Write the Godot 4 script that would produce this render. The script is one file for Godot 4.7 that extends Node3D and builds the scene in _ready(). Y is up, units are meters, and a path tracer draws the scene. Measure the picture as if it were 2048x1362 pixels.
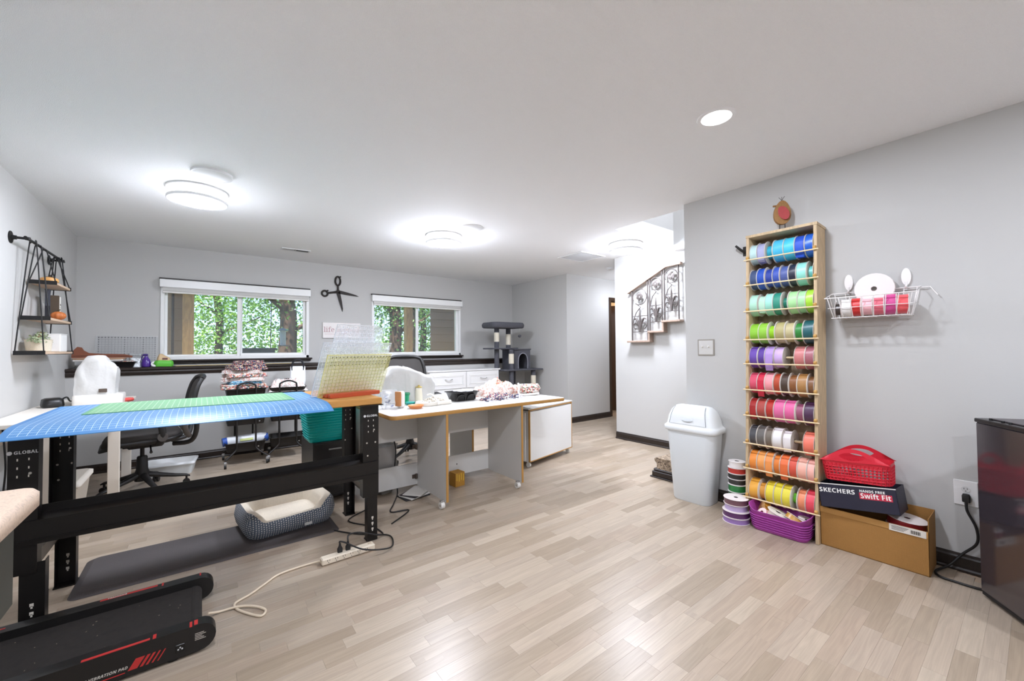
extends Node3D
# A basement sewing room. x to the right along the window wall, y up, -z towards the window wall. Metres; floor at 0.

const CEIL := 2.426
const LEFT := -1.045
const RIGHT := 3.2535
const BACK := -6.115
const LOWER := -5.745
var sg := 1
var taken := {}
var cache := {}
var in_world := {}
var rng := RandomNumberGenerator.new()
var tx := {}

# ---------------------------------------------------------------- helpers: shapes
func S() -> SurfaceTool:
	var st := SurfaceTool.new()
	st.begin(Mesh.PRIMITIVE_TRIANGLES)
	return st

func tri(st: SurfaceTool, a: Vector3, b: Vector3, c: Vector3) -> void:
	st.add_vertex(a); st.add_vertex(b); st.add_vertex(c)

func quad(st: SurfaceTool, a: Vector3, b: Vector3, c: Vector3, d: Vector3) -> void:
	tri(st, a, b, c); tri(st, a, c, d)

func oq(st: SurfaceTool, a: Vector3, b: Vector3, c: Vector3, d: Vector3, out: Vector3) -> void:
	if (c - a).cross(b - a).dot(out) < 0.0:
		quad(st, a, d, c, b)
	else:
		quad(st, a, b, c, d)

func flat(st: SurfaceTool) -> void:
	st.set_smooth_group(-1)

func soft(st: SurfaceTool) -> void:
	sg += 1
	st.set_smooth_group(sg)

func box(st: SurfaceTool, c: Vector3, s: Vector3, bev := 0.0, B := Basis()) -> void:
	flat(st)
	var h := s / 2.0
	bev = minf(bev, minf(h.x, minf(h.y, h.z)) * 0.9)
	var V := func(sx: int, sy: int, sz: int, ax: int) -> Vector3:
		var q := Vector3(h.x - bev, h.y - bev, h.z - bev)
		q[ax] = h[ax]
		return c + B * Vector3(q.x * sx, q.y * sy, q.z * sz)
	for ax in 3:
		var a := (ax + 1) % 3
		var b := (ax + 2) % 3
		for s0 in [-1, 1]:
			var p: Array[Vector3] = []
			for k in [[-1, -1], [1, -1], [1, 1], [-1, 1]]:
				var g := [0, 0, 0]
				g[ax] = s0; g[a] = k[0]; g[b] = k[1]
				p.append(V.call(g[0], g[1], g[2], ax))
			var o := Vector3.ZERO
			o[ax] = s0
			oq(st, p[0], p[1], p[2], p[3], B * o)
	if bev <= 0.0:
		return
	for ax in 3:
		var a := (ax + 1) % 3
		var b := (ax + 2) % 3
		for sa in [-1, 1]:
			for sb in [-1, 1]:
				var g := [0, 0, 0]
				g[a] = sa; g[b] = sb
				g[ax] = -1
				var p0: Vector3 = V.call(g[0], g[1], g[2], a)
				var p3: Vector3 = V.call(g[0], g[1], g[2], b)
				g[ax] = 1
				var p1: Vector3 = V.call(g[0], g[1], g[2], a)
				var p2: Vector3 = V.call(g[0], g[1], g[2], b)
				var o := Vector3.ZERO
				o[a] = sa; o[b] = sb
				oq(st, p0, p1, p2, p3, B * o)
	for sx in [-1, 1]:
		for sy in [-1, 1]:
			for sz in [-1, 1]:
				var a: Vector3 = V.call(sx, sy, sz, 0)
				var b: Vector3 = V.call(sx, sy, sz, 1)
				var d: Vector3 = V.call(sx, sy, sz, 2)
				if (d - a).cross(b - a).dot(B * Vector3(sx, sy, sz)) < 0:
					tri(st, a, d, b)
				else:
					tri(st, a, b, d)

func bb(st: SurfaceTool, x0: float, x1: float, y0: float, y1: float, z0: float, z1: float, bev := 0.0) -> void:
	box(st, Vector3((x0 + x1) / 2, (y0 + y1) / 2, (z0 + z1) / 2), Vector3(absf(x1 - x0), absf(y1 - y0), absf(z1 - z0)), bev)

func loft(st: SurfaceTool, rings: Array, closed := true, cap0 := true, cap1 := true, smooth := true) -> void:
	# rings of equal length; the walls are smooth, the caps flat fans round their middle
	if smooth: soft(st)
	else: flat(st)
	var n: int = rings[0].size()
	var m := n if closed else n - 1
	for i in rings.size() - 1:
		for k in m:
			var k2 := (k + 1) % n
			quad(st, rings[i][k], rings[i + 1][k], rings[i + 1][k2], rings[i][k2])
	flat(st)
	for e in 2:
		if (e == 0 and not cap0) or (e == 1 and not cap1) or not closed:
			continue
		var r: Array = rings[0] if e == 0 else rings[rings.size() - 1]
		var c := Vector3.ZERO
		for v in r: c += v
		c /= n
		for k in n:
			if e == 0: tri(st, c, r[k], r[(k + 1) % n])
			else: tri(st, c, r[(k + 1) % n], r[k])

func tube(st: SurfaceTool, pts: Array, r, n := 8, closed := false) -> void:
	var rings := []
	var m := pts.size()
	var up := Vector3.UP
	var side := Vector3.ZERO
	for i in m:
		var a: Vector3 = pts[(i - 1 + m) % m] if (closed or i > 0) else pts[i]
		var b: Vector3 = pts[(i + 1) % m] if (closed or i < m - 1) else pts[i]
		var t := (b - a).normalized()
		if i == 0:
			up = Vector3.UP if absf(t.y) < 0.9 else Vector3.RIGHT
			side = t.cross(up).normalized()
		else:
			side = (side - t * side.dot(t)).normalized()
		up = side.cross(t)
		var rr: float = r[i] if r is Array else r
		var ring := []
		for k in n:
			var w := TAU * k / n
			ring.append(pts[i] + (side * cos(w) + up * sin(w)) * rr)
		rings.append(ring)
	if closed:
		rings.append(rings[0])
	loft(st, rings, true, not closed, not closed)

func smooth_pts(pts: Array, n := 6, closed := false) -> Array:
	var c := Curve3D.new()
	var m := pts.size()
	var o := []
	for i in (m if closed else m - 1):
		var p0: Vector3 = pts[(i - 1 + m) % m] if (closed or i > 0) else pts[i]
		var p1: Vector3 = pts[i]
		var p2: Vector3 = pts[(i + 1) % m]
		var p3: Vector3 = pts[(i + 2) % m] if (closed or i < m - 2) else p2
		for k in n:
			o.append(p1.cubic_interpolate(p2, p0, p3, float(k) / n))
	if not closed:
		o.append(pts[m - 1])
	return o

func lathe(st: SurfaceTool, prof: Array, n := 20, xf := Transform3D()) -> void:
	# prof: Vector2(radius, height) from bottom to top; sharp bends stay sharp
	soft(st)
	for i in prof.size() - 1:
		var a: Vector2 = prof[i]
		var b: Vector2 = prof[i + 1]
		if i > 0 and absf((a - prof[i - 1]).angle_to(b - a)) > 0.6:
			soft(st)
		for k in n:
			var u := TAU * k / n
			var v := TAU * (k + 1) / n
			var d0 := Vector3(cos(u), 0, sin(u))
			var d1 := Vector3(cos(v), 0, sin(v))
			var p0 := xf * (d0 * a.x + Vector3(0, a.y, 0))
			var p1 := xf * (d1 * a.x + Vector3(0, a.y, 0))
			var p2 := xf * (d1 * b.x + Vector3(0, b.y, 0))
			var p3 := xf * (d0 * b.x + Vector3(0, b.y, 0))
			if a.x < 1e-5: tri(st, p0, p2, p3)
			elif b.x < 1e-5: tri(st, p0, p1, p2)
			else: quad(st, p0, p1, p2, p3)

func prism(st: SurfaceTool, poly: PackedVector2Array, z0: float, z1: float, xf := Transform3D(), smooth := false) -> void:
	var t := Geometry2D.triangulate_polygon(poly)
	flat(st)
	for i in range(0, t.size(), 3):
		var a := poly[t[i]]
		var b := poly[t[i + 1]]
		var c := poly[t[i + 2]]
		tri(st, xf * Vector3(a.x, a.y, z0), xf * Vector3(b.x, b.y, z0), xf * Vector3(c.x, c.y, z0))
		tri(st, xf * Vector3(a.x, a.y, z1), xf * Vector3(c.x, c.y, z1), xf * Vector3(b.x, b.y, z1))
	if smooth: soft(st)
	var n := poly.size()
	for i in n:
		var a := poly[i]
		var b := poly[(i + 1) % n]
		quad(st, xf * Vector3(a.x, a.y, z0), xf * Vector3(b.x, b.y, z0), xf * Vector3(b.x, b.y, z1), xf * Vector3(a.x, a.y, z1))

func sheet(st: SurfaceTool, nu: int, nv: int, f: Callable) -> void:
	soft(st)
	var g := []
	for j in nv + 1:
		var row := []
		for i in nu + 1:
			row.append(f.call(float(i) / nu, float(j) / nv))
		g.append(row)
	for j in nv:
		for i in nu:
			for k in [[i, j], [i + 1, j], [i + 1, j + 1], [i, j], [i + 1, j + 1], [i, j + 1]]:
				st.set_uv(Vector2(float(k[0]) / nu, float(k[1]) / nv))
				st.add_vertex(g[k[1]][k[0]])

func rrect(w: float, d: float, r: float, y: float, k := 5, c := Vector3.ZERO, bas := Basis()) -> Array:
	# a rounded rectangle in the xz plane
	var o := []
	for q in 4:
		var sx: float = [1, -1, -1, 1][q]
		var sz: float = [1, 1, -1, -1][q]
		for i in k + 1:
			var a := PI / 2 * (q + float(i) / k)
			o.append(c + bas * Vector3(sx * (w / 2 - r) + cos(a) * r, y, sz * (d / 2 - r) + sin(a) * r))
	return o

func cyl(st: SurfaceTool, a: Vector3, b: Vector3, r: float, n := 12) -> void:
	tube(st, [a, b], r, n)

func strip(st: SurfaceTool, a: Vector3, b: Vector3, w: Vector3, t: Vector3) -> void:
	# a bar from a to b, w and t its half width and half thickness
	flat(st)
	var p := [a - w - t, a + w - t, a + w + t, a - w + t]
	var q := [b - w - t, b + w - t, b + w + t, b - w + t]
	loft(st, [p, q], true, true, true, false)

# ---------------------------------------------------------------- helpers: objects
func numbered(n: String) -> String:
	taken[n] = taken.get(n, -1) + 1
	return n if taken[n] == 0 else "%s_%03d" % [n, taken[n]]

func mesh_of(st: SurfaceTool) -> ArrayMesh:
	st.generate_normals()
	return st.commit()

func obj(called: String, st, m: Material, parent: Node3D = self) -> MeshInstance3D:
	var o := MeshInstance3D.new()
	o.mesh = mesh_of(st) if st is SurfaceTool else st
	o.material_override = m
	o.cast_shadow = GeometryInstance3D.SHADOW_CASTING_SETTING_ON
	if parent == self:
		o.name = numbered(called)
		add_child(o)
	else:
		o.name = called
		parent.add_child(o, true)
		if in_world.has(parent):
			o.transform = parent.transform.affine_inverse()
	return o

func tag(o: Node3D, label: String, category: String, group := "") -> Node3D:
	o.set_meta("label", label)
	o.set_meta("category", category)
	if group: o.set_meta("group", group)
	return o

func thing(called: String, label: String, category: String, at := Vector3.ZERO, turn := 0.0, group := "", bas = null) -> Node3D:
	# parts in the thing's own axes
	var o := Node3D.new()
	o.name = numbered(called)
	add_child(o)
	o.transform = Transform3D(bas if bas != null else Basis(Vector3.UP, turn), at)
	return tag(o, label, category, group)

func thing_w(called: String, label: String, category: String, at: Vector3, group := "") -> Node3D:
	# parts are given in the room's axes
	var o := thing(called, label, category, at, 0.0, group)
	in_world[o] = true
	return o

func struct(called: String, st, m: Material, parent: Node3D = self) -> MeshInstance3D:
	var o := obj(called, st, m, parent)
	if parent == self: o.set_meta("kind", "structure")
	return o

func struct_node(called: String) -> Node3D:
	var o := Node3D.new()
	o.name = numbered(called)
	add_child(o)
	o.set_meta("kind", "structure")
	in_world[o] = true
	return o

func again(src: Node3D, at: Vector3, turn := 0.0, label := "", group := "") -> Node3D:
	var base := String(src.name)
	if base.length() > 4 and base[-4] == "_" and base.right(3).is_valid_int(): base = base.left(-4)
	var r: Node3D = src.duplicate()
	r.name = numbered(base)
	add_child(r)
	r.transform = Transform3D(Basis(Vector3.UP, turn), at)
	if label: r.set_meta("label", label)
	if group: r.set_meta("group", group)
	return r

func words(text: String, size: float, m: Material, parent: Node3D, xf: Transform3D, called := "lettering", font := "Droid Sans", bold := 700, depth := 0.001, left := false) -> MeshInstance3D:
	var t := TextMesh.new()
	t.text = text
	var f := SystemFont.new()
	f.font_names = PackedStringArray([font])
	f.font_weight = bold
	t.font = f
	t.font_size = 64
	t.pixel_size = size / 64.0
	t.depth = depth
	t.curve_step = 4.0
	if left: t.horizontal_alignment = HORIZONTAL_ALIGNMENT_LEFT
	var o := MeshInstance3D.new()
	o.mesh = t
	o.material_override = m
	o.name = called
	parent.add_child(o, true)
	o.transform = (parent.transform.affine_inverse() * xf) if in_world.has(parent) else xf
	return o

# ---------------------------------------------------------------- helpers: materials
func mat(hex: String, rough := 0.6, metal := 0.0, o := {}) -> StandardMaterial3D:
	var key := hex + str(rough) + str(metal) + str(o)
	if cache.has(key): return cache[key]
	var m := StandardMaterial3D.new()
	m.albedo_color = Color(hex)
	m.roughness = rough
	m.metallic = metal
	if o.has("spec"): m.metallic_specular = o.spec
	if o.has("tex"):
		m.albedo_texture = tx[o.tex]
	if o.has("norm"):
		m.normal_enabled = true
		m.normal_texture = tx[o.norm]
		m.normal_scale = o.get("ns", 0.5)
	if (o.has("tex") or o.has("norm")) and not o.has("uv"):
		m.uv1_triplanar = true
		m.uv1_world_triplanar = not o.get("own", false)
		m.uv1_triplanar_sharpness = 6.0
		m.uv1_scale = o.get("sc", Vector3.ONE)
		m.uv1_offset = o.get("off", Vector3.ZERO)
	if o.has("alpha"):
		m.transparency = BaseMaterial3D.TRANSPARENCY_ALPHA
		m.albedo_color.a = o.alpha
	if o.has("emit"):
		m.emission_enabled = true
		m.emission = Color(o.get("ecol", "ffffff"))
		m.emission_energy_multiplier = o.emit
	if o.has("back"):
		m.backlight_enabled = true
		m.backlight = Color(o.back)
	if o.has("clear"):
		m.clearcoat_enabled = true
		m.clearcoat = o.clear
		m.clearcoat_roughness = 0.1
	if o.has("rim"):
		m.rim_enabled = true
		m.rim = o.rim
	if o.has("two"): m.cull_mode = BaseMaterial3D.CULL_DISABLED
	cache[key] = m
	return m

func noise_tex(key: String, seed_: int, freq: float, cols: Array, constant := false, kind := FastNoiseLite.TYPE_SIMPLEX_SMOOTH, size := 256, octaves := 4, as_normal := false) -> void:
	var n := FastNoiseLite.new()
	n.seed = seed_
	n.noise_type = kind
	n.frequency = freq
	n.fractal_octaves = octaves
	if kind == FastNoiseLite.TYPE_CELLULAR:
		n.cellular_return_type = FastNoiseLite.RETURN_CELL_VALUE
		n.fractal_type = FastNoiseLite.FRACTAL_NONE
	var t := NoiseTexture2D.new()
	t.noise = n
	t.width = size
	t.height = size
	t.seamless = true
	if as_normal:
		t.as_normal_map = true
		t.bump_strength = 4.0
	else:
		var g := Gradient.new()
		var offs := PackedFloat32Array()
		var cc := PackedColorArray()
		for i in cols.size():
			offs.append(float(i) / (cols.size() if constant else maxi(1, cols.size() - 1)))
			cc.append(Color(cols[i]))
		g.offsets = offs
		g.colors = cc
		if constant: g.interpolation_mode = Gradient.GRADIENT_INTERPOLATE_CONSTANT
		t.color_ramp = g
	tx[key] = t

func image_tex(key: String, w: int, h: int, f: Callable) -> void:
	var im := Image.create(w, h, false, Image.FORMAT_RGB8)
	for y in h:
		for x in w:
			im.set_pixel(x, y, f.call(x, y))
	tx[key] = ImageTexture.create_from_image(im)

func make_textures() -> void:
	var n := FastNoiseLite.new()
	n.seed = 5
	n.frequency = 0.01
	n.fractal_octaves = 3
	var n2 := FastNoiseLite.new()
	n2.seed = 9
	n2.frequency = 0.05
	# wood grain: streaks along u with drawn-out rings
	image_tex("grain", 512, 512, func(x, y):
		var ring := sin(y * 0.3 + n.get_noise_2d(x * 0.25, y * 1.2) * 14.0)
		var fine := n2.get_noise_2d(x * 0.16, y * 7.0)
		var v := 0.95 + 0.016 * ring + 0.05 * fine + 0.03 * n.get_noise_2d(x * 0.2, y * 3.0 + 900)
		return Color(v, v * 0.992, v * 0.98))
	image_tex("grain_v", 256, 256, func(x, y):
		var v := 0.93 + 0.06 * n2.get_noise_2d(x * 7.0, y * 0.5) + 0.04 * sin(x * 0.35 + n.get_noise_2d(x * 2.0, y * 0.8) * 9.0)
		return Color(v, v * 0.98, v * 0.95))
	image_tex("weave", 64, 64, func(x, y):
		var v := 0.72 + 0.2 * sin(x * TAU / 4.0) * sin(y * TAU / 4.0) + 0.08 * n2.get_noise_2d(x * 8.0, y)
		return Color(v, v, v))
	image_tex("mesh", 32, 32, func(x, y):
		var v := 0.35 if (x % 4 < 2 and y % 4 < 2) else 1.0
		return Color(v, v, v))
	noise_tex("speck", 3, 0.09, ["8f8579", "b5a898", "cfc4b6", "6b6259", "c0b4a5", "e0d7ca"], true, FastNoiseLite.TYPE_CELLULAR, 256)
	noise_tex("linen", 11, 0.06, ["d0d0d0", "ffffff", "dddddd"])
	noise_tex("mottle", 21, 0.02, ["cfcfcf", "ffffff", "e6e6e6"])
	noise_tex("plush", 31, 0.05, ["8a8a8a", "e8e8e8", "ffffff", "a8a8a8"])
	noise_tex("bumps", 41, 0.12, [], false, FastNoiseLite.TYPE_SIMPLEX_SMOOTH, 256, 3, true)
	noise_tex("linen_n", 45, 0.2, [], false, FastNoiseLite.TYPE_SIMPLEX_SMOOTH, 128, 2, true)
	noise_tex("folds", 43, 0.025, [], false, FastNoiseLite.TYPE_SIMPLEX_SMOOTH, 256, 3, true)
	noise_tex("print_a", 51, 0.06, ["f3eee6", "c9685c", "f0d9cf", "394a66", "f5efe8", "e09a86", "7f8a5a", "f7f2ea"], true, FastNoiseLite.TYPE_CELLULAR)
	noise_tex("print_b", 53, 0.07, ["2b3049", "e8dccb", "37406a", "b9564b", "23283d", "d7c9a5", "4a5078"], true, FastNoiseLite.TYPE_CELLULAR)
	noise_tex("print_c", 55, 0.08, ["f4efe9", "ffffff", "e7dcd6", "d8a79d", "f6f1ec"], true, FastNoiseLite.TYPE_CELLULAR)
	noise_tex("print_d", 57, 0.09, ["e8dcc6", "2a2522", "efe6d4", "d8c7ab", "4a4038", "f2eadb"], true, FastNoiseLite.TYPE_CELLULAR)
	noise_tex("print_e", 59, 0.08, ["5aa7c9", "d9ecf2", "2f76a8", "8cc7dd"], true, FastNoiseLite.TYPE_CELLULAR)
	noise_tex("bark", 61, 0.04, ["4a3f36", "75675a", "5c5045", "8a7c6e"])
	# printed cutting mats
	var mat_img := func(base: Color, line: Color, nx: int, ny: int, w: int, h: int, border: float):
		return func(x, y):
			var u := float(x) / w
			var v := float(y) / h
			if u < border or u > 1.0 - border or v < border * 1.3 or v > 1.0 - border * 1.3: return base
			var gu := (u - border) / (1.0 - 2.0 * border) * nx
			var gv := (v - border * 1.3) / (1.0 - 2.6 * border) * ny
			var px := nx / (w * (1.0 - 2.0 * border))
			var py := ny / (h * (1.0 - 2.6 * border))
			if fposmod(gu + px, 1.0) < px * 3.0 or fposmod(gv + py, 1.0) < py * 3.0: return base.lerp(line, 0.8)
			if fposmod(gu * 4.0 + px, 1.0) < px * 4.5 or fposmod(gv * 4.0 + py, 1.0) < py * 4.5: return base.lerp(line, 0.3)
			return base
	image_tex("mat_blue", 1536, 1152, mat_img.call(Color("4486c2"), Color("e8f2fa"), 46, 34, 1536, 1152, 0.02))
	image_tex("mat_green", 1024, 704, mat_img.call(Color("6fb07e"), Color("e6f2d8"), 34, 22, 1024, 704, 0.02))
	image_tex("print_knit", 64, 64, func(x, y):
		var on: bool = (x % 8) < 3 and ((y + (4 if (x / 8) % 2 else 0)) % 8) < 4
		return Color("e9e6df") if on else Color("5d6774"))

# ---------------------------------------------------------------- the scene
func _ready() -> void:
	rng.seed = 7
	# camera
	var cam := Camera3D.new()
	cam.name = "camera"
	add_child(cam)
	cam.fov = rad_to_deg(2.0 * atan(681.0 / 810.0065))
	cam.near = 0.02
	cam.far = 200.0
	cam.transform = Transform3D(Basis(Vector3(0.79372, -0.00756, 0.60823), Vector3(-0.00699, 0.99974, 0.02155), Vector3(-0.60824, -0.02136, 0.79347)), Vector3(0, 1.2061, 0))
	cam.current = true
	# sky and exposure
	var env := Environment.new()
	env.tonemap_mode = Environment.TONE_MAPPER_LINEAR
	env.tonemap_exposure = 1.92
	env.background_mode = Environment.BG_SKY
	var sky := Sky.new()
	var sm := ProceduralSkyMaterial.new()
	sm.sky_top_color = Color("5f93d6")
	sm.sky_horizon_color = Color("c4dcf2")
	sm.ground_horizon_color = Color("a9b3a4")
	sm.ground_bottom_color = Color("6f7566")
	sm.energy_multiplier = 1.3
	sm.sun_angle_max = 1.0
	sky.sky_material = sm
	env.sky = sky
	env.sdfgi_enabled = true
	env.ssao_enabled = true
	env.ssil_enabled = true
	var we := WorldEnvironment.new()
	we.name = "world_environment"
	we.environment = env
	add_child(we)
	# sun, high over the roof and on to the garden
	var sun := DirectionalLight3D.new()
	sun.name = "sun"
	add_child(sun)
	sun.look_at_from_position(Vector3(-2.4, 6, 2.5), Vector3.ZERO)
	sun.light_energy = 3.2
	sun.light_color = Color("fff1dc")
	sun.light_angular_distance = 0.5
	sun.shadow_enabled = true
	make_textures()
	shell()
	floor_strips()
	windows()
	outdoors()
	ceiling_fittings()
	stairs_and_hall()
	workbench()
	floor_near_bench()
	sewing_corner()
	hanging_shelf()
	ledge_things()
	carts()
	sewing_cabinet()
	far_corner()
	wall_pieces()
	ribbon_rack()
	right_wall_things()
	foreground()

# ---------------------------------------------------------------- room
func shell() -> void:
	var paint := mat("c3c2bf", 0.75, 0.0, {norm = "bumps", ns = 0.06, sc = Vector3.ONE * 6})
	var white := mat("f6f6f6", 0.85, 0.0, {norm = "bumps", ns = 0.9, sc = Vector3.ONE * 7})
	var dark := mat("2b211c", 0.42, 0.0, {tex = "grain_v", sc = Vector3(2, 2, 2)})
	var st := S()
	bb(st, LEFT - 0.12, LEFT, 0, 2.6, BACK - 0.15, 1.62)
	struct("wall_left", st, paint)
	st = S()                                                          # the window wall with its two openings
	bb(st, LEFT - 0.12, -0.377, 1.0, 2.6, BACK - 0.15, BACK)
	bb(st, 1.17, 2.028, 1.0, 2.6, BACK - 0.15, BACK)
	bb(st, 3.56, 7.2, 1.0, 2.6, BACK - 0.15, BACK)
	for w in [[-0.377, 1.17], [2.028, 3.56]]:
		bb(st, w[0], w[1], 1.0, 1.112, BACK - 0.15, BACK)
		bb(st, w[0], w[1], 2.04, 2.6, BACK - 0.15, BACK)
	struct("wall_back", st, paint)
	st = S()                                                          # its thicker lower half
	bb(st, LEFT - 0.12, 4.72, -0.02, 1.0, BACK - 0.15, LOWER)
	struct("wall_back_lower", st, paint)
	st = S()
	bb(st, 4.6957, 4.815, 0, CEIL + 0.1, BACK, -4.66)
	struct("wall_cat_corner", st, paint)
	st = S()
	bb(st, 4.815, 5.80, 0, CEIL + 0.1, -4.78, -4.66)
	bb(st, 5.80, 6.60, 2.06, CEIL + 0.1, -4.78, -4.66)
	bb(st, 6.60, 7.2, 0, CEIL + 0.1, -4.78, -4.66)
	struct("wall_hall", st, paint)
	st = S()
	bb(st, 7.08, 7.2, 0, CEIL + 0.1, BACK, -3.38)
	bb(st, 4.57, 7.2, 0, CEIL + 0.1, -3.5, -3.38)
	struct("wall_hall_end", st, paint)
	st = S()
	bb(st, 4.45, 4.57, 0, 5.0, -3.5, 1.62)
	struct("wall_stairs", st, paint)
	st = S()
	bb(st, RIGHT, 3.354, 0, CEIL, -1.824, 1.62)
	struct("wall_right", st, paint)
	st = S()
	bb(st, LEFT - 0.12, 4.57, 0, 2.6, 1.5, 1.62)
	struct("wall_front", st, paint)
	st = S()
	bb(st, LEFT - 0.12, 3.354, CEIL, 2.6, BACK - 0.15, 1.62)
	bb(st, 3.354, 7.2, CEIL, 2.6, BACK - 0.15, -2.63)
	bb(st, 4.57, 7.2, CEIL, 2.6, -2.63, 1.62)
	struct("ceiling", st, white)
	st = S()                                                          # the open stairwell above the stairs
	bb(st, 3.25, 3.354, 2.6, 5.0, -2.73, 1.62)
	bb(st, 3.354, 4.45, 2.6, 5.0, -2.73, -2.63)
	bb(st, 3.354, 4.45, 2.6, 5.0, 1.5, 1.62)
	struct("wall_stairwell", st, paint)
	st = S()
	bb(st, 3.25, 4.57, 5.0, 5.1, -2.73, 1.62)
	struct("ceiling_stairwell", st, white)
	# dark mouldings
	trim_run("baseboard_right", RIGHT, -1.824, RIGHT, 1.5, Vector3(-1, 0, 0), dark)
	trim_run("baseboard_back", LEFT, LOWER, 4.6957, LOWER, Vector3(0, 0, 1), dark)
	trim_run("baseboard_hall", 4.6957, -4.66, 5.75, -4.66, Vector3(0, 0, 1), dark)
	trim_run("baseboard_cat_corner", 4.6957, LOWER, 4.6957, -4.66, Vector3(-1, 0, 0), dark)
	trim_run("baseboard_stairs", 4.45, -3.5, 4.45, -2.3, Vector3(-1, 0, 0), dark)
	trim_run("baseboard_left", LEFT, LOWER, LEFT, 1.5, Vector3(1, 0, 0), dark)
	# the ledge on the lower wall
	st = S()
	var prof := PackedVector2Array([Vector2(0.0, 1.0), Vector2(0.4, 1.0), Vector2(0.4, 0.965), Vector2(0.385, 0.962), Vector2(0.383, 0.945)])
	prof = PackedVector2Array([Vector2(0, 1.0), Vector2(0, 1.045), Vector2(0.392, 1.045), Vector2(0.4, 1.038), Vector2(0.4, 1.022), Vector2(0.392, 1.016), Vector2(0.388, 1.008), Vector2(0.393, 0.996), Vector2(0.39, 0.982), Vector2(0.384, 0.965), Vector2(0.368, 0.962), Vector2(0.368, 1.0)])
	prism(st, prof, 4.695, LEFT, Transform3D(Basis(Vector3(0, 0, 1), Vector3.UP, Vector3(1, 0, 0)), Vector3(0, 0, BACK)))
	struct("trim_1", st, dark)

func trim_run(called: String, x0: float, z0: float, x1: float, z1: float, n: Vector3, m: Material) -> void:
	var a := Vector3(x0, 0, z0)
	var d := Vector3(x1 - x0, 0, z1 - z0)
	var pr := PackedVector2Array([Vector2(0, 0), Vector2(0.024, 0), Vector2(0.024, 0.01), Vector2(0.019, 0.018), Vector2(0.014, 0.02), Vector2(0.014, 0.07), Vector2(0.009, 0.078), Vector2(0.007, 0.088), Vector2(0, 0.09)])
	var st := S()
	prism(st, pr, 0, d.length(), Transform3D(Basis(n, Vector3.UP, d.normalized()), a))
	struct(called, st, m)

func floor_strips() -> void:
	var st := S()
	bb(st, LEFT - 0.12, 7.2, -0.12, -0.004, BACK - 0.15, 1.62)
	var fl := struct("floor", st, mat("b49d86", 0.6))
	var tones := ["b8a896", "ad9d8a", "b4a594", "a69683", "b09f8d", "bbac9a"]
	var ms := []
	for i in tones.size():
		for k in 3:
			ms.append(mat(tones[i], 0.3, 0.0, {tex = "grain", sc = Vector3(0.8, 0.8, 1.6), off = Vector3(0.13 * i + 0.31 * k, 0, 0.37 * k + 0.19 * i), spec = 0.45}))
	var lens := [0.26, 0.34, 0.42, 0.52]
	var shapes := []
	for l in lens:
		var s := S()
		box(s, Vector3(0, -0.002, 0), Vector3(l - 0.0004, 0.004, 0.0653 - 0.0003), 0.0002)
		shapes.append(mesh_of(s))
	var all := []
	var z := -1.014 - 0.196 * 26
	var row := 0
	while z < 1.4:
		var w := 0.0653
		var x := LEFT - rng.randf() * 0.3
		while x < 7.0:
			var li := rng.randi() % 4
			var c := Vector3(x + lens[li] / 2, 0, z + w / 2)
			x += lens[li]
			if c.z < LOWER + 0.03 or (c.x > 3.3 and c.z > -2.0) or (c.x > 4.6 and c.z > -3.5): continue
			if c.x > 4.65 and c.z < -4.7 and c.x < 5.7: continue
			var d := c - Vector3(0, 1.2061, 0)
			var f := d.dot(Vector3(0.60824, 0.02136, -0.79347))
			var sx := d.dot(Vector3(0.79372, -0.00756, 0.60823)) / f
			var sy := d.dot(Vector3(-0.00699, 0.99974, 0.02155)) / f
			var size := 0.0
			if f > 0.2 and absf(sx) < 1.32 and sy > -0.9: size = lens[li] / (f * f * f)
			all.append([size, c, li, rng.randi() % ms.size()])
		z += w
		row += 1
	all.sort_custom(func(a, b): return a[0] > b[0])
	var rest := {}
	for i in all.size():
		var e: Array = all[i]
		if i < 300:
			var o := obj("plank", shapes[e[2]], ms[e[3]], fl)
			o.position = e[1]
		else:
			if not rest.has(e[3]): rest[e[3]] = []
			rest[e[3]].append(e)
	var far := ArrayMesh.new()
	for k in rest:
		var s := S()
		for e in rest[k]:
			s.append_from(shapes[e[2]], 0, Transform3D(Basis(), e[1]))
		s.set_material(ms[k])
		s.commit(far)
	var fo := MeshInstance3D.new()
	fo.mesh = far
	fo.name = "far_planks"
	fo.set_meta("kind", "stuff")
	fl.add_child(fo)

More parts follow.
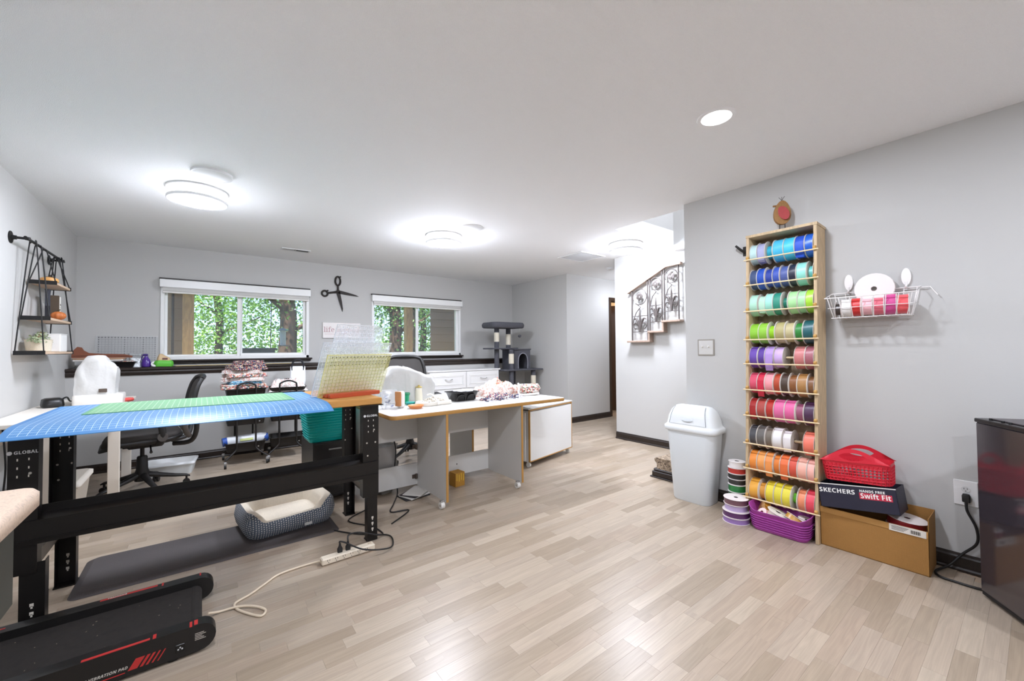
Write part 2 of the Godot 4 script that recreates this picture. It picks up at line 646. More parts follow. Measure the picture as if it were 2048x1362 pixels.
func windows() -> void:
	var vinyl := mat("f2f2f0", 0.35)
	var glass := mat("dfeaf0", 0.02, 0.0, {alpha = 0.06, spec = 0.2})
	var dark := mat("2b211c", 0.42, 0.0, {tex = "grain_v", sc = Vector3(2, 2, 2)})
	var blind := mat("e9e7e2", 0.6)
	var i := 0
	for w in [[-0.377, 1.17], [2.028, 3.56]]:
		var x0: float = w[0]
		var x1: float = w[1]
		var n := struct_node("window_%d" % (i + 1))
		n.position = Vector3((x0 + x1) / 2, 1.115, BACK)
		var z := BACK - 0.075
		var st := S()                                                # jamb liner and outer frame
		for e in [[x0, x0 + 0.035, 1.112, 2.04], [x1 - 0.035, x1, 1.112, 2.04], [x0, x1, 1.112, 1.15], [x0, x1, 2.0, 2.04]]:
			bb(st, e[0], e[1], e[2], e[3], BACK - 0.15, BACK + 0.012, 0.003)
		obj("frame", st, vinyl, n)
		var mid := (x0 + x1) / 2 - 0.015
		st = S()
		for e in [[x0 + 0.035, x0 + 0.06, 1.15, 2.0], [mid - 0.012, mid + 0.03, 1.15, 2.0], [x0 + 0.06, mid, 1.15, 1.172], [x0 + 0.06, mid, 1.97, 2.0]]:
			bb(st, e[0], e[1], e[2], e[3], z - 0.015, z + 0.02, 0.003)
		obj("sash", st, vinyl, n)
		st = S()
		for e in [[mid - 0.028, mid + 0.012, 1.15, 2.0], [x1 - 0.07, x1 - 0.035, 1.15, 2.0], [mid, x1 - 0.06, 1.15, 1.182], [mid, x1 - 0.06, 1.97, 2.0]]:
			bb(st, e[0], e[1], e[2], e[3], z + 0.022, z + 0.05, 0.003)
		obj("sash", st, vinyl, n)
		st = S()
		bb(st, x0 + 0.05, mid + 0.01, 1.16, 1.985, z - 0.002, z + 0.002)
		obj("pane", st, glass, n)
		st = S()
		bb(st, mid, x1 - 0.045, 1.16, 1.985, z + 0.033, z + 0.037)
		obj("pane", st, glass, n)
		st = S()
		bb(st, mid + 0.012, mid + 0.026, 1.52, 1.60, z + 0.02, z + 0.03, 0.003)
		obj("latch", st, vinyl, n)
		st = S()                                                      # dark sill with its apron
		bb(st, x0 - 0.035, x1 + 0.035, 1.09, 1.112, BACK - 0.05, BACK + 0.05, 0.005)
		bb(st, x0 - 0.02, x1 + 0.02, 1.068, 1.09, BACK - 0.001, BACK + 0.032, 0.006)
		obj("sill", st, dark, n)
		st = S()
		bb(st, x0 - 0.012, x1 + 0.012, 2.04, 2.056, BACK - 0.001, BACK + 0.03, 0.003)
		obj("head_casing", st, dark, n)
		# blind pulled right up, behind its valance
		var b := thing_w("window_blind", ["white blind pulled up at the window beside the hanging shelf", "white blind pulled up at the window beside the cat tree"][i], "blind", Vector3((x0 + x1) / 2, 1.88, BACK + 0.03))
		st = S()
		bb(st, x0 - 0.006, x1 + 0.012, 1.945, 2.036, BACK + 0.05, BACK + 0.062, 0.004)
		bb(st, x1, x1 + 0.012, 1.945, 2.036, BACK + 0.013, BACK + 0.05, 0.002)
		bb(st, x0 - 0.006, x0 + 0.006, 1.945, 2.036, BACK + 0.013, BACK + 0.05, 0.002)
		obj("valance", st, vinyl, b)
		for k in 12:
			st = S()
			bb(st, x0 + 0.02, x1 - 0.012, 1.905 + k * 0.0034, 1.9075 + k * 0.0034, BACK + 0.014, BACK + 0.046)
			obj("slat", st, blind, b)
		st = S()
		bb(st, x0 + 0.02, x1 - 0.012, 1.882, 1.902, BACK + 0.014, BACK + 0.046, 0.003)
		obj("bottom_rail", st, blind, b)
		st = S()
		bb(st, x0 + 0.03, x1 - 0.02, 1.945, 1.99, BACK + 0.014, BACK + 0.046, 0.003)
		obj("head_rail", st, blind, b)
		i += 1

func outdoors() -> void:
	var st := S()
	bb(st, -14, 16, 0.5, 0.75, -24, BACK - 0.16)
	struct("ground", st, mat("7d8a55", 0.9, 0.0, {tex = "mottle", sc = Vector3.ONE * 0.7}))
	st = S()
	bb(st, -3.6, 7.6, 3.4, 3.5, -8.4, BACK - 0.16)
	struct("unseen_shade_roof", st, mat("a08a72", 0.8))  # out of view above the windows; keeps the sun off siding and posts
	# siding and porch posts just outside
	var side := mat("a88d74", 0.8)
	var tan_ := mat("deb07a", 0.7, 0.0, {tex = "grain_v", sc = Vector3(1.2, 1.2, 1.2)})
	var k := 0
	for w in [[-3.4, -0.2], [3.72, 7.4]]:
		var n := thing_w("siding_wall", ["brown board siding outside the window beside the hanging shelf", "brown board siding outside the window beside the cat tree"][k], "siding", Vector3((w[0] + w[1]) / 2, 0.75, -7.62))
		for j in 17:
			st = S()
			var y := 0.75 + j * 0.155
			box(st, Vector3((w[0] + w[1]) / 2, y + 0.08, -7.6), Vector3(w[1] - w[0], 0.17, 0.02), 0.002, Basis(Vector3.RIGHT, -0.09))
			obj("board", st, side, n)
		if k == 0:
			st = S()
			cyl(st, Vector3(-0.33, 0.75, -7.54), Vector3(-0.33, 3.3, -7.54), 0.016, 8)
			obj("downspout", st, mat("4a3a30", 0.6), n)
		k += 1
	k = 0
	for q in [[-0.155, -7.5, 0.13], [3.2, -7.5, 0.13]]:
		st = S()
		bb(st, q[0] - q[2] / 2, q[0] + q[2] / 2, 0.75, 3.4, q[1] - 0.07, q[1] + 0.07, 0.006)
		tag(obj("porch_post", st, tan_), ["tan wooden porch post against the siding with the dark downspout", "tan wooden porch post outside the window beside the cat tree"][k], "post")
		k += 1
	st = S()
	bb(st, 0.52, 1.06, 0.75, 1.24, -8.85, -8.45, 0.01)
	bb(st, 0.49, 1.09, 1.22, 1.26, -8.88, -8.42, 0.01)
	tag(obj("planter_box", st, mat("3a3d40", 0.6)), "dark grey planter box outside the window beside the hanging shelf", "planter")
	# bird feeder on a hook
	var bf := thing_w("bird_feeder", "clear tube bird feeder hanging in front of the tree outside", "bird feeder", Vector3(1.12, 1.3, -8.0))
	st = S()
	lathe(st, [Vector2(0, 1.3), Vector2(0.045, 1.3), Vector2(0.045, 1.56), Vector2(0, 1.56)], 12, Transform3D(Basis(), Vector3(1.12, 0, -8)))
	obj("seed_tube", st, mat("b7c3cc", 0.3), bf)
	st = S()
	lathe(st, [Vector2(0.1, 1.56), Vector2(0.0, 1.61)], 12, Transform3D(Basis(), Vector3(1.12, 0, -8)))
	obj("roof", st, mat("5f7080", 0.4), bf)
	st = S()
	lathe(st, [Vector2(0, 1.285), Vector2(0.09, 1.29), Vector2(0.09, 1.305)], 12, Transform3D(Basis(), Vector3(1.12, 0, -8)))
	obj("perch_tray", st, mat("4f5a63", 0.5), bf)
	st = S()
	tube(st, [Vector3(1.12, 1.6, -8), Vector3(1.12, 2.6, -8), Vector3(1.06, 2.75, -8), Vector3(0.95, 2.7, -8), Vector3(0.93, 0.75, -8)], 0.006, 6)
	obj("hook", st, mat("2b2b2b", 0.5), bf)
	# trees
	var bark := mat("9a8a7c", 0.9, 0.0, {tex = "bark", sc = Vector3(2, 0.6, 2)})
	var leafm := [mat("5f8a3a", 0.55, 0.0, {back = "6f9a3a", two = 1}), mat("456f35", 0.55, 0.0, {back = "4f7a30", two = 1}), mat("86a84e", 0.55, 0.0, {back = "8fb04a", two = 1})]
	var lf := S()
	flat(lf)
	tri(lf, Vector3(-0.5, 0, 0), Vector3(0, 0.06, 0.3), Vector3(0.5, 0, 0)); tri(lf, Vector3(-0.5, 0, 0), Vector3(0.5, 0, 0), Vector3(0, 0.06, -0.3))
	var leaf := mesh_of(lf)
	var spots := [
		["leafy tree with a thick trunk behind the bird feeder", 1.55, -10.6, 0.2, 5200, Vector3(1.9, 1.6, 1.0), 3.3, 1],
		["airy light green tree beside the porch post and downspout", 0.3, -12.2, 0.09, 9000, Vector3(2.1, 1.8, 1.2), 2.3, 0],
		["two-stemmed tree outside the window beside the cat tree", 4.0, -10.3, 0.17, 5200, Vector3(1.8, 1.5, 1.0), 3.0, 1],
		["slender tree beside the brown siding and the light porch post", 5.3, -11.4, 0.1, 7000, Vector3(2.0, 1.7, 1.0), 2.2, 0],
		["low bright green shrub along the garden edge", 3.4, -13.0, 0.05, 9000, Vector3(5.5, 0.7, 0.8), 1.2, 2]]
	for s in spots:
		var base := Vector3(s[1], 0.72, s[2])
		var t := thing_w("garden_tree" if s[3] > 0.06 else "garden_shrub", s[0], "tree" if s[3] > 0.06 else "shrub", base)
		st = S()
		var r: float = s[3]
		tube(st, smooth_pts([base, base + Vector3(0.05, 1.2, 0), base + Vector3(-0.06, 2.4, 0.05), base + Vector3(0.1, 3.8, 0)], 4), [r, r, r * 0.95, r * 0.9, r * 0.88, r * 0.85, r * 0.8, r * 0.75, r * 0.7, r * 0.65, r * 0.6, r * 0.55, r * 0.5], 12)
		obj("trunk", st, bark, t)
		if String(s[0]).begins_with("two"):
			st = S()
			tube(st, [base + Vector3(0.4, 0, 0.1), base + Vector3(0.44, 1.6, 0.1), base + Vector3(0.62, 3.8, 0.1)], [0.13, 0.11, 0.08], 10)
			obj("trunk", st, bark, t)
		for b in 4:
			st = S()
			var y0 := 0.9 + b * 0.5
			var dir := Vector3(cos(b * 2.3), 0.5, sin(b * 2.3) * 0.6)
			tube(st, [base + Vector3(0, y0, 0), base + Vector3(0, y0, 0) + dir * 0.8, base + Vector3(0, y0, 0) + dir * 1.5 + Vector3(0, 0.15, 0)], [r * 0.35, r * 0.22, r * 0.1], 6)
			obj("branch", st, bark, t)
		var mm := MultiMesh.new()
		mm.transform_format = MultiMesh.TRANSFORM_3D
		mm.mesh = leaf
		mm.instance_count = s[4]
		for q in s[4]:
			var d := Vector3(rng.randfn(), rng.randfn(), rng.randfn()) * 0.5
			var p: Vector3 = Vector3(s[1], s[6], s[2]) + d * (s[5] as Vector3)
			p.y = maxf(p.y, 0.8)
			var sz := rng.randf_range(0.05, 0.1)
			mm.set_instance_transform(q, Transform3D(Basis.from_euler(Vector3(rng.randf() * TAU, rng.randf() * TAU, rng.randf() * TAU)).scaled(Vector3.ONE * sz), p))
		var mi := MultiMeshInstance3D.new()
		mi.multimesh = mm
		mi.material_override = leafm[s[7]]
		mi.name = "foliage"
		mi.set_meta("kind", "stuff")
		t.add_child(mi)
		mi.transform = t.transform.affine_inverse()

# ---------------------------------------------------------------- ceiling
func ceiling_fittings() -> void:
	var nickel := mat("e6e6e6", 0.5)
	var glow := mat("ffffff", 0.6, 0.0, {emit = 1.5})
	var k := 0
	var where := ["round flush ceiling lamp with two rings near the hanging shelf", "round flush ceiling lamp with two rings over the middle of the room", "round flush ceiling lamp with two rings by the stairwell opening", "unseen flush ceiling lamp in the side hall, out of view, lighting the hall wall"]
	for p in [Vector3(-0.03, CEIL, -3.86), Vector3(2.05, CEIL, -3.86), Vector3(3.92, CEIL, -2.92), Vector3(5.75, CEIL, -4.06)]:  # the last one is out of view and lights the hall wall
		var t := thing("ceiling_lamp", where[k], "ceiling lamp", p, 0.0, "flush ceiling lamps")
		k += 1
		var st := S()
		lathe(st, [Vector2(0.0, -0.014), Vector2(0.186, -0.014), Vector2(0.19, -0.011), Vector2(0.19, -0.003), Vector2(0.186, 0.0), Vector2(0, 0)], 40)
		obj("mount_plate", st, nickel, t)
		st = S()
		lathe(st, [Vector2(0.0, -0.088), Vector2(0.13, -0.088), Vector2(0.165, -0.082), Vector2(0.17, -0.07), Vector2(0.17, -0.013), Vector2(0, -0.013)], 40)
		obj("lamp_diffuser", st, glow, t)
		st = S()
		lathe(st, [Vector2(0.162, -0.09), Vector2(0.184, -0.09), Vector2(0.187, -0.087), Vector2(0.187, -0.073), Vector2(0.184, -0.07), Vector2(0.171, -0.07), Vector2(0.171, -0.084), Vector2(0.162, -0.09)], 40)
		obj("ring", st, nickel, t)
		for q in 3:
			st = S()
			var a := TAU * q / 3 + 0.6
			cyl(st, Vector3(cos(a) * 0.178, -0.07, sin(a) * 0.178), Vector3(cos(a) * 0.178, -0.01, sin(a) * 0.178), 0.003, 6)
			obj("rod", st, nickel, t)
		var l := OmniLight3D.new()
		l.name = "lamp_light"
		t.add_child(l)
		l.position = Vector3(0, -0.055, 0)
		l.light_energy = [0.5, 1.0, 0.62, 0.3][k - 1]
		l.light_size = 0.15
		l.omni_range = 14.0
		l.omni_attenuation = 2.0
		l.light_color = Color("eaf0ff")
		l.shadow_enabled = true
		down_light(t, Vector2(0.28, 0.28), -0.092, [1.35, 2.0, 1.7, 0.5][k - 1])
	# one recessed downlight in view, then three unseen ones lighting the near room
	for q in [[Vector3(2.158, CEIL, -1.02), "recessed round downlight in the ceiling before the ribbon rack"], [Vector3(0.1, CEIL, -1.02), "unseen recessed downlight over the kitchen counter, lighting the near room"], [Vector3(2.158, CEIL, 0.9), "unseen recessed downlight behind the fridge end, lighting the near room"], [Vector3(0.1, CEIL, 0.9), "unseen recessed downlight over the far end of the counter, lighting the near room"]]:
		var rl := thing("recessed_downlight", q[1], "ceiling lamp", q[0], 0.0, "recessed downlights")
		var rs := S()
		lathe(rs, [Vector2(0.074, -0.004), Vector2(0.092, -0.005), Vector2(0.096, 0.0), Vector2(0.074, 0.0), Vector2(0.074, -0.004)], 32)
		obj("trim_ring", rs, mat("f4f4f4", 0.5), rl)
		rs = S()
		lathe(rs, [Vector2(0, -0.003), Vector2(0.074, -0.003), Vector2(0.074, -0.0005), Vector2(0, -0.0005)], 32)
		obj("lamp_lens", rs, glow, rl)
		down_light(rl, Vector2(0.13, 0.13), -0.008, 1.25 if q[0].z < 0.0 and q[0].x > 1.0 else 1.5)
	var s := S()
	# speaker grilles, registers, detector
	var cover := mat("e4e4e4", 0.7)
	for q in [[Vector3(0.05, CEIL, -3.44), 0.014, "round white ceiling speaker cover standing proud beside a lamp"], [Vector3(2.144, CEIL, -3.45), 0.004, "round flat white ceiling speaker cover over the middle of the room"]]:
		var t := thing("ceiling_speaker", q[2], "speaker", q[0], 0.0, "ceiling speakers")
		s = S()
		lathe(s, [Vector2(0, -q[1] - 0.004), Vector2(0.1, -q[1] - 0.003), Vector2(0.112, -q[1]), Vector2(0.115, 0), Vector2(0, 0)], 32)
		obj("grille", s, cover, t)
		s = S()
		lathe(s, [Vector2(0.112, -q[1] - 0.001), Vector2(0.12, -q[1]), Vector2(0.12, 0.0), Vector2(0.112, 0.0)], 32)
		obj("rim", s, mat("efefef", 0.6), t)
	var v := thing("air_register", "slotted white air register in the ceiling near the window wall", "vent", Vector3(0.897, CEIL, -5.46))
	s = S()
	for e in [[-0.155, 0.155, -0.06, -0.045], [-0.155, 0.155, 0.045, 0.06], [-0.155, -0.14, -0.045, 0.045], [0.14, 0.155, -0.045, 0.045], [-0.004, 0.004, -0.045, 0.045]]:
		bb(s, e[0], e[1], -0.007, 0, e[2], e[3], 0.002)
	obj("frame", s, cover, v)
	s = S()
	bb(s, -0.14, 0.14, -0.001, 0.0, -0.045, 0.045)  # flat dark sheet painted for the shade inside the duct
	obj("dark_duct_sheet", s, mat("2c2c2c", 0.9), v)
	for i in 22:
		if i == 10 or i == 11: continue
		s = S()
		box(s, Vector3(-0.134 + i * 0.01275, -0.004, 0), Vector3(0.0012, 0.009, 0.09), 0.0, Basis(Vector3(0, 0, 1), 0.7 if i < 10 else -0.7))
		obj("louvre", s, cover, v)
	v = thing("return_grille", "square white return air grille in the ceiling by the hall", "vent", Vector3(3.99, CEIL, -3.68))
	s = S()
	for e in [[-0.23, 0.23, -0.215, -0.19], [-0.23, 0.23, 0.19, 0.215], [-0.23, -0.205, -0.19, 0.19], [0.205, 0.23, -0.19, 0.19]]:
		bb(s, e[0], e[1], -0.01, 0, e[2], e[3], 0.002)
	obj("frame", s, cover, v)
	for i in 26:
		s = S()
		box(s, Vector3(0, -0.005, -0.185 + i * 0.0148), Vector3(0.41, 0.002, 0.014), 0.0, Basis(Vector3.RIGHT, 0.5))
		obj("louvre", s, cover, v)
	v = thing("smoke_detector", "small round smoke detector on the hall ceiling", "smoke detector", Vector3(4.9, CEIL, -3.93))
	s = S()
	lathe(s, [Vector2(0, -0.035), Vector2(0.045, -0.035), Vector2(0.058, -0.028), Vector2(0.062, -0.012), Vector2(0.068, -0.01), Vector2(0.068, 0)], 24)
	obj("body", s, cover, v)
	s = S()
	lathe(s, [Vector2(0, -0.038), Vector2(0.012, -0.038), Vector2(0.012, -0.034)], 12)
	obj("test_button", s, mat("d0d0d0", 0.5), v)

func down_light(parent: Node3D, size: Vector2, y: float, energy: float) -> void:
	var sp := AreaLight3D.new()
	sp.name = "lamp_face_light"
	parent.add_child(sp)
	sp.area_size = size
	sp.position = Vector3(0, y, 0)
	sp.rotation = Vector3(-PI / 2, 0, 0)
	sp.light_energy = energy
	sp.area_range = 14.0
	sp.light_color = Color("eaf0ff")
	sp.shadow_enabled = true

# ---------------------------------------------------------------- stairs, hall, door
func stairs_and_hall() -> void:
	var carpet := mat("d0c4b6", 0.95, 0.0, {tex = "speck", sc = Vector3.ONE * 6})
	var dark := mat("2b211c", 0.42, 0.0, {tex = "grain_v", sc = Vector3(2, 2, 2)})
	var t := thing_w("staircase", "carpeted stairs with a dark base behind the white bin", "stairs", Vector3(3.9, 0, -2.2))
	for k in 6:
		var z := -2.22 + k * 0.27
		var y := 0.185 * (k + 1)
		var st := S()
		var pr := PackedVector2Array([Vector2(0.32, -0.185), Vector2(0.025, -0.185), Vector2(0.02, -0.05), Vector2(0.0, -0.035), Vector2(-0.004, -0.018), Vector2(0.003, -0.004), Vector2(0.02, 0), Vector2(0.32, 0)])
		var x0 := 3.375 if k < 2 else 3.36
		prism(st, pr, x0, 4.44, Transform3D(Basis(Vector3(0, 0, 1), Vector3.UP, Vector3(1, 0, 0)), Vector3(0, y, z)))
		obj("step", st, carpet, t)
	var s := S()
	bb(s, 3.356, 4.44, 0.0, 0.012, -2.262, -1.83, 0.003)
	bb(s, 3.362, 4.44, 0.012, 0.06, -2.245, -1.83, 0.006)
	bb(s, 3.366, 4.44, 0.06, 0.085, -2.235, -1.83, 0.01)
	obj("base_moulding", s, dark, t)
	# white sensor box at the top of the stair wall
	var d := thing_w("alarm_sensor", "small white sensor box high on the stair wall", "sensor", Vector3(4.41, 2.38, -2.5))
	s = S()
	bb(s, 4.36, 4.45, 2.345, 2.41, -2.59, -2.4, 0.008)
	obj("body", s, mat("f2f2f2", 0.5), d)
	s = S()
	bb(s, 4.352, 4.361, 2.352, 2.375, -2.58, -2.42, 0.002)
	obj("lens", s, mat("dcdcdc", 0.3), d)
	# door in the hall
	var dn := struct_node("door_1")
	dn.position = Vector3(6.2, 0, -4.7)
	s = S()
	bb(s, 5.745, 5.80, 0, 2.115, -4.66, -4.645, 0.004)
	bb(s, 6.60, 6.655, 0, 2.115, -4.66, -4.645, 0.004)
	bb(s, 5.745, 6.655, 2.06, 2.115, -4.66, -4.643, 0.004)
	bb(s, 5.80, 5.812, 0, 2.06, -4.78, -4.66)
	bb(s, 6.588, 6.60, 0, 2.06, -4.78, -4.66)
	bb(s, 5.80, 6.60, 2.048, 2.06, -4.78, -4.66)
	obj("frame", s, mat("3b2716", 0.45, 0.0, {tex = "grain_v", sc = Vector3(2, 2, 2)}), dn)
	s = S()
	box(s, Vector3(6.314, 1.02, -5.066), Vector3(0.78, 2.02, 0.035), 0.003, Basis(Vector3.UP, -0.785))
	obj("door_leaf", s, mat("4a3018", 0.5, 0.0, {tex = "grain_v", sc = Vector3(2, 1, 2)}), dn)
	s = S()
	lathe(s, [Vector2(0, 0), Vector2(0.012, 0), Vector2(0.012, 0.03), Vector2(0.028, 0.045), Vector2(0.022, 0.06), Vector2(0, 0.064)], 14, Transform3D(Basis(Vector3.RIGHT, PI / 2), Vector3(6.1, 0.98, -5.24)))
	obj("door_knob", s, mat("b08a4a", 0.3, 0.9), dn)
	var ul := thing("unseen_stairwell_lamp", "unseen lamp at the head of the stairs, lighting the stairwell from above", "ceiling lamp", Vector3(3.9, 5.0, -1.2))  # out of view; stands for daylight coming down from upstairs
	s = S()
	lathe(s, [Vector2(0, -0.08), Vector2(0.15, -0.075), Vector2(0.17, -0.05), Vector2(0.17, 0)], 24)
	obj("lamp_shade", s, mat("ffffff", 0.6, 0.0, {emit = 1.5}), ul)
	down_light(ul, Vector2(0.28, 0.28), -0.085, 6.0)
	# an unseen warm lamp, out of view, lights the room behind that door
	var l := thing("unseen_hall_room_lamp", "unseen warm ceiling lamp lighting the room beyond the brown door", "ceiling lamp", Vector3(6.0, CEIL, -5.5))
	s = S()
	lathe(s, [Vector2(0, -0.07), Vector2(0.1, -0.06), Vector2(0.13, -0.02), Vector2(0.13, 0)], 20)
	obj("lamp_shade", s, mat("ffe2b8", 0.6, 0.0, {emit = 1.0, ecol = "ffd9a8"}), l)
	var o := OmniLight3D.new()
	o.name = "unseen_hall_room_light"
	l.add_child(o)
	o.position = Vector3(0, -0.04, 0)
	o.light_energy = 0.8
	o.light_size = 0.08
	o.omni_range = 8.0
	o.omni_attenuation = 2.0
	o.light_color = Color("ffcf98")
	o.shadow_enabled = true

# ---------------------------------------------------------------- the cutting bench and what stands on it
func workbench() -> void:
	var steel := mat("1c1917", 0.42, 0.35)
	var zinc := mat("cfcac2", 0.35, 0.7)
	var hole := mat("d9d2c6", 0.8)  # pale tone painted for the light showing through leg holes and slots
	var t := thing_w("workbench", "black steel workbench with a maple top under the cutting mats", "workbench", Vector3(0.15, 0, -2.9))
	var st := S()
	bb(st, -0.605, 0.925, 0.86, 0.902, -3.345, -2.585, 0.004)
	obj("wooden_top", st, mat("d39a52", 0.45, 0.0, {tex = "grain", sc = Vector3(0.8, 2, 2)}), t)
	# four two-piece legs: [upper x0, x1, lower x0, x1, face z, inward]
	for l in [[0.808, 0.906, 0.838, 0.9, -2.6, -1.0], [0.831, 0.914, 0.842, 0.905, -3.165, 1.0], [-0.632, -0.546, -0.597, -0.523, -2.6, -1.0], [-0.612, -0.526, -0.588, -0.512, -3.14, 1.0]]:
		var z: float = l[4]
		var d: float = l[5]
		st = S()
		bb(st, l[0], l[1], 0.28, 0.858, z - 0.0015, z + 0.0015)
		for x in [l[0], l[1] - 0.003]: bb(st, x, x + 0.003, 0.28, 0.858, z, z + d * 0.06)
		bb(st, l[0] - 0.02, l[1] + 0.02, 0.855, 0.86, z - 0.03, z + 0.07 if d > 0 else z + 0.03)
		bb(st, l[2], l[3], 0.0, 0.32, z + d * 0.006 - 0.0015, z + d * 0.006 + 0.0015)
		for x in [l[2], l[3] - 0.003]: bb(st, x, x + 0.003, 0.0, 0.32, z + d * 0.006, z + d * 0.06)
		bb(st, l[2] - 0.004, l[3] + 0.004, 0.0, 0.006, z - 0.012, z + d * 0.065)
		var leg := obj("leg", st, steel, t)
		var fz := z + 0.0018
		var cx: float = (l[2] + l[3]) / 2.0
		for k in 3:
			st = S()
			box(st, Vector3(cx, 0.075 + k * 0.035, fz + (d * 0.006)), Vector3(0.012, 0.013, 0.001))
			box(st, Vector3(cx, 0.066 + k * 0.035, fz + (d * 0.006)), Vector3(0.006, 0.012, 0.001))
			obj("pale_keyhole", st, hole, leg)
		var ux: float = (l[0] + l[1]) / 2.0
		for q in [[-0.025, 0.62], [0.028, 0.62], [-0.02, 0.54], [0.02, 0.7]]:
			st = S()
			lathe(st, [Vector2(0.0055, 0), Vector2(0.005, 0.002), Vector2(0, 0.0025)], 8, Transform3D(Basis(Vector3.RIGHT, PI / 2), Vector3(ux + q[0], q[1], fz)))
			obj("bolt", st, zinc, leg)
		for q in 6:
			st = S()
			box(st, Vector3(ux - 0.016 + (q % 2) * 0.032, 0.69 + (q / 2) * 0.035, fz), Vector3(0.004, 0.01, 0.0008))
			obj("slot", st, hole, leg)
		if d < 0:
			words("GLOBAL", 0.018, mat("dcdcdc", 0.5), t, Transform3D(Basis(), Vector3(ux + 0.008, 0.79, fz + 0.001)), "lettering")
			st = S()
			lathe(st, [Vector2(0.008, 0), Vector2(0.008, 0.001), Vector2(0, 0.001)], 14, Transform3D(Basis(Vector3.RIGHT, PI / 2), Vector3(ux - 0.038, 0.79, fz)))
			obj("emblem", st, mat("dcdcdc", 0.5), t)
	st = S()                                                          # front stringer: a bent channel
	bb(st, -0.60, 0.895, 0.405, 0.5, -2.592, -2.588)
	bb(st, -0.60, 0.895, 0.496, 0.5, -2.70, -2.59)
	bb(st, -0.60, 0.895, 0.5, 0.535, -2.704, -2.70)
	bb(st, -0.60, 0.895, 0.401, 0.405, -2.63, -2.59)
	bb(st, -0.60, 0.895, 0.42, 0.424, -2.588, -2.582)
	obj("stringer", st, steel, t)
	for x in [0.86, -0.565]:
		st = S()
		strip(st, Vector3(x, 0.30, -2.64), Vector3(x, 0.30, -3.12), Vector3(0, 0.028, 0), Vector3(0.002, 0, 0))
		strip(st, Vector3(x - 0.01, 0.328, -2.64), Vector3(x - 0.01, 0.328, -3.12), Vector3(0.012, 0, 0), Vector3(0, 0.002, 0))
		obj("side_brace", st, mat("6f6a64", 0.4, 0.6), t)  # grey where the legs are black, for light reflected on its inner side
		st = S()
		strip(st, Vector3(x, 0.84, -2.66), Vector3(x, 0.84, -3.12), Vector3(0, 0.018, 0), Vector3(0.002, 0, 0))
		obj("top_rail", st, steel, t)
	# blue mat, drooping over the front edge
	var droop := func(z: float) -> float:
		return 0.9055 - 0.035 * pow(clampf((z + 2.60) / 0.19, 0.0, 1.0), 2.0)
	var m := thing_w("cutting_mat", "large blue gridded cutting mat drooping over the bench edge", "cutting mat", Vector3(-0.015, 0.902, -2.865))
	st = S()
	var rings := []
	for i in 25:
		var z := -2.41 - 0.91 * i / 24.0
		var y: float = droop.call(z)
		rings.append([Vector3(-0.62, y - 0.0003, z), Vector3(0.59, y - 0.0003, z), Vector3(0.59, y - 0.003, z), Vector3(-0.62, y - 0.003, z)])
	loft(st, rings, true, true, true, false)
	obj("mat_body", st, mat("4a88bf", 0.5), m)
	st = S()
	sheet(st, 2, 36, func(u, v): return Vector3(-0.62 + 1.21 * u, (droop.call(-2.41 - 0.91 * v) as float), -2.41 - 0.91 * v))
	obj("printed_face", st, mat("ffffff", 0.42, 0.0, {tex = "mat_blue", uv = 1}), m)
	var g := thing_w("cutting_mat", "smaller green gridded cutting mat lying on the blue mat", "cutting mat", Vector3(0.0, 0.9055, -3.05))
	st = S()
	bb(st, -0.455, 0.46, 0.906, 0.9085, -3.31, -2.80)
	obj("mat_body", st, mat("6aa877", 0.5), g)
	st = S()
	sheet(st, 2, 2, func(u, v): return Vector3(-0.455 + 0.915 * u, 0.9088, -2.80 - 0.51 * v))
	obj("printed_face", st, mat("ffffff", 0.42, 0.0, {tex = "mat_green", uv = 1}), g)
	# rulers in a slotted rack
	var u := Vector3(cos(0.262), 0, -sin(0.262))
	var a := Vector3(-sin(0.262), 0, -cos(0.262))
	var up := Vector3.UP * cos(-0.43) + a * sin(-0.43)
	var rk := thing_w("ruler_rack", "orange slotted wooden rack holding the quilting rulers", "rack", Vector3(0.75, 0.902, -2.85))
	var bas := Basis(u, Vector3.UP, -a)
	for k in 4:
		st = S()
		box(st, Vector3(0.70, 0.916, -2.735) + u * 0.12 + a * (0.012 + 0.045 * k), Vector3(0.36, 0.024, 0.03), 0.003, bas)
		obj("bar", st, mat("c4522a", 0.5, 0.0, {tex = "grain", sc = Vector3.ONE * 3}), rk)
	st = S()
	box(st, Vector3(0.70, 0.9045, -2.735) + u * 0.12 + a * 0.08, Vector3(0.34, 0.003, 0.17), 0.0, bas)
	obj("base", st, mat("c4522a", 0.5), rk)
	var rows := [
		["yellow tinted acrylic quilting ruler in front of the orange rack slots", Vector3(0.585, 0.906, -2.80), 0.47, 0.30, "f3f0a0", 0.27, "b5b56c", 19, 12, 0.0],
		["large clear acrylic quilting ruler behind the yellow ruler", Vector3(0.555, 0.906, -2.85), 0.50, 0.385, "e8eef4", 0.3, "f2f5fa", 20, 15, 0.0],
		["clear acrylic ruler with a rounded corner sticking up behind the others", Vector3(0.63, 0.906, -2.93), 0.36, 0.515, "eef2f6", 0.28, "eef2f7", 12, 18, 0.07]]
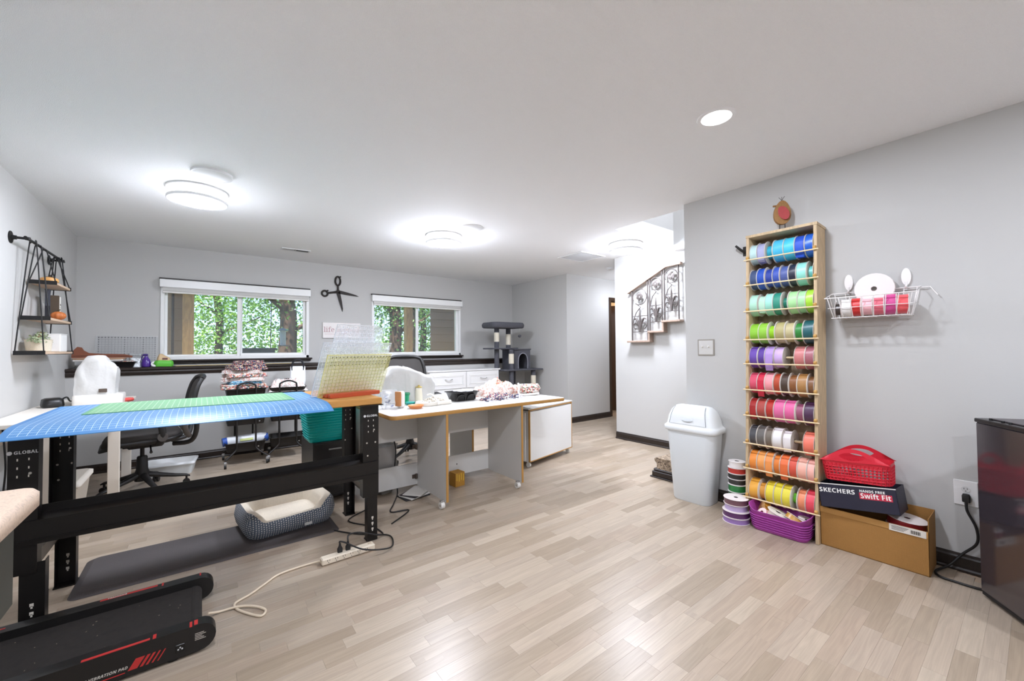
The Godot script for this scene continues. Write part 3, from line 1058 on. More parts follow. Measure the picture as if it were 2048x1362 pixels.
	for r in rows:
		var o: Vector3 = r[1]
		var w: float = r[2]
		var h: float = r[3]
		var ru := thing("quilting_ruler", r[0], "ruler", o, 0.0, "", Basis(u, up, u.cross(up)))
		st = S()
		var c: float = r[9]
		var po := PackedVector2Array([Vector2(0, 0), Vector2(w, 0), Vector2(w, h - c)])
		if c > 0.0:
			for k in 7: po.append(Vector2(w - c + cos(PI / 2 * k / 6) * c, h - c + sin(PI / 2 * k / 6) * c))
		else:
			po.append(Vector2(w, h))
		po.append(Vector2(0, h))
		prism(st, po, -0.0015, 0.0015)
		obj("acrylic_sheet", st, mat(r[4], 0.12, 0.0, {alpha = r[5]}), ru)
		st = S()
		for k in range(1, r[7]):
			var x: float = w * k / r[7]
			box(st, Vector3(x, h / 2, 0.0019), Vector3(0.0018, h * 0.94, 0.0006))
		for k in range(1, r[8]):
			box(st, Vector3(w / 2, h * k / r[8], 0.0019), Vector3(w * 0.95, 0.0016, 0.0006))
		obj("printed_grid", st, mat(r[6], 0.6), ru)
		st = S()
		for k in range(1, r[7]):
			box(st, Vector3(w * (k + 0.5) / r[7], h - 0.018, 0.0022), Vector3(0.006, 0.01, 0.0006))
			for j in 3: box(st, Vector3(w * (k + 0.5) / r[7], h - 0.05 - 0.011 * j, 0.0022), Vector3(0.009 - 0.003 * (j % 2), 0.004, 0.0006))
		obj("printed_numbers", st, mat("6f7048" if c == 0.0 and h < 0.35 else "dfe5ee", 0.6), ru)
		st = S()
		for e in [[w / 2, 0.002, w, 0.004], [0.002, h / 2, 0.004, h], [(w - c) / 2, h - 0.002, w - c, 0.004]]:
			box(st, Vector3(e[0], e[1], 0), Vector3(e[2], e[3], 0.0034))
		obj("polished_edge", st, mat(r[4], 0.2), ru)

func floor_near_bench() -> void:
	var rub := mat("1b1a1b", 0.5)
	# anti-fatigue mat
	var st := S()
	var c := Vector3(0.117, 0, -3.13)
	loft(st, [rrect(1.26, 0.5, 0.04, 0.001, 5, c), rrect(1.255, 0.495, 0.04, 0.004, 5, c), rrect(1.20, 0.44, 0.03, 0.018, 5, c), rrect(1.19, 0.43, 0.03, 0.019, 5, c)])
	tag(obj("floor_mat", st, mat("6a6261", 0.7, 0.0, {tex = "weave", sc = Vector3(9, 9, 26)})), "dark woven anti-fatigue mat on the floor under the bench", "mat")
	# pet bed
	var b := thing("pet_bed", "small pet bed with grey knit sides and cream fleece lining", "pet bed", Vector3(0.475, 0.019, -3.235), 0.1)
	var knit := mat("ffffff", 0.95, 0.0, {tex = "print_knit", sc = Vector3(9, 10, 9), own = true})
	var rim := func(k: int, n: int) -> float:
		var f := float(k) / n
		var fr := exp(-pow((f - 0.25) / 0.075, 2.0))                 # the dip in the front side
		return 0.165 - 0.07 * fr
	var ring := func(w: float, d: float, r: float, y: float, lift: float) -> Array:
		var p := rrect(w, d, r, 0.0, 7)
		var n := p.size()
		for i in n: p[i].y = y + lift * (rim.call(i, n) as float)
		return p
	st = S()
	loft(st, [ring.call(0.5, 0.4, 0.08, 0.0, 0.0), ring.call(0.545, 0.445, 0.1, 0.02, 0.1), ring.call(0.565, 0.465, 0.11, 0.0, 0.5), ring.call(0.545, 0.445, 0.1, 0.0, 0.85), ring.call(0.51, 0.41, 0.09, 0.0, 1.0)], true, true, false)
	obj("knit_side", st, knit, b)
	var fleece := mat("efe3cf", 0.97, 0.0, {tex = "linen", sc = Vector3.ONE * 9, norm = "bumps", ns = 1.0})
	st = S()
	loft(st, [ring.call(0.51, 0.41, 0.09, 0.0, 1.0), ring.call(0.46, 0.36, 0.08, 0.0, 1.02), ring.call(0.40, 0.30, 0.07, 0.0, 0.8), ring.call(0.36, 0.26, 0.06, 0.02, 0.35)], true, false, false)
	obj("fleece_rim", st, fleece, b)
	st = S()
	loft(st, [rrect(0.46, 0.36, 0.08, 0.02), rrect(0.44, 0.34, 0.08, 0.06), rrect(0.38, 0.28, 0.07, 0.078), rrect(0.24, 0.16, 0.06, 0.084)], true, false, true)
	obj("cushion", st, fleece, b)
	st = S()
	box(st, Vector3(0.08, 0.03, 0.231), Vector3(0.045, 0.018, 0.003))
	obj("care_label", st, mat("d8d8d4", 0.8), b)
	# power strip with plugs and cords
	var ps := thing("power_strip", "cream power strip on the floor by the bench leg", "power strip", Vector3(0.69, 0, -2.49), 0.03)
	st = S()
	box(st, Vector3(0, 0.02, 0), Vector3(0.30, 0.036, 0.052), 0.006)
	obj("housing", st, mat("e6d9c4", 0.5), ps)
	for k in 6:
		st = S()
		var x := -0.115 + k * 0.042
		box(st, Vector3(x - 0.006, 0.026, 0.0262), Vector3(0.0025, 0.009, 0.001))
		box(st, Vector3(x + 0.006, 0.026, 0.0262), Vector3(0.0025, 0.007, 0.001))
		box(st, Vector3(x, 0.014, 0.0262), Vector3(0.004, 0.004, 0.001))
		obj("socket", st, rub, ps)
	st = S()
	box(st, Vector3(0.125, 0.038, 0), Vector3(0.02, 0.006, 0.014), 0.002)
	obj("switch", st, mat("c9b79e", 0.5), ps)
	for q in [[-0.035, "black plug standing in the power strip next to the other plug", 0], [0.01, "black plug in the power strip with a cord looping to the bench leg", 1]]:
		var pl := thing("power_plug", q[1], "plug", Vector3(0.69 + q[0] - 0.01, 0.038, -2.497), 0.0, "plugs in the power strip")
		st = S()
		loft(st, [rrect(0.026, 0.022, 0.006, 0), rrect(0.028, 0.022, 0.006, 0.02), rrect(0.014, 0.012, 0.005, 0.036), rrect(0.01, 0.01, 0.004, 0.05)])
		obj("plug_body", st, rub, pl)
		st = S()
		if q[2] == 0:
			tube(st, smooth_pts([Vector3(0, 0.048, 0), Vector3(0, 0.06, 0.0), Vector3(0.03, 0.05, 0.02), Vector3(0.1, 0.02, 0.09), Vector3(0.2, 0.0, 0.12), Vector3(0.29, -0.028, 0.06), Vector3(0.33, -0.03, -0.08), Vector3(0.26, -0.032, -0.17), Vector3(0.16, -0.032, -0.26), Vector3(0.05, -0.032, -0.42)]), 0.0045, 7)
		else:
			tube(st, smooth_pts([Vector3(0, 0.048, 0), Vector3(0.01, 0.075, -0.02), Vector3(0.08, 0.06, -0.05), Vector3(0.2, 0.0, -0.08), Vector3(0.26, -0.03, -0.15), Vector3(0.24, -0.033, -0.3), Vector3(0.14, -0.033, -0.5), Vector3(0.3, -0.033, -0.62)]), 0.0045, 7)
		obj("cord", st, rub, pl)
	st = S()
	var pts := []
	for q in [Vector3(0.545, 0.015, -2.505), Vector3(0.48, 0.006, -2.53), Vector3(0.344, 0.006, -2.517), Vector3(0.268, 0.006, -2.459), Vector3(0.2, 0.006, -2.4), Vector3(0.136, 0.006, -2.36), Vector3(0.14, 0.006, -2.30), Vector3(0.185, 0.006, -2.22), Vector3(0.225, 0.006, -2.175), Vector3(0.243, 0.006, -2.215), Vector3(0.2, 0.012, -2.27), Vector3(0.14, 0.012, -2.31), Vector3(0.075, 0.008, -2.325), Vector3(0.03, 0.03, -2.30)]: pts.append(q)
	tube(st, smooth_pts(pts, 6), 0.0055, 8)
	tag(obj("extension_cord", st, mat("e0cfb6", 0.5)), "cream extension cord looping on the floor beside the walking pad", "cord")
	# walking pad
	var w := thing_w("walking_pad", "black under-desk walking pad with red stripes on its rails", "treadmill", Vector3(-0.48, 0, -2.31))
	var blk := mat("171514", 0.45)
	var red := mat("c2302e", 0.5)
	for z in [-2.10, -2.515]:
		st = S()
		var po := PackedVector2Array([Vector2(-1.02, 0.012), Vector2(-1.02, 0.115)])
		for k in 11:
			var an := PI / 2 - PI * k / 10
			po.append(Vector2(0.003 + cos(an) * 0.052, 0.063 + sin(an) * 0.052))
		prism(st, po, z - 0.028, z + 0.028, Transform3D(), true)
		obj("side_rail", st, blk, w)
	st = S()
	bb(st, -1.0, -0.02, 0.03, 0.082, -2.49, -2.125, 0.004)
	cyl(st, Vector3(-0.018, 0.056, -2.49), Vector3(-0.018, 0.056, -2.125), 0.028, 16)
	obj("belt", st, mat("2a2522", 0.85, 0.0, {tex = "mottle", sc = Vector3.ONE * 3}), w)
	st = S()
	for q in 28:
		var p := Vector3(rng.randf_range(-0.85, -0.05), 0.0828, rng.randf_range(-2.47, -2.15))
		box(st, p, Vector3(rng.randf_range(0.002, 0.006), 0.0008, rng.randf_range(0.001, 0.004)), 0.0, Basis(Vector3.UP, rng.randf() * 3))
	var lint := obj("lint", st, mat("8a7d6c", 0.9), w)
	lint.set_meta("kind", "stuff")
	for s in [[-0.33, -0.148, -2.083, 0.014], [-0.14, -0.13, -2.09, 0.03], [-0.345, -0.155, -2.532, 0.014], [-0.14, -0.133, -2.53, 0.03], [-0.64, -0.61, -2.52, 0.008], [-0.03, -0.022, -2.09, 0.04], [-0.016, -0.004, -2.095, 0.036], [0.0, 0.006, -2.53, 0.03]]:
		st = S()
		bb(st, s[0], s[1], 0.1149, 0.1156, s[2] - s[3] / 2, s[2] + s[3] / 2)
		obj("red_stripe", st, red, w)
	for k in 5:
		st = S()
		var x := -0.208 + k * 0.0165 + (0.016 if k > 0 else 0.0)
		var wd := 0.026 if k == 0 else 0.011 - 0.0018 * k
		prism(st, PackedVector2Array([Vector2(x, 0.03), Vector2(x + wd, 0.03), Vector2(x + wd + 0.022, 0.066), Vector2(x + 0.022, 0.066)]), -2.0722, -2.0712)
		obj("red_flash", st, red, w)
	st = S()
	bb(st, -0.62, -0.215, 0.026, 0.029, -2.072, -2.0712)
	obj("red_line", st, red, w)
	words("WALKING VIBRATION PAD", 0.0135, mat("c9c4ba", 0.6), w, Transform3D(Basis(Vector3(1, 0, 0), Vector3(0.25, 1, 0), Vector3(0, 0, 1)), Vector3(-0.292, 0.044, -2.0718)))
	words("TRAINING", 0.013, mat("c9c4ba", 0.6), w, Transform3D(Basis(Vector3.RIGHT, -PI / 2), Vector3(-0.29, 0.1162, -2.532)))
	st = S()
	bb(st, -0.072, -0.044, 0.03, 0.062, -2.073, -2.07, 0.002)
	obj("power_inlet", st, mat("0a0a0a", 0.3), w)
	st = S()
	for k in 3: lathe(st, [Vector2(0.0028, 0), Vector2(0.0028, 0.002), Vector2(0, 0.002)], 8, Transform3D(Basis(Vector3.RIGHT, PI / 2), Vector3(-0.064 + 0.006 * k, 0.045 + (0.006 if k == 1 else 0.0), -2.0695)))
	obj("inlet_pin", st, mat("d0d0d0", 0.4), w)
	st = S()
	for k in 5: bb(st, -0.013, 0.022 - 0.006 * (k % 3), 0.056 + k * 0.006, 0.0585 + k * 0.006, -2.0725, -2.0718)
	obj("rating_label", st, mat("bdb6aa", 0.7), w)
	for z in [-2.10, -2.515]:
		st = S()
		lathe(st, [Vector2(0, 0), Vector2(0.02, 0), Vector2(0.02, 0.014)], 12, Transform3D(Basis(), Vector3(-0.08, 0, z)))
		obj("rubber_foot", st, rub, w)
	# black drawer unit with the teal basket on it
	var fc := thing_w("drawer_unit", "black drawer unit under the bench beneath the teal basket", "cabinet", Vector3(0.85, 0, -3.7))
	st = S()
	bb(st, 0.70, 1.02, 0.03, 0.475, -3.95, -3.49, 0.004)
	obj("body", st, mat("141212", 0.4), fc)
	for k in 2:
		st = S()
		bb(st, 0.71, 1.01, 0.05 + k * 0.215, 0.255 + k * 0.21, -3.491, -3.478, 0.003)
		var dr := obj("drawer_front", st, mat("181616", 0.35), fc)
		st = S()
		bb(st, 0.81, 0.91, 0.2 + k * 0.21, 0.212 + k * 0.21, -3.478, -3.466, 0.003)
		obj("handle", st, mat("8a8a8a", 0.3, 0.8), dr)
	for q in [[0.72, -3.51], [1.0, -3.51], [0.72, -3.93], [1.0, -3.93]]:
		st = S()
		cyl(st, Vector3(q[0], 0.0, q[1]), Vector3(q[0], 0.032, q[1]), 0.016, 10)
		obj("foot", st, rub, fc)
	var tb := thing("storage_basket", "teal slatted plastic basket standing on the black drawer unit", "basket", Vector3(0.82, 0.476, -3.64))
	var teal := mat("16b3ad", 0.35, 0.0, {back = "0f7a76"})
	st = S()
	loft(st, [rrect(0.27, 0.24, 0.03, 0.0), rrect(0.28, 0.25, 0.03, 0.008), rrect(0.36, 0.32, 0.03, 0.33), rrect(0.38, 0.34, 0.03, 0.335), rrect(0.38, 0.34, 0.03, 0.345), rrect(0.35, 0.31, 0.03, 0.34), rrect(0.27, 0.24, 0.03, 0.012)], true, true, true)
	obj("shell", st, teal, tb)
	for k in 14:
		st = S()
		var y := 0.03 + k * 0.021
		var f := 0.278 + 0.08 * y / 0.33
		tube(st, rrect(f + 0.008, f - 0.026, 0.032, y), 0.0035, 5, true)
		obj("slat", st, teal, tb)

# ---------------------------------------------------------------- desk, sewing machine and chair by the left wall
func cloth_cover(st: SurfaceTool, prof: Array, depth: float, y0: float, seed_: int, wob := 0.008) -> void:
	# prof: [x, top height] along x; a fitted cloth cover with soft folds, open below
	var n := FastNoiseLite.new()
	n.seed = seed_
	n.frequency = 6.0
	n.fractal_octaves = 2
	var rings := []
	var xs := []
	for i in prof.size() - 1:
		for k in 4: xs.append(lerpf(prof[i][0], prof[i + 1][0], k / 4.0))
	xs.append(prof[prof.size() - 1][0])
	for x in xs:
		var h := 0.0
		for i in prof.size() - 1:
			if x >= prof[i][0] - 1e-6 and x <= prof[i + 1][0] + 1e-6:
				var f := smoothstep(0.0, 1.0, (x - prof[i][0]) / (prof[i + 1][0] - prof[i][0]))
				h = lerpf(prof[i][1], prof[i + 1][1], f)
		var r := []
		var d := depth / 2.0
		for q in [[-1.12, 0.0], [-1.06, 0.3], [-1.0, 0.6], [-0.96, 0.85], [-0.86, 0.96], [-0.5, 1.0], [0.0, 1.0], [0.5, 1.0], [0.86, 0.96], [0.96, 0.85], [1.0, 0.6], [1.06, 0.3], [1.12, 0.0]]:
			var p := Vector3(x, y0 + h * q[1], d * q[0])
			var s := n.get_noise_3dv(p) * wob * 2.0
			r.append(p + Vector3(s * 0.6, s * 0.5 * q[1], s))
		rings.append(r)
	loft(st, rings, false)
	for e in [0, rings.size() - 1]:
		soft(st)
		var r: Array = rings[e]
		for k in 6:
			quad(st, r[k], r[k + 1], r[11 - k], r[12 - k])

func office_chair(label: String, at: Vector3, turn: float, bh := 1.0) -> Node3D:
	# faces -z
	var c := thing("office_chair", label, "chair", at, turn)
	var blk := mat("1d1b1a", 0.5)
	var gry := mat("4f4a46", 0.45)
	var mesh := mat("4a4643", 0.8, 0.0, {tex = "mesh", sc = Vector3.ONE * 22, own = true})
	for k in 5:
		var a := TAU * k / 5 + 0.35
		var d := Vector3(cos(a), 0, sin(a))
		var st := S()
		var side := Vector3(-d.z, 0, d.x)
		var rings := []
		for q in [[0.03, 0.15, 0.03, 0.045], [0.12, 0.125, 0.026, 0.035], [0.22, 0.1, 0.022, 0.026], [0.3, 0.085, 0.018, 0.02], [0.325, 0.075, 0.012, 0.012]]:
			var p: Vector3 = d * q[0] + Vector3(0, q[1], 0)
			var r := []
			for w in 8: r.append(p + side * cos(TAU * w / 8) * q[2] + Vector3(0, sin(TAU * w / 8) * q[3] * 0.6, 0))
			rings.append(r)
		loft(st, rings)
		obj("base_leg", st, blk, c)
		st = S()
		var cp := d * 0.30
		for w in [-0.014, 0.014]: cyl(st, cp + side * (w - 0.007) + Vector3(0, 0.026, 0), cp + side * (w + 0.007) + Vector3(0, 0.026, 0), 0.026, 14)
		cyl(st, cp + Vector3(0, 0.03, 0), cp + Vector3(0, 0.08, 0), 0.008, 8)
		obj("caster", st, blk, c)
	var s := S()
	lathe(s, [Vector2(0.0, 0.1), Vector2(0.05, 0.1), Vector2(0.052, 0.16), Vector2(0.04, 0.2), Vector2(0.036, 0.3), Vector2(0.03, 0.31), Vector2(0.015, 0.31), Vector2(0.015, 0.4)], 18)
	obj("gas_column", s, blk, c)
	s = S()
	box(s, Vector3(0, 0.41, 0.02), Vector3(0.16, 0.05, 0.24), 0.015)
	box(s, Vector3(0, 0.42, -0.1), Vector3(0.3, 0.02, 0.05), 0.006)
	obj("tilt_mechanism", s, blk, c)
	for q in [[-0.2, "l"], [0.2, "r"]]:
		s = S()
		tube(s, [Vector3(q[0] * 0.4, 0.40, 0.05), Vector3(q[0], 0.385, 0.05), Vector3(q[0] * 1.25, 0.375, 0.05)], [0.006, 0.006, 0.011], 8)
		obj("lever", s, blk, c)
	# seat: a frame ring and a cushion that falls away at the front
	var seat := func(w: float, d: float, y: float) -> Array:
		var r := rrect(w, d, 0.11, 0.0, 6)
		for i in r.size():
			var z: float = r[i].z
			r[i].y = y - 0.05 * pow(maxf(0.0, (-z - 0.12) / 0.14), 2.0) + 0.02 * pow(maxf(0.0, (z - 0.1) / 0.15), 2.0)
		return r
	s = S()
	loft(s, [seat.call(0.47, 0.47, 0.435), seat.call(0.52, 0.52, 0.45), seat.call(0.53, 0.53, 0.465), seat.call(0.51, 0.51, 0.475)])
	obj("seat_frame", s, blk, c)
	s = S()
	loft(s, [seat.call(0.49, 0.49, 0.47), seat.call(0.5, 0.5, 0.49), seat.call(0.47, 0.47, 0.51), seat.call(0.3, 0.3, 0.516)])
	obj("seat_cushion", s, mat("4a4440", 0.85, 0.0, {tex = "weave", sc = Vector3.ONE * 18, own = true}), c)
	# back: two bowed uprights, a mesh between them, a lumbar bow
	for x in [-1.0, 1.0]:
		s = S()
		tube(s, smooth_pts([Vector3(x * 0.1, 0.40, 0.2), Vector3(x * 0.17, 0.42, 0.32), Vector3(x * 0.225, 0.56, 0.35), Vector3(x * 0.24, 0.56 + 0.22 * bh, 0.32), Vector3(x * 0.225, 0.56 + 0.44 * bh, 0.35), Vector3(x * 0.19, 0.56 + 0.54 * bh, 0.385)], 5), 0.02, 9)
		obj("back_upright", s, blk, c)
		s = S()                                                       # lumbar wing with its grey pad
		tube(s, smooth_pts([Vector3(x * 0.2, 0.47, 0.3), Vector3(x * 0.275, 0.53, 0.27), Vector3(x * 0.295, 0.63, 0.26), Vector3(x * 0.27, 0.69, 0.3), Vector3(x * 0.24, 0.7, 0.33)], 5), 0.022, 9)
		obj("lumbar_wing", s, gry, c)
		s = S()                                                       # arm: post, pivot, pad
		tube(s, smooth_pts([Vector3(x * 0.24, 0.44, 0.1), Vector3(x * 0.3, 0.5, 0.12), Vector3(x * 0.31, 0.62, 0.1), Vector3(x * 0.3, 0.68, 0.02)], 5), [0.026, 0.027, 0.028, 0.028, 0.027, 0.026, 0.026, 0.025, 0.025, 0.024, 0.023, 0.023, 0.022, 0.022, 0.021, 0.02], 10)
		var arm := obj("arm_post", s, blk, c)
		s = S()
		cyl(s, Vector3(x * 0.285, 0.5, 0.12), Vector3(x * 0.325, 0.5, 0.12), 0.035, 18)
		obj("pivot_cap", s, gry, arm)
		s = S()
		box(s, Vector3(x * 0.3, 0.7, 0.0), Vector3(0.085, 0.026, 0.25), 0.011)
		obj("arm_pad", s, mat("2b2927", 0.6), c)
	s = S()
	sheet(s, 8, 12, func(u, v):
		var x: float = (u - 0.5) * 2.0
		var y: float = 0.56 + v * 0.54 * bh
		return Vector3(x * (0.235 - 0.04 * maxf(0.0, v - 0.7)), y, 0.335 + 0.05 * x * x * -1.0 + 0.05 + 0.03 * sin(v * PI) * -1.0 + (0.03 * v)))
	obj("back_mesh", s, mesh, c)
	s = S()
	tube(s, smooth_pts([Vector3(-0.19, 0.56 + 0.54 * bh, 0.385), Vector3(-0.1, 0.56 + 0.565 * bh, 0.41), Vector3(0.1, 0.56 + 0.565 * bh, 0.41), Vector3(0.19, 0.56 + 0.54 * bh, 0.385)], 5), 0.02, 8)
	obj("top_bar", s, blk, c)
	return c

func sewing_corner() -> void:
	var birch := mat("e0d6c8", 0.55)
	var wht := mat("efece6", 0.4)
	var t := thing_w("sewing_desk", "white sewing desk with pale wooden legs along the left wall", "desk", Vector3(-0.77, 0, -4.55))
	var st := S()
	bb(st, -1.04, -0.5, 0.752, 0.78, -5.36, -3.74, 0.004)
	obj("desk_top", st, mat("ece5da", 0.45), t)
	for z in [-3.82, -4.42, -5.3]:
		for x in [-0.56 if z < -5.0 else (-0.538 if z < -4.0 else -0.76), -1.0]:
			st = S()
			bb(st, x - 0.034, x + 0.034, 0, 0.752, z - 0.018, z + 0.018, 0.003)
			obj("leg", st, birch, t)
	st = S()
	bb(st, -1.02, -1.0, 0.62, 0.75, -5.3, -3.8, 0.002)
	obj("apron", st, birch, t)
	# machine under its cover
	var m := thing("sewing_machine", "sewing machine under a white cloth cover on the desk by the ledge", "sewing machine", Vector3(-0.665, 0.78, -4.75))
	st = S()
	loft(st, [rrect(0.29, 0.2, 0.02, 0), rrect(0.295, 0.205, 0.024, 0.012), rrect(0.295, 0.205, 0.024, 0.075), rrect(0.28, 0.19, 0.02, 0.084)])
	obj("machine_bed", st, mat("e8e4dd", 0.3), m)
	st = S()
	cloth_cover(st, [[-0.135, 0.16], [-0.115, 0.24], [-0.07, 0.31], [0.03, 0.315], [0.07, 0.26], [0.105, 0.21]], 0.17, 0.084, 4, 0.014)
	obj("cloth_cover", st, mat("d6d5d2", 0.85, 0.0, {norm = "folds", ns = 0.25, sc = Vector3.ONE * 2, back = "555555"}), m)
	st = S()
	box(st, Vector3(0.03, 0.115, 0.104), Vector3(0.05, 0.03, 0.006), 0.003)
	box(st, Vector3(0.02, 0.118, 0.108), Vector3(0.012, 0.02, 0.006), 0.002)
	obj("feed_plate", st, mat("6b5f57", 0.35, 0.6), m)
	# small things on the desk
	var pc := thing("pin_cushion", "coral red pin cushion beside the covered machine", "pin cushion", Vector3(-0.5, 0.78, -4.82))
	st = S()
	lathe(st, [Vector2(0, 0), Vector2(0.03, 0.002), Vector2(0.038, 0.015), Vector2(0.03, 0.03), Vector2(0, 0.034)], 14)
	obj("cushion", st, mat("d9574f", 0.8), pc)
	st = S()
	lathe(st, [Vector2(0, 0), Vector2(0.022, 0), Vector2(0.024, 0.002), Vector2(0, 0.003)], 14)
	obj("base", st, mat("efe6dc", 0.6), pc)
	var ad := thing("foot_pedal", "black foot pedal with its coiled cord at the desk end", "foot pedal", Vector3(-0.925, 0.78, -4.72), 0.3)
	st = S()
	loft(st, [rrect(0.11, 0.16, 0.03, 0), rrect(0.12, 0.17, 0.035, 0.015), rrect(0.11, 0.15, 0.03, 0.06), rrect(0.08, 0.1, 0.03, 0.07)])
	obj("pedal_body", st, mat("141313", 0.35), ad)
	st = S()
	tube(st, smooth_pts([Vector3(0.04, 0.04, -0.05), Vector3(0.09, 0.06, -0.12), Vector3(0.12, 0.02, -0.2), Vector3(0.16, 0.02, -0.3)], 5), 0.006, 7)
	obj("cord", st, mat("141313", 0.5), ad)
	# under the desk
	var b := thing("storage_bin", "beige lidded storage bin under the sewing desk", "bin", Vector3(-0.80, 0, -4.13))
	st = S()
	loft(st, [rrect(0.24, 0.36, 0.03, 0.0), rrect(0.3, 0.42, 0.03, 0.3), rrect(0.31, 0.43, 0.03, 0.31)])
	obj("tub", st, mat("cfc6b8", 0.6), b)
	st = S()
	loft(st, [rrect(0.33, 0.45, 0.03, 0.31), rrect(0.33, 0.45, 0.03, 0.335), rrect(0.29, 0.41, 0.03, 0.345)])
	obj("lid", st, mat("e5ded2", 0.6), b)
	b = thing("clear_box", "flat clear plastic box on the floor behind the office chair", "box", Vector3(-0.24, 0, -5.3), -0.1)
	st = S()
	loft(st, [rrect(0.36, 0.26, 0.03, 0), rrect(0.4, 0.3, 0.03, 0.1)], true, true, false)
	obj("tub", st, mat("dfe3e3", 0.35), b)
	st = S()
	loft(st, [rrect(0.42, 0.32, 0.03, 0.1), rrect(0.42, 0.32, 0.03, 0.115), rrect(0.38, 0.28, 0.03, 0.12)])
	obj("lid", st, mat("eef0f0", 0.35), b)
	office_chair("black mesh office chair turned to the sewing desk", Vector3(-0.4, 0, -4.74), PI / 2 + 0.1, 0.74)
	st = S()
	tube(st, smooth_pts([Vector3(-0.97, 0.745, -3.9), Vector3(-0.95, 0.5, -3.88), Vector3(-0.965, 0.25, -3.9), Vector3(-0.93, 0.012, -3.86), Vector3(-0.88, 0.008, -3.7), Vector3(-0.96, 0.008, -3.5)], 6), 0.005, 6)
	tag(obj("desk_cord", st, mat("1a1a1a", 0.5)), "thin black cord hanging down behind the sewing desk", "cord")

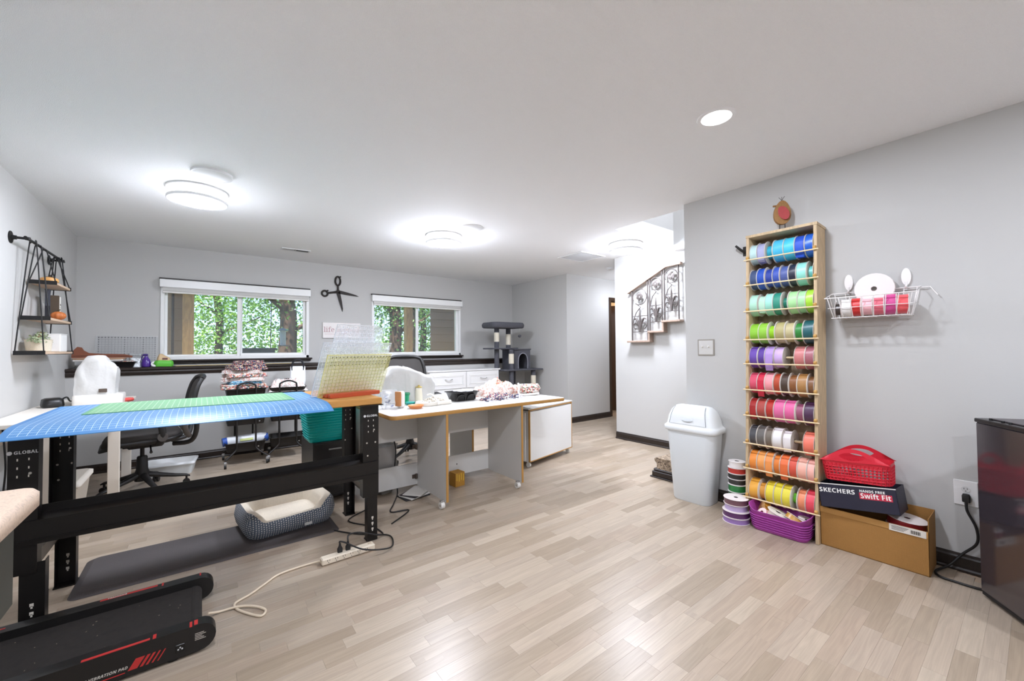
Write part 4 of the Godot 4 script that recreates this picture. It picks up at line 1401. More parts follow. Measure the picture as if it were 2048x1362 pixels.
# ---------------------------------------------------------------- hanging shelf on the left wall
func hanging_shelf() -> void:
	var iron := mat("1d1c1c", 0.5, 0.3)
	var oak := mat("d9bda3", 0.55, 0.0, {tex = "grain", sc = Vector3(2, 2, 1)})
	var n := thing_w("hanging_shelf", "three-tier wire and wood shelf hanging from a pipe on the left wall", "shelf", Vector3(-0.96, 1.2, -4.72))
	var rx := -0.965
	var st := S()
	cyl(st, Vector3(rx, 2.0, -4.22), Vector3(rx, 2.0, -5.2), 0.009, 10)
	obj("pipe", st, iron, n)
	for z in [-4.27, -5.15]:
		st = S()
		lathe(st, [Vector2(0.042, 0), Vector2(0.042, 0.006), Vector2(0.016, 0.008), Vector2(0.014, 0.03), Vector2(0.009, 0.032), Vector2(0.009, 0.085)], 18, Transform3D(Basis(Vector3(0, 0, 1), -PI / 2), Vector3(LEFT, 2.0, z)))
		lathe(st, [Vector2(0, -0.013), Vector2(0.013, -0.01), Vector2(0.015, 0), Vector2(0.013, 0.01), Vector2(0, 0.013)], 12, Transform3D(Basis(), Vector3(rx, 2.0, z)))
		obj("flange", st, iron, n)
	# boards: [height, near z, far z]
	for b in [[1.742, -4.589, -5.01], [1.46, -4.435, -5.05], [1.207, -4.321, -5.12]]:
		st = S()
		bb(st, -1.03, -0.89, b[0] - 0.012, b[0] + 0.006, b[2], b[1], 0.002)
		var board := obj("shelf_board", st, oak, n)
		for z in [b[1], b[2]]:
			st = S()
			bb(st, -1.035, -0.885, b[0] - 0.016, b[0] + 0.014, z - 0.003, z + 0.003)
			obj("end_bracket", st, iron, board)
			var far: bool = z == b[2]
			var zt: float = clampf(z + (0.06 if far else -0.06), -5.13, -4.3)
			st = S()
			var q: float = b[0]
			tube(st, smooth_pts([Vector3(-1.028, q, z), Vector3(-0.985, 1.95, zt), Vector3(-0.975, 1.992, zt), Vector3(rx, 2.006, zt), Vector3(-0.955, 1.992, zt), Vector3(-0.945, 1.95, zt), Vector3(-0.892, q, z)], 4), 0.004, 6)
			obj("wire_loop", st, iron, n)
	# things on it
	var g := thing("ceramic_gourd", "small squat orange-yellow pumpkin with a dark stem, top tier", "ornament", Vector3(-0.955, 1.748, -4.74))
	st = S()
	lathe(st, [Vector2(0, 0), Vector2(0.035, 0), Vector2(0.052, 0.018), Vector2(0.048, 0.042), Vector2(0.02, 0.054), Vector2(0, 0.052)], 20)
	obj("body", st, mat("d9a05a", 0.5), g)
	st = S()
	cyl(st, Vector3(0, 0.05, 0), Vector3(0.004, 0.072, 0), 0.006, 8)
	box(st, Vector3(0, 0.052, 0), Vector3(0.05, 0.004, 0.05), 0.001)
	obj("stem", st, mat("2b221c", 0.6), g)
	var e := thing("tabletop_easel", "black standing easel frame leaning on the middle tier", "easel", Vector3(-0.955, 1.466, -4.6), 0.2)
	st = S()
	box(st, Vector3(0.02, 0.115, -0.02), Vector3(0.028, 0.235, 0.01), 0.002, Basis(Vector3.RIGHT, -0.2))
	obj("board", st, mat("23242e", 0.5), e)
	st = S()
	strip(st, Vector3(0.02, 0.1, -0.02), Vector3(0.02, 0.004, 0.1), Vector3(0.012, 0, 0), Vector3(0, 0.004, 0.002))
	obj("prop", st, mat("1c1c22", 0.5), e)
	var bx := thing("gift_box", "brown and white lettered box on the middle tier", "box", Vector3(-0.96, 1.466, -4.86), 0.1)
	st = S()
	box(st, Vector3(0.005, 0.1, 0), Vector3(0.07, 0.2, 0.1), 0.002)
	obj("box_body", st, mat("4a3c2c", 0.6), bx)
	st = S()
	box(st, Vector3(0.0408, 0.1, -0.006), Vector3(0.001, 0.19, 0.078))
	var fr := obj("paper_front", st, mat("efece4", 0.7), bx)
	st = S()
	box(st, Vector3(0.042, 0.13, -0.006), Vector3(0.001, 0.012, 0.05)); box(st, Vector3(0.042, 0.09, -0.006), Vector3(0.001, 0.008, 0.036)); box(st, Vector3(0.042, 0.105, -0.006), Vector3(0.001, 0.003, 0.056))
	obj("printing", st, mat("6a635a", 0.7), fr)
	var pk := thing("pumpkin", "little ribbed orange pumpkin in front of the lettered box", "ornament", Vector3(-0.915, 1.466, -4.79))
	st = S()
	var rings := []
	for j in 9:
		var v := -PI / 2 + PI * j / 8
		var r := []
		for k in 32:
			var a := TAU * k / 32
			var rad := (0.042 + 0.004 * cos(a * 8)) * cos(v)
			r.append(Vector3(cos(a) * rad, 0.035 + sin(v) * 0.035 * (1.0 - 0.18 * cos(v) * 0.0), sin(a) * rad))
		rings.append(r)
	loft(st, rings)
	obj("body", st, mat("b96a34", 0.5), pk)
	st = S()
	tube(st, [Vector3(0, 0.066, 0), Vector3(0.003, 0.078, 0), Vector3(0.01, 0.085, 0.002)], [0.006, 0.005, 0.004], 7)
	obj("stem", st, mat("5a4a30", 0.7), pk)
	var pb := thing("planter_basket", "cream basket with a twisted handle and a bushy plant, lowest tier", "planter", Vector3(-0.955, 1.213, -4.5))
	st = S()
	lathe(st, [Vector2(0, 0), Vector2(0.055, 0), Vector2(0.062, 0.004), Vector2(0.07, 0.085), Vector2(0.073, 0.09), Vector2(0.066, 0.09), Vector2(0.06, 0.02)], 24)
	obj("basket", st, mat("e6dcc6", 0.7, 0.0, {tex = "linen", sc = Vector3.ONE * 8}), pb)
	for k in 2:
		st = S()
		tube(st, smooth_pts([Vector3(-0.01, 0.085, -0.065), Vector3(0.01 + 0.01 * k, 0.125, -0.04), Vector3(0.012 - 0.01 * k, 0.14, 0.0), Vector3(0.01 + 0.01 * k, 0.125, 0.04), Vector3(-0.01, 0.085, 0.065)], 5), 0.004, 6)
		obj("handle", st, mat("7a5b3c", 0.7), pb)
	st = S()
	flat(st)
	for k in 420:
		var d := Vector3(rng.randfn() * 0.6, absf(rng.randfn()) * 0.5, rng.randfn()).normalized()
		var p := Vector3(0, 0.07, -0.02) + Vector3(d.x * 0.06, d.y * 0.085, d.z * 0.115) * rng.randf_range(0.5, 1.0)
		p.x = clampf(p.x, -0.065, 0.09)
		var a := Vector3(rng.randfn(), rng.randfn(), rng.randfn()).normalized() * 0.011
		var b := a.cross(d).normalized() * 0.007
		tri(st, p - a, p + b, p + a); tri(st, p - a, p + a, p - b)
	var lv := obj("leaves", st, mat("9aa482", 0.7, 0.0, {two = 1, back = "59634a"}), pb)
	lv.set_meta("kind", "stuff")
	var wb := thing("white_box", "plain white box on the lowest tier beside the plant", "box", Vector3(-0.955, 1.213, -4.86))
	st = S()
	box(st, Vector3(0, 0.07, 0), Vector3(0.12, 0.14, 0.2), 0.004)
	obj("carton", st, mat("f1efeb", 0.6), wb)
	st = S()
	box(st, Vector3(0, 0.1405, 0), Vector3(0.124, 0.006, 0.204), 0.002)
	obj("lid", st, mat("f6f5f2", 0.6), wb)

# ---------------------------------------------------------------- on the ledge
func ledge_things() -> void:
	var Y := 1.0455
	var t := thing("sorting_tray", "black plastic tray with a pink flower print in it, on the ledge", "tray", Vector3(-0.72, Y, -5.86))
	var st := S()
	loft(st, [rrect(0.3, 0.17, 0.02, 0), rrect(0.34, 0.2, 0.025, 0.055), rrect(0.36, 0.22, 0.025, 0.058), rrect(0.36, 0.22, 0.025, 0.062), rrect(0.33, 0.19, 0.025, 0.06), rrect(0.3, 0.17, 0.02, 0.006)])
	obj("tub", st, mat("1d1b1b", 0.4), t)
	st = S()
	box(st, Vector3(0.05, 0.05, 0.01), Vector3(0.22, 0.03, 0.14), 0.01, Basis(Vector3(0, 0, 1), 0.06))
	obj("fabric_square", st, mat("ffffff", 0.85, 0.0, {tex = "print_a", sc = Vector3.ONE * 9}), t)
	t = thing("serving_tray", "white bamboo-rimmed tray lying across the black tray", "tray", Vector3(-0.82, Y + 0.068, -5.86), 0.0)
	st = S()
	box(st, Vector3(0, 0.012, 0), Vector3(0.36, 0.018, 0.24), 0.006)
	obj("base", st, mat("e8e4de", 0.6), t)
	st = S()
	tube(st, rrect(0.36, 0.24, 0.03, 0.026), 0.007, 7, true)
	obj("rim", st, mat("b59070", 0.6), t)
	t = thing("dress_ruler", "reddish brown wooden hip-curve ruler on top of the white tray", "ruler", Vector3(-0.82, Y + 0.104, -5.83), 0.0)
	st = S()
	prism(st, PackedVector2Array([Vector2(-0.2, 0), Vector2(0.24, 0), Vector2(0.245, 0.015), Vector2(0.18, 0.035), Vector2(0.02, 0.04), Vector2(-0.08, 0.05), Vector2(-0.115, 0.075), Vector2(-0.13, 0.105), Vector2(-0.16, 0.112), Vector2(-0.185, 0.08), Vector2(-0.2, 0.03)]), -0.012, 0.012, Transform3D(Basis(), Vector3.ZERO))
	obj("blade", st, mat("8a5138", 0.55, 0.0, {tex = "grain", sc = Vector3.ONE * 3}), t)
	st = S()
	tube(st, smooth_pts([Vector3(-0.2, 0.02, 0.013), Vector3(-0.05, 0.022, 0.013), Vector3(0.1, 0.018, 0.013), Vector3(0.22, 0.01, 0.013)], 4), 0.003, 6)
	obj("edge_band", st, mat("5c3324", 0.6), t)
	# clear gridded ruler leaning on the wall
	t = thing("grid_ruler", "clear acrylic ruler with a black dotted grid leaning on the wall", "ruler", Vector3(-0.645, Y, -6.06), 0.0, "", Basis(Vector3.RIGHT, -0.12))
	st = S()
	box(st, Vector3(0, 0.17, 0), Vector3(0.5, 0.34, 0.003))
	obj("acrylic_sheet", st, mat("e8edf0", 0.1, 0.0, {alpha = 0.12}), t)
	st = S()
	for k in 19: box(st, Vector3(-0.225 + k * 0.0252, 0.17, 0.002), Vector3(0.0012, 0.32, 0.0006))
	for k in 13: box(st, Vector3(0, 0.02 + k * 0.0252, 0.002), Vector3(0.46, 0.0012, 0.0006))
	obj("printed_grid", st, mat("6f6f72", 0.6), t)
	st = S()
	for k in 19:
		box(st, Vector3(-0.225 + k * 0.0252, 0.322, 0.0024), Vector3(0.007, 0.007, 0.0006))
		if k < 13:
			for x in [-0.225, -0.023, 0.128, 0.229]: box(st, Vector3(x, 0.02 + k * 0.0252, 0.0024), Vector3(0.006, 0.006, 0.0006))
	obj("printed_dots", st, mat("17171a", 0.6), t)
	t = thing("mesh_pouch", "grey crinkled pouch standing on the ledge next to the purple bottle", "pouch", Vector3(-0.555, Y, -5.84))
	st = S()
	var rings := []
	for j in 8:
		var f := j / 7.0
		var r := rrect(lerpf(0.085, 0.115, absf(f - 0.45) * 1.6), lerpf(0.06, 0.02, f), lerpf(0.029, 0.009, f), 0.14 * f)
		for i in r.size(): r[i] += Vector3(sin(i * 1.7 + j) * 0.004, sin(i * 0.9) * 0.006 * f, cos(i * 2.1 + j * 2) * 0.003)
		rings.append(r)
	loft(st, rings)
	obj("bag", st, mat("d5dadc", 0.3, 0.4, {tex = "plush", sc = Vector3.ONE * 7}), t)
	t = thing("spray_bottle", "purple jug-shaped spray bottle on the ledge", "bottle", Vector3(-0.47, Y, -5.83))
	st = S()
	lathe(st, [Vector2(0, 0), Vector2(0.034, 0), Vector2(0.04, 0.006), Vector2(0.041, 0.04), Vector2(0.03, 0.08), Vector2(0.018, 0.1), Vector2(0.015, 0.115), Vector2(0, 0.116)], 20)
	obj("bottle", st, mat("4b2a8a", 0.25), t)
	st = S()
	box(st, Vector3(-0.006, 0.128, 0), Vector3(0.045, 0.022, 0.022), 0.007)
	tube(st, smooth_pts([Vector3(-0.024, 0.125, 0), Vector3(-0.036, 0.1, 0), Vector3(-0.034, 0.08, 0), Vector3(-0.03, 0.07, 0)], 4), 0.005, 7)
	obj("trigger_head", st, mat("3f2278", 0.3), t)
	t = thing("round_tag", "round white sticker tin propped on the ledge", "tin", Vector3(-0.40, Y + 0.03, -5.80), 0.0, "", Basis(Vector3.RIGHT, 1.2))
	st = S()
	lathe(st, [Vector2(0, -0.006), Vector2(0.03, -0.006), Vector2(0.031, 0), Vector2(0.03, 0.006), Vector2(0, 0.006)], 20)
	obj("tin", st, mat("e9e9e6", 0.4), t)
	st = S()
	box(st, Vector3(0, 0.0066, -0.004), Vector3(0.034, 0.001, 0.005)); box(st, Vector3(0, 0.0066, 0.006), Vector3(0.024, 0.001, 0.004))
	obj("printing", st, mat("4a4440", 0.6), t)
	t = thing("snack_bag", "bright green and tan bag slumped on the ledge by the window", "bag", Vector3(-0.325, Y, -5.83))
	st = S()
	rings = []
	for q in [[0.15, 0.1, 0.0], [0.16, 0.11, 0.03], [0.15, 0.1, 0.055], [0.125, 0.08, 0.066]]:
		var r := rrect(q[0], q[1], 0.03, q[2])
		for i in r.size(): r[i] += Vector3(sin(i * 2.3) * 0.004, sin(i * 1.3) * 0.003, cos(i * 1.9) * 0.004)
		rings.append(r)
	loft(st, rings)
	obj("green_base", st, mat("62bf3e", 0.4), t)
	st = S()
	rings = []
	for q in [[0.12, 0.075, 0.064, 0.0], [0.1, 0.06, 0.095, -0.005], [0.05, 0.035, 0.12, -0.02], [0.02, 0.015, 0.138, -0.026]]:
		var r := rrect(q[0], q[1], q[1] * 0.45, q[2], 4, Vector3(q[3], 0, 0))
		for i in r.size(): r[i] += Vector3(sin(i * 2.7) * 0.003, 0, cos(i * 1.9) * 0.003)
		rings.append(r)
	loft(st, rings)
	obj("tan_top", st, mat("d0b48a", 0.5), t)
	st = S()
	box(st, Vector3(0.01, 0.085, 0.036), Vector3(0.045, 0.02, 0.004), 0.002, Basis(Vector3.RIGHT, -0.3))
	obj("printing", st, mat("6a4038", 0.6), t)
	t = thing("yardstick", "long pale wooden yardstick lying along the ledge below the window", "ruler", Vector3(0.35, Y, -5.86))
	st = S()
	bb(st, -0.58, 0.58, 0, 0.006, -0.014, 0.014, 0.001)
	obj("stick", st, mat("c8ae68", 0.5), t)
	st = S()
	for k in 46: bb(st, -0.56 + k * 0.0249, -0.559 + k * 0.0249, 0.006, 0.0064, 0.004 if k % 2 else -0.002, 0.014)
	obj("tick_marks", st, mat("3a3020", 0.6), t)

# ---------------------------------------------------------------- two carts
func carts() -> void:
	var iron := mat("262321", 0.45, 0.3)
	var c := thing("utility_cart", "black three-tier cart heaped with folded prints, a bag of batting on its lowest tray", "cart", Vector3(0.385, 0, -5.32), 0.0, "utility carts")
	var w := 0.37
	var d := 0.30
	for y in [0.14, 0.42, 0.70]:
		var st := S()
		loft(st, [rrect(w - 0.04, d - 0.03, 0.03, y), rrect(w - 0.01, d, 0.035, y + 0.09), rrect(w + 0.006, d + 0.016, 0.04, y + 0.093), rrect(w + 0.006, d + 0.016, 0.04, y + 0.098), rrect(w - 0.016, d - 0.006, 0.033, y + 0.096), rrect(w - 0.045, d - 0.035, 0.03, y + 0.006)])
		obj("tray", st, iron, c)
	for z in [d / 2 + 0.014, -d / 2 - 0.014]:
		var st := S()
		var zz: float = z * 1.35
		tube(st, smooth_pts([Vector3(-w / 2 + 0.0, 0.085, zz), Vector3(-w / 2 + 0.09, 0.16, z), Vector3(-w / 2 + 0.1, 0.24, z), Vector3(-w / 2 + 0.1, 0.5, z), Vector3(-w / 2 + 0.1, 0.8, z), Vector3(-w / 2 + 0.12, 0.85, z), Vector3(0, 0.87, z), Vector3(w / 2 - 0.12, 0.85, z), Vector3(w / 2 - 0.1, 0.8, z), Vector3(w / 2 - 0.1, 0.5, z), Vector3(w / 2 - 0.1, 0.24, z), Vector3(w / 2 - 0.09, 0.16, z), Vector3(w / 2, 0.085, zz)], 4), 0.0095, 8)
		obj("frame_hoop", st, iron, c)
		for x in [-w / 2, w / 2]:
			st = S()
			cyl(st, Vector3(x - 0.01, 0.024, zz), Vector3(x + 0.01, 0.024, zz), 0.024, 14)
			var wh := obj("caster", st, mat("121212", 0.5), c)
			st = S()
			box(st, Vector3(x, 0.055, zz), Vector3(0.028, 0.03, 0.03), 0.006)
			obj("caster_fork", st, mat("b8b8b8", 0.3, 0.8), wh)
	for q in [[0.12, 0.45, 1], [-0.12, 0.73, 1], [0.11, 0.18, 1]]:
		var st := S()
		lathe(st, [Vector2(0.007, 0), Vector2(0.006, 0.004), Vector2(0, 0.005)], 8, Transform3D(Basis(Vector3.RIGHT, PI / 2), Vector3(q[0], q[1], d / 2 + 0.001)))
		obj("screw", st, mat("d8d8d8", 0.3, 0.8), c)
	again(c, Vector3(0.80, 0, -5.34), -0.12, "black three-tier cart whose lowest tray is empty, beside the white bag", "utility carts")
	# folded fabric on the first cart, sheet by sheet
	var n := FastNoiseLite.new()
	n.seed = 77
	n.frequency = 9.0
	var stack := [["folded cream and orange print fabric, lowest on the first cart", "print_a", 0.42, 0.30, 0.0, 0.05, 0.0], ["folded light blue print fabric in the cart heap", "print_e", 0.30, 0.26, 0.05, 0.035, 0.1], ["folded peach floral fabric in the cart heap", "print_c", 0.40, 0.28, 0.08, 0.04, -0.12], ["folded white and red floral fabric in the cart heap", "print_a", 0.38, 0.27, 0.125, 0.04, 0.18], ["folded lilac and white fabric near the top of the cart heap", "print_c", 0.36, 0.25, 0.165, 0.035, -0.2], ["folded navy floral fabric on top of the cart heap", "print_b", 0.34, 0.26, 0.20, 0.055, 0.35], ["rumpled navy and white fabric slumped over the heap top", "print_b", 0.27, 0.2, 0.255, 0.045, 0.7]]
	for q in stack:
		var t := thing("folded_fabric", q[0], "fabric", Vector3(0.37 + q[6] * 0.06, 0.80 + q[4], -5.32 + q[6] * 0.05), q[6], "fabrics on the carts")
		for l in 3:
			var st := S()
			var rings := []
			var h: float = q[5] / 3.0
			for e in [[0.96, 0.0], [1.0, 0.3], [1.0, 0.8], [0.95, 1.0], [0.5, 1.05]]:
				var r := rrect(q[2] * e[0] - 0.012 * l, q[3] * e[0] - 0.01 * l, 0.02, h * (l + e[1]))
				for i in r.size():
					var s := n.get_noise_3dv(r[i] + Vector3(q[4] * 40.0, l * 3.0, 0)) * 0.02
					r[i] += Vector3(s, absf(s) * 0.5, -s)
				rings.append(r)
			loft(st, rings)
			obj("fold", st, mat("ffffff", 0.9, 0.0, {tex = q[1], sc = Vector3.ONE * (5.0 + q[4] * 10.0), own = true}), t)
	for q in [["crumpled pink and white print fabric in the second cart", "print_c", 0.40, 0.29, 0.06, Vector3(0.8, 0.75, -5.34)], ["red and white patterned fabric under the crumpled print, second cart", "print_a", 0.34, 0.25, 0.05, Vector3(0.8, 0.708, -5.34)]]:
		var t := thing("folded_fabric", q[0], "fabric", q[5], -0.12, "fabrics on the carts")
		var st := S()
		sheet(st, 20, 14, func(u, v):
			var e: float = minf(minf(u, 1 - u) * q[2], minf(v, 1 - v) * q[3])
			var p := Vector3((u - 0.5) * q[2], 0, (v - 0.5) * q[3])
			p.y = (0.055 + q[4]) * smoothstep(0.0, 0.07, e) + n.get_noise_2d(u * 4.0, v * 4.0) * 0.05 * smoothstep(0.0, 0.05, e)
			return p)
		obj("cloth", st, mat("ffffff", 0.9, 0.0, {tex = q[1], sc = Vector3.ONE * 7, own = true}), t)
	# batting bag on the low tray of the first cart
	var b := thing("batting_bag", "clear bag of white batting with blue ends on the lowest cart tray", "bag", Vector3(0.39, 0.215, -5.31), 0.1)
	var s2 := S()
	tube(s2, [Vector3(-0.2, 0.02, 0), Vector3(-0.16, 0.025, 0), Vector3(0.14, 0.03, 0), Vector3(0.2, 0.04, 0)], [0.03, 0.05, 0.052, 0.035], 14)
	obj("roll", s2, mat("e9ecef", 0.5), b)
	for x in [-0.19, 0.19]:
		s2 = S()
		cyl(s2, Vector3(x - 0.02, 0.024, 0), Vector3(x + 0.02, 0.028, 0), 0.046, 14)
		obj("blue_end", s2, mat("2c55a8", 0.4), b)
	s2 = S()
	box(s2, Vector3(0.0, 0.035, 0.05), Vector3(0.12, 0.025, 0.006), 0.002, Basis(Vector3.RIGHT, -0.3))
	obj("label", s2, mat("cfd88a", 0.6), b)
	# white tote on the wall side of the second cart
	var tt := thing("tote_bag", "white tote bag with black handles leaning on the second cart", "bag", Vector3(0.93, 0.80, -5.49), -0.25)
	s2 = S()
	loft(s2, [rrect(0.15, 0.06, 0.02, 0.0), rrect(0.17, 0.07, 0.02, 0.05), rrect(0.16, 0.05, 0.02, 0.21), rrect(0.15, 0.03, 0.012, 0.22)])
	obj("bag", s2, mat("eef0f3", 0.7), tt)
	for z in [-0.02, 0.02]:
		s2 = S()
		tube(s2, smooth_pts([Vector3(-0.06, 0.17, z), Vector3(-0.06, 0.25, z), Vector3(-0.02, 0.3, z * 1.5), Vector3(0.03, 0.29, z * 1.5), Vector3(0.06, 0.24, z), Vector3(0.06, 0.17, z)], 5), 0.009, 7)
		obj("handle", s2, mat("16161c", 0.6), tt)

# ---------------------------------------------------------------- white sewing cabinet and the things on it
func heap(st: SurfaceTool, w: float, d: float, h: float, seed_: int, rough := 1.0, nu := 34, nv := 22) -> void:
	# a rumpled heap of cloth with folds
	var n := FastNoiseLite.new()
	n.seed = seed_
	n.frequency = 1.0
	n.fractal_octaves = 3
	n.fractal_type = FastNoiseLite.FRACTAL_RIDGED
	sheet(st, nu, nv, func(u, v):
		var x: float = u * 2.0 - 1.0
		var y: float = v * 2.0 - 1.0
		var ang := atan2(y, x)
		var edge := 0.82 + 0.16 * sin(ang * 5.0 + seed_) + 0.06 * sin(ang * 9.0)
		var r := sqrt(x * x + y * y)
		var k := minf(1.0, edge / maxf(r, 0.001)) if r > edge else 1.0
		var p := Vector3(x * k * w / 2, 0, y * k * d / 2)
		var q := clampf(1.0 - r / edge, 0.0, 1.0)
		p.y = h * pow(q, 0.45) * (0.72 + 0.45 * rough * n.get_noise_2d(p.x * 7.0 + seed_, p.z * 7.0))
		p.y = maxf(p.y, 0.001)
		return p)

func sewing_cabinet() -> void:
	var wht := mat("d4d2ce", 0.4)
	var edge := mat("b98a48", 0.5)
	var T := 0.742
	var chrome := mat("cfcfcf", 0.2, 0.9)
	var t := thing_w("cutting_table", "white melamine cutting table on wheeled panels with brown edges", "table", Vector3(1.9, 0, -3.25))
	var st := S()
	var c := Vector3(1.9, 0, -3.29)
	loft(st, [rrect(1.7, 1.08, 0.05, T - 0.028, 6, c), rrect(1.7, 1.08, 0.05, T, 6, c)], true, true, true, false)
	obj("table_top", st, wht, t)
	st = S()
	loft(st, [rrect(1.702, 1.082, 0.051, T - 0.0282, 6, c), rrect(1.705, 1.085, 0.052, T - 0.026, 6, c), rrect(1.705, 1.085, 0.052, T - 0.002, 6, c), rrect(1.702, 1.082, 0.051, T + 0.0002, 6, c)], true, false, false)
	obj("edge_band", st, edge, t)
	for x in [1.484, 2.215]:
		st = S()
		bb(st, x - 0.009, x + 0.009, 0.05, T - 0.029, -3.27, -2.755)
		var pn := obj("gate_panel", st, wht, t)
		st = S()
		bb(st, x - 0.0095, x + 0.0095, 0.05, T - 0.029, -2.756, -2.752)
		obj("panel_edge", st, edge, pn)
		st = S()
		cyl(st, Vector3(x - 0.045, 0.027, -2.785), Vector3(x - 0.015, 0.027, -2.785), 0.026, 18)
		var wh := obj("caster", st, mat("e9e6e0", 0.4), t)
		st = S()
		box(st, Vector3(x - 0.028, 0.058, -2.785), Vector3(0.034, 0.012, 0.03), 0.004)
		cyl(st, Vector3(x - 0.0455, 0.027, -2.785), Vector3(x - 0.0145, 0.027, -2.785), 0.009, 10)
		obj("caster_fork", st, chrome, wh)
	for r in [[0.45, T - 0.029], [0.06, 0.24]]:
		for q in [[1.07, 1.475], [1.493, 2.206]]:
			st = S()
			bb(st, q[0], q[1], r[0], r[1], -3.288, -3.27)
			obj("back_rail", st, wht, t)
	st = S()
	bb(st, 1.052, 1.07, 0.05, T - 0.029, -3.7, -3.2)
	obj("end_panel", st, wht, t)
	st = S()
	bb(st, 2.08, 2.098, 0.05, T - 0.029, -3.8, -3.36)
	var bp := obj("gate_panel", st, wht, t)
	st = S()
	bb(st, 2.0795, 2.0985, 0.05, T - 0.029, -3.3605, -3.3565)
	obj("panel_edge", st, edge, bp)
	for y in [0.36, 0.11]:
		st = S()
		cyl(st, Vector3(1.46, y - 0.0, -3.262), Vector3(1.46, y + 0.04, -3.262), 0.012, 10)
		box(st, Vector3(1.44, y + 0.02, -3.266), Vector3(0.03, 0.034, 0.006), 0.003)
		obj("hinge", st, mat("6d625a", 0.35, 0.7), t)
	for q in [[1.86, 0.64], [1.86, 0.16]]:
		st = S()
		lathe(st, [Vector2(0.006, 0), Vector2(0.006, 0.001), Vector2(0, 0.001)], 10, Transform3D(Basis(Vector3.RIGHT, PI / 2), Vector3(q[0], q[1], -3.27)))
		obj("screw_hole", st, mat("2a2320", 0.7), t)
	# the second, lower unit
	var u := thing("rolling_cabinet", "low white cabinet on casters with brown edging at the table end", "cabinet", Vector3(2.62, 0, -3.155), 0.225)
	st = S()
	bb(st, 0.02, 0.83, 0.06, 0.575, -0.42, -0.018)
	obj("body", st, wht, u)
	st = S()
	bb(st, 0.028, 0.82, 0.07, 0.565, -0.018, 0.0)
	obj("door", st, mat("e4e4e2", 0.4), u)
	st = S()
	for e in [[0.02, 0.83, 0.578, 0.592], [0.02, 0.83, 0.06, 0.07]]: bb(st, e[0], e[1], e[2], e[3], -0.018, 0.002)
	for e in [[0.02, 0.029], [0.82, 0.83]]: bb(st, e[0], e[1], 0.06, 0.592, -0.018, 0.002)
	obj("edge_band", st, edge, u)
	st = S()
	bb(st, 0.0, 0.84, 0.592, 0.604, -0.43, 0.004, 0.001)
	obj("cabinet_top", st, wht, u)
	st = S()
	bb(st, -0.03, -0.02, 0.08, 0.56, -0.4, -0.02)
	obj("side_leaf", st, wht, u)
	for q in [[0.05, -0.04], [0.8, -0.04], [0.05, -0.38], [0.8, -0.38]]:
		st = S()
		cyl(st, Vector3(q[0] - 0.012, 0.024, q[1]), Vector3(q[0] + 0.012, 0.024, q[1]), 0.024, 16)
		box(st, Vector3(q[0], 0.053, q[1]), Vector3(0.03, 0.014, 0.03), 0.004)
		obj("caster", st, mat("e4e2dc", 0.4), u)
	# on the table
	var m := thing("sewing_machine", "sewing machine under a white cloth cover on the cutting table", "sewing machine", Vector3(1.47, T, -3.52), -0.1)
	st = S()
	loft(st, [rrect(0.42, 0.18, 0.02, 0.001), rrect(0.42, 0.18, 0.02, 0.06), rrect(0.4, 0.17, 0.02, 0.064)])
	obj("machine_bed", st, mat("e9e7e2", 0.4), m)
	st = S()
	cloth_cover(st, [[-0.23, 0.14], [-0.215, 0.24], [-0.12, 0.315], [0.0, 0.305], [0.1, 0.26], [0.21, 0.23], [0.235, 0.18], [0.24, 0.12]], 0.21, 0.004, 14, 0.014)
	obj("cloth_cover", st, mat("d6d5d2", 0.85, 0.0, {norm = "folds", ns = 0.25, sc = Vector3.ONE * 2, back = "555555"}), m)
	st = S()
	tube(st, [Vector3(-0.03, 0.32, 0.03), Vector3(-0.03, 0.315, 0.1), Vector3(-0.03, 0.2, 0.122), Vector3(-0.03, 0.02, 0.13)], 0.002, 6)
	obj("seam", st, mat("d0cfcb", 0.8), m)
	var b := thing("notions_bag", "clear zip bag of blue and white notions at the bench corner", "bag", Vector3(1.19, T, -3.17))
	st = S()
	loft(st, [rrect(0.13, 0.07, 0.02, 0.0), rrect(0.15, 0.08, 0.03, 0.04), rrect(0.14, 0.05, 0.02, 0.11), rrect(0.13, 0.012, 0.005, 0.15)], true, true, true)
	obj("plastic", st, mat("f1f4f6", 0.15, 0.0, {alpha = 0.3}), b)
	for k in 14:
		st = S()
		box(st, Vector3(rng.randf_range(-0.045, 0.045), rng.randf_range(0.015, 0.1), rng.randf_range(-0.012, 0.012)), Vector3(rng.randf_range(0.012, 0.04), 0.008, 0.012), 0.003, Basis.from_euler(Vector3(rng.randf(), rng.randf() * 3, rng.randf() * 2)))
		obj("trimming", st, mat(["f0f0f0", "4a63a8", "dfe3ea", "3b4a78", "e8e2da"][k % 5], 0.7), b)
	b = thing("elastic_pack", "white pack with a brown card side standing by the notions bag", "package", Vector3(1.265, T, -3.13), 0.5)
	st = S()
	box(st, Vector3(0.012, 0.066, 0), Vector3(0.055, 0.132, 0.05), 0.012)
	obj("roll", st, mat("efedea", 0.6), b)
	st = S()
	box(st, Vector3(-0.024, 0.075, 0), Vector3(0.016, 0.115, 0.052), 0.002)
	obj("card", st, mat("b47a48", 0.7), b)
	b = thing("green_tumbler", "small green plastic cup behind the standing white pack", "cup", Vector3(1.40, T, -3.33))
	st = S()
	lathe(st, [Vector2(0, 0), Vector2(0.022, 0), Vector2(0.03, 0.09), Vector2(0.033, 0.094), Vector2(0.028, 0.09), Vector2(0.02, 0.004), Vector2(0, 0.004)], 20)
	obj("cup", st, mat("1f9a6a", 0.3, 0.0, {back = "0f5a3c"}), b)
	st = S()
	lathe(st, [Vector2(0.031, 0.075), Vector2(0.0335, 0.08), Vector2(0.0335, 0.094), Vector2(0.031, 0.096)], 20)
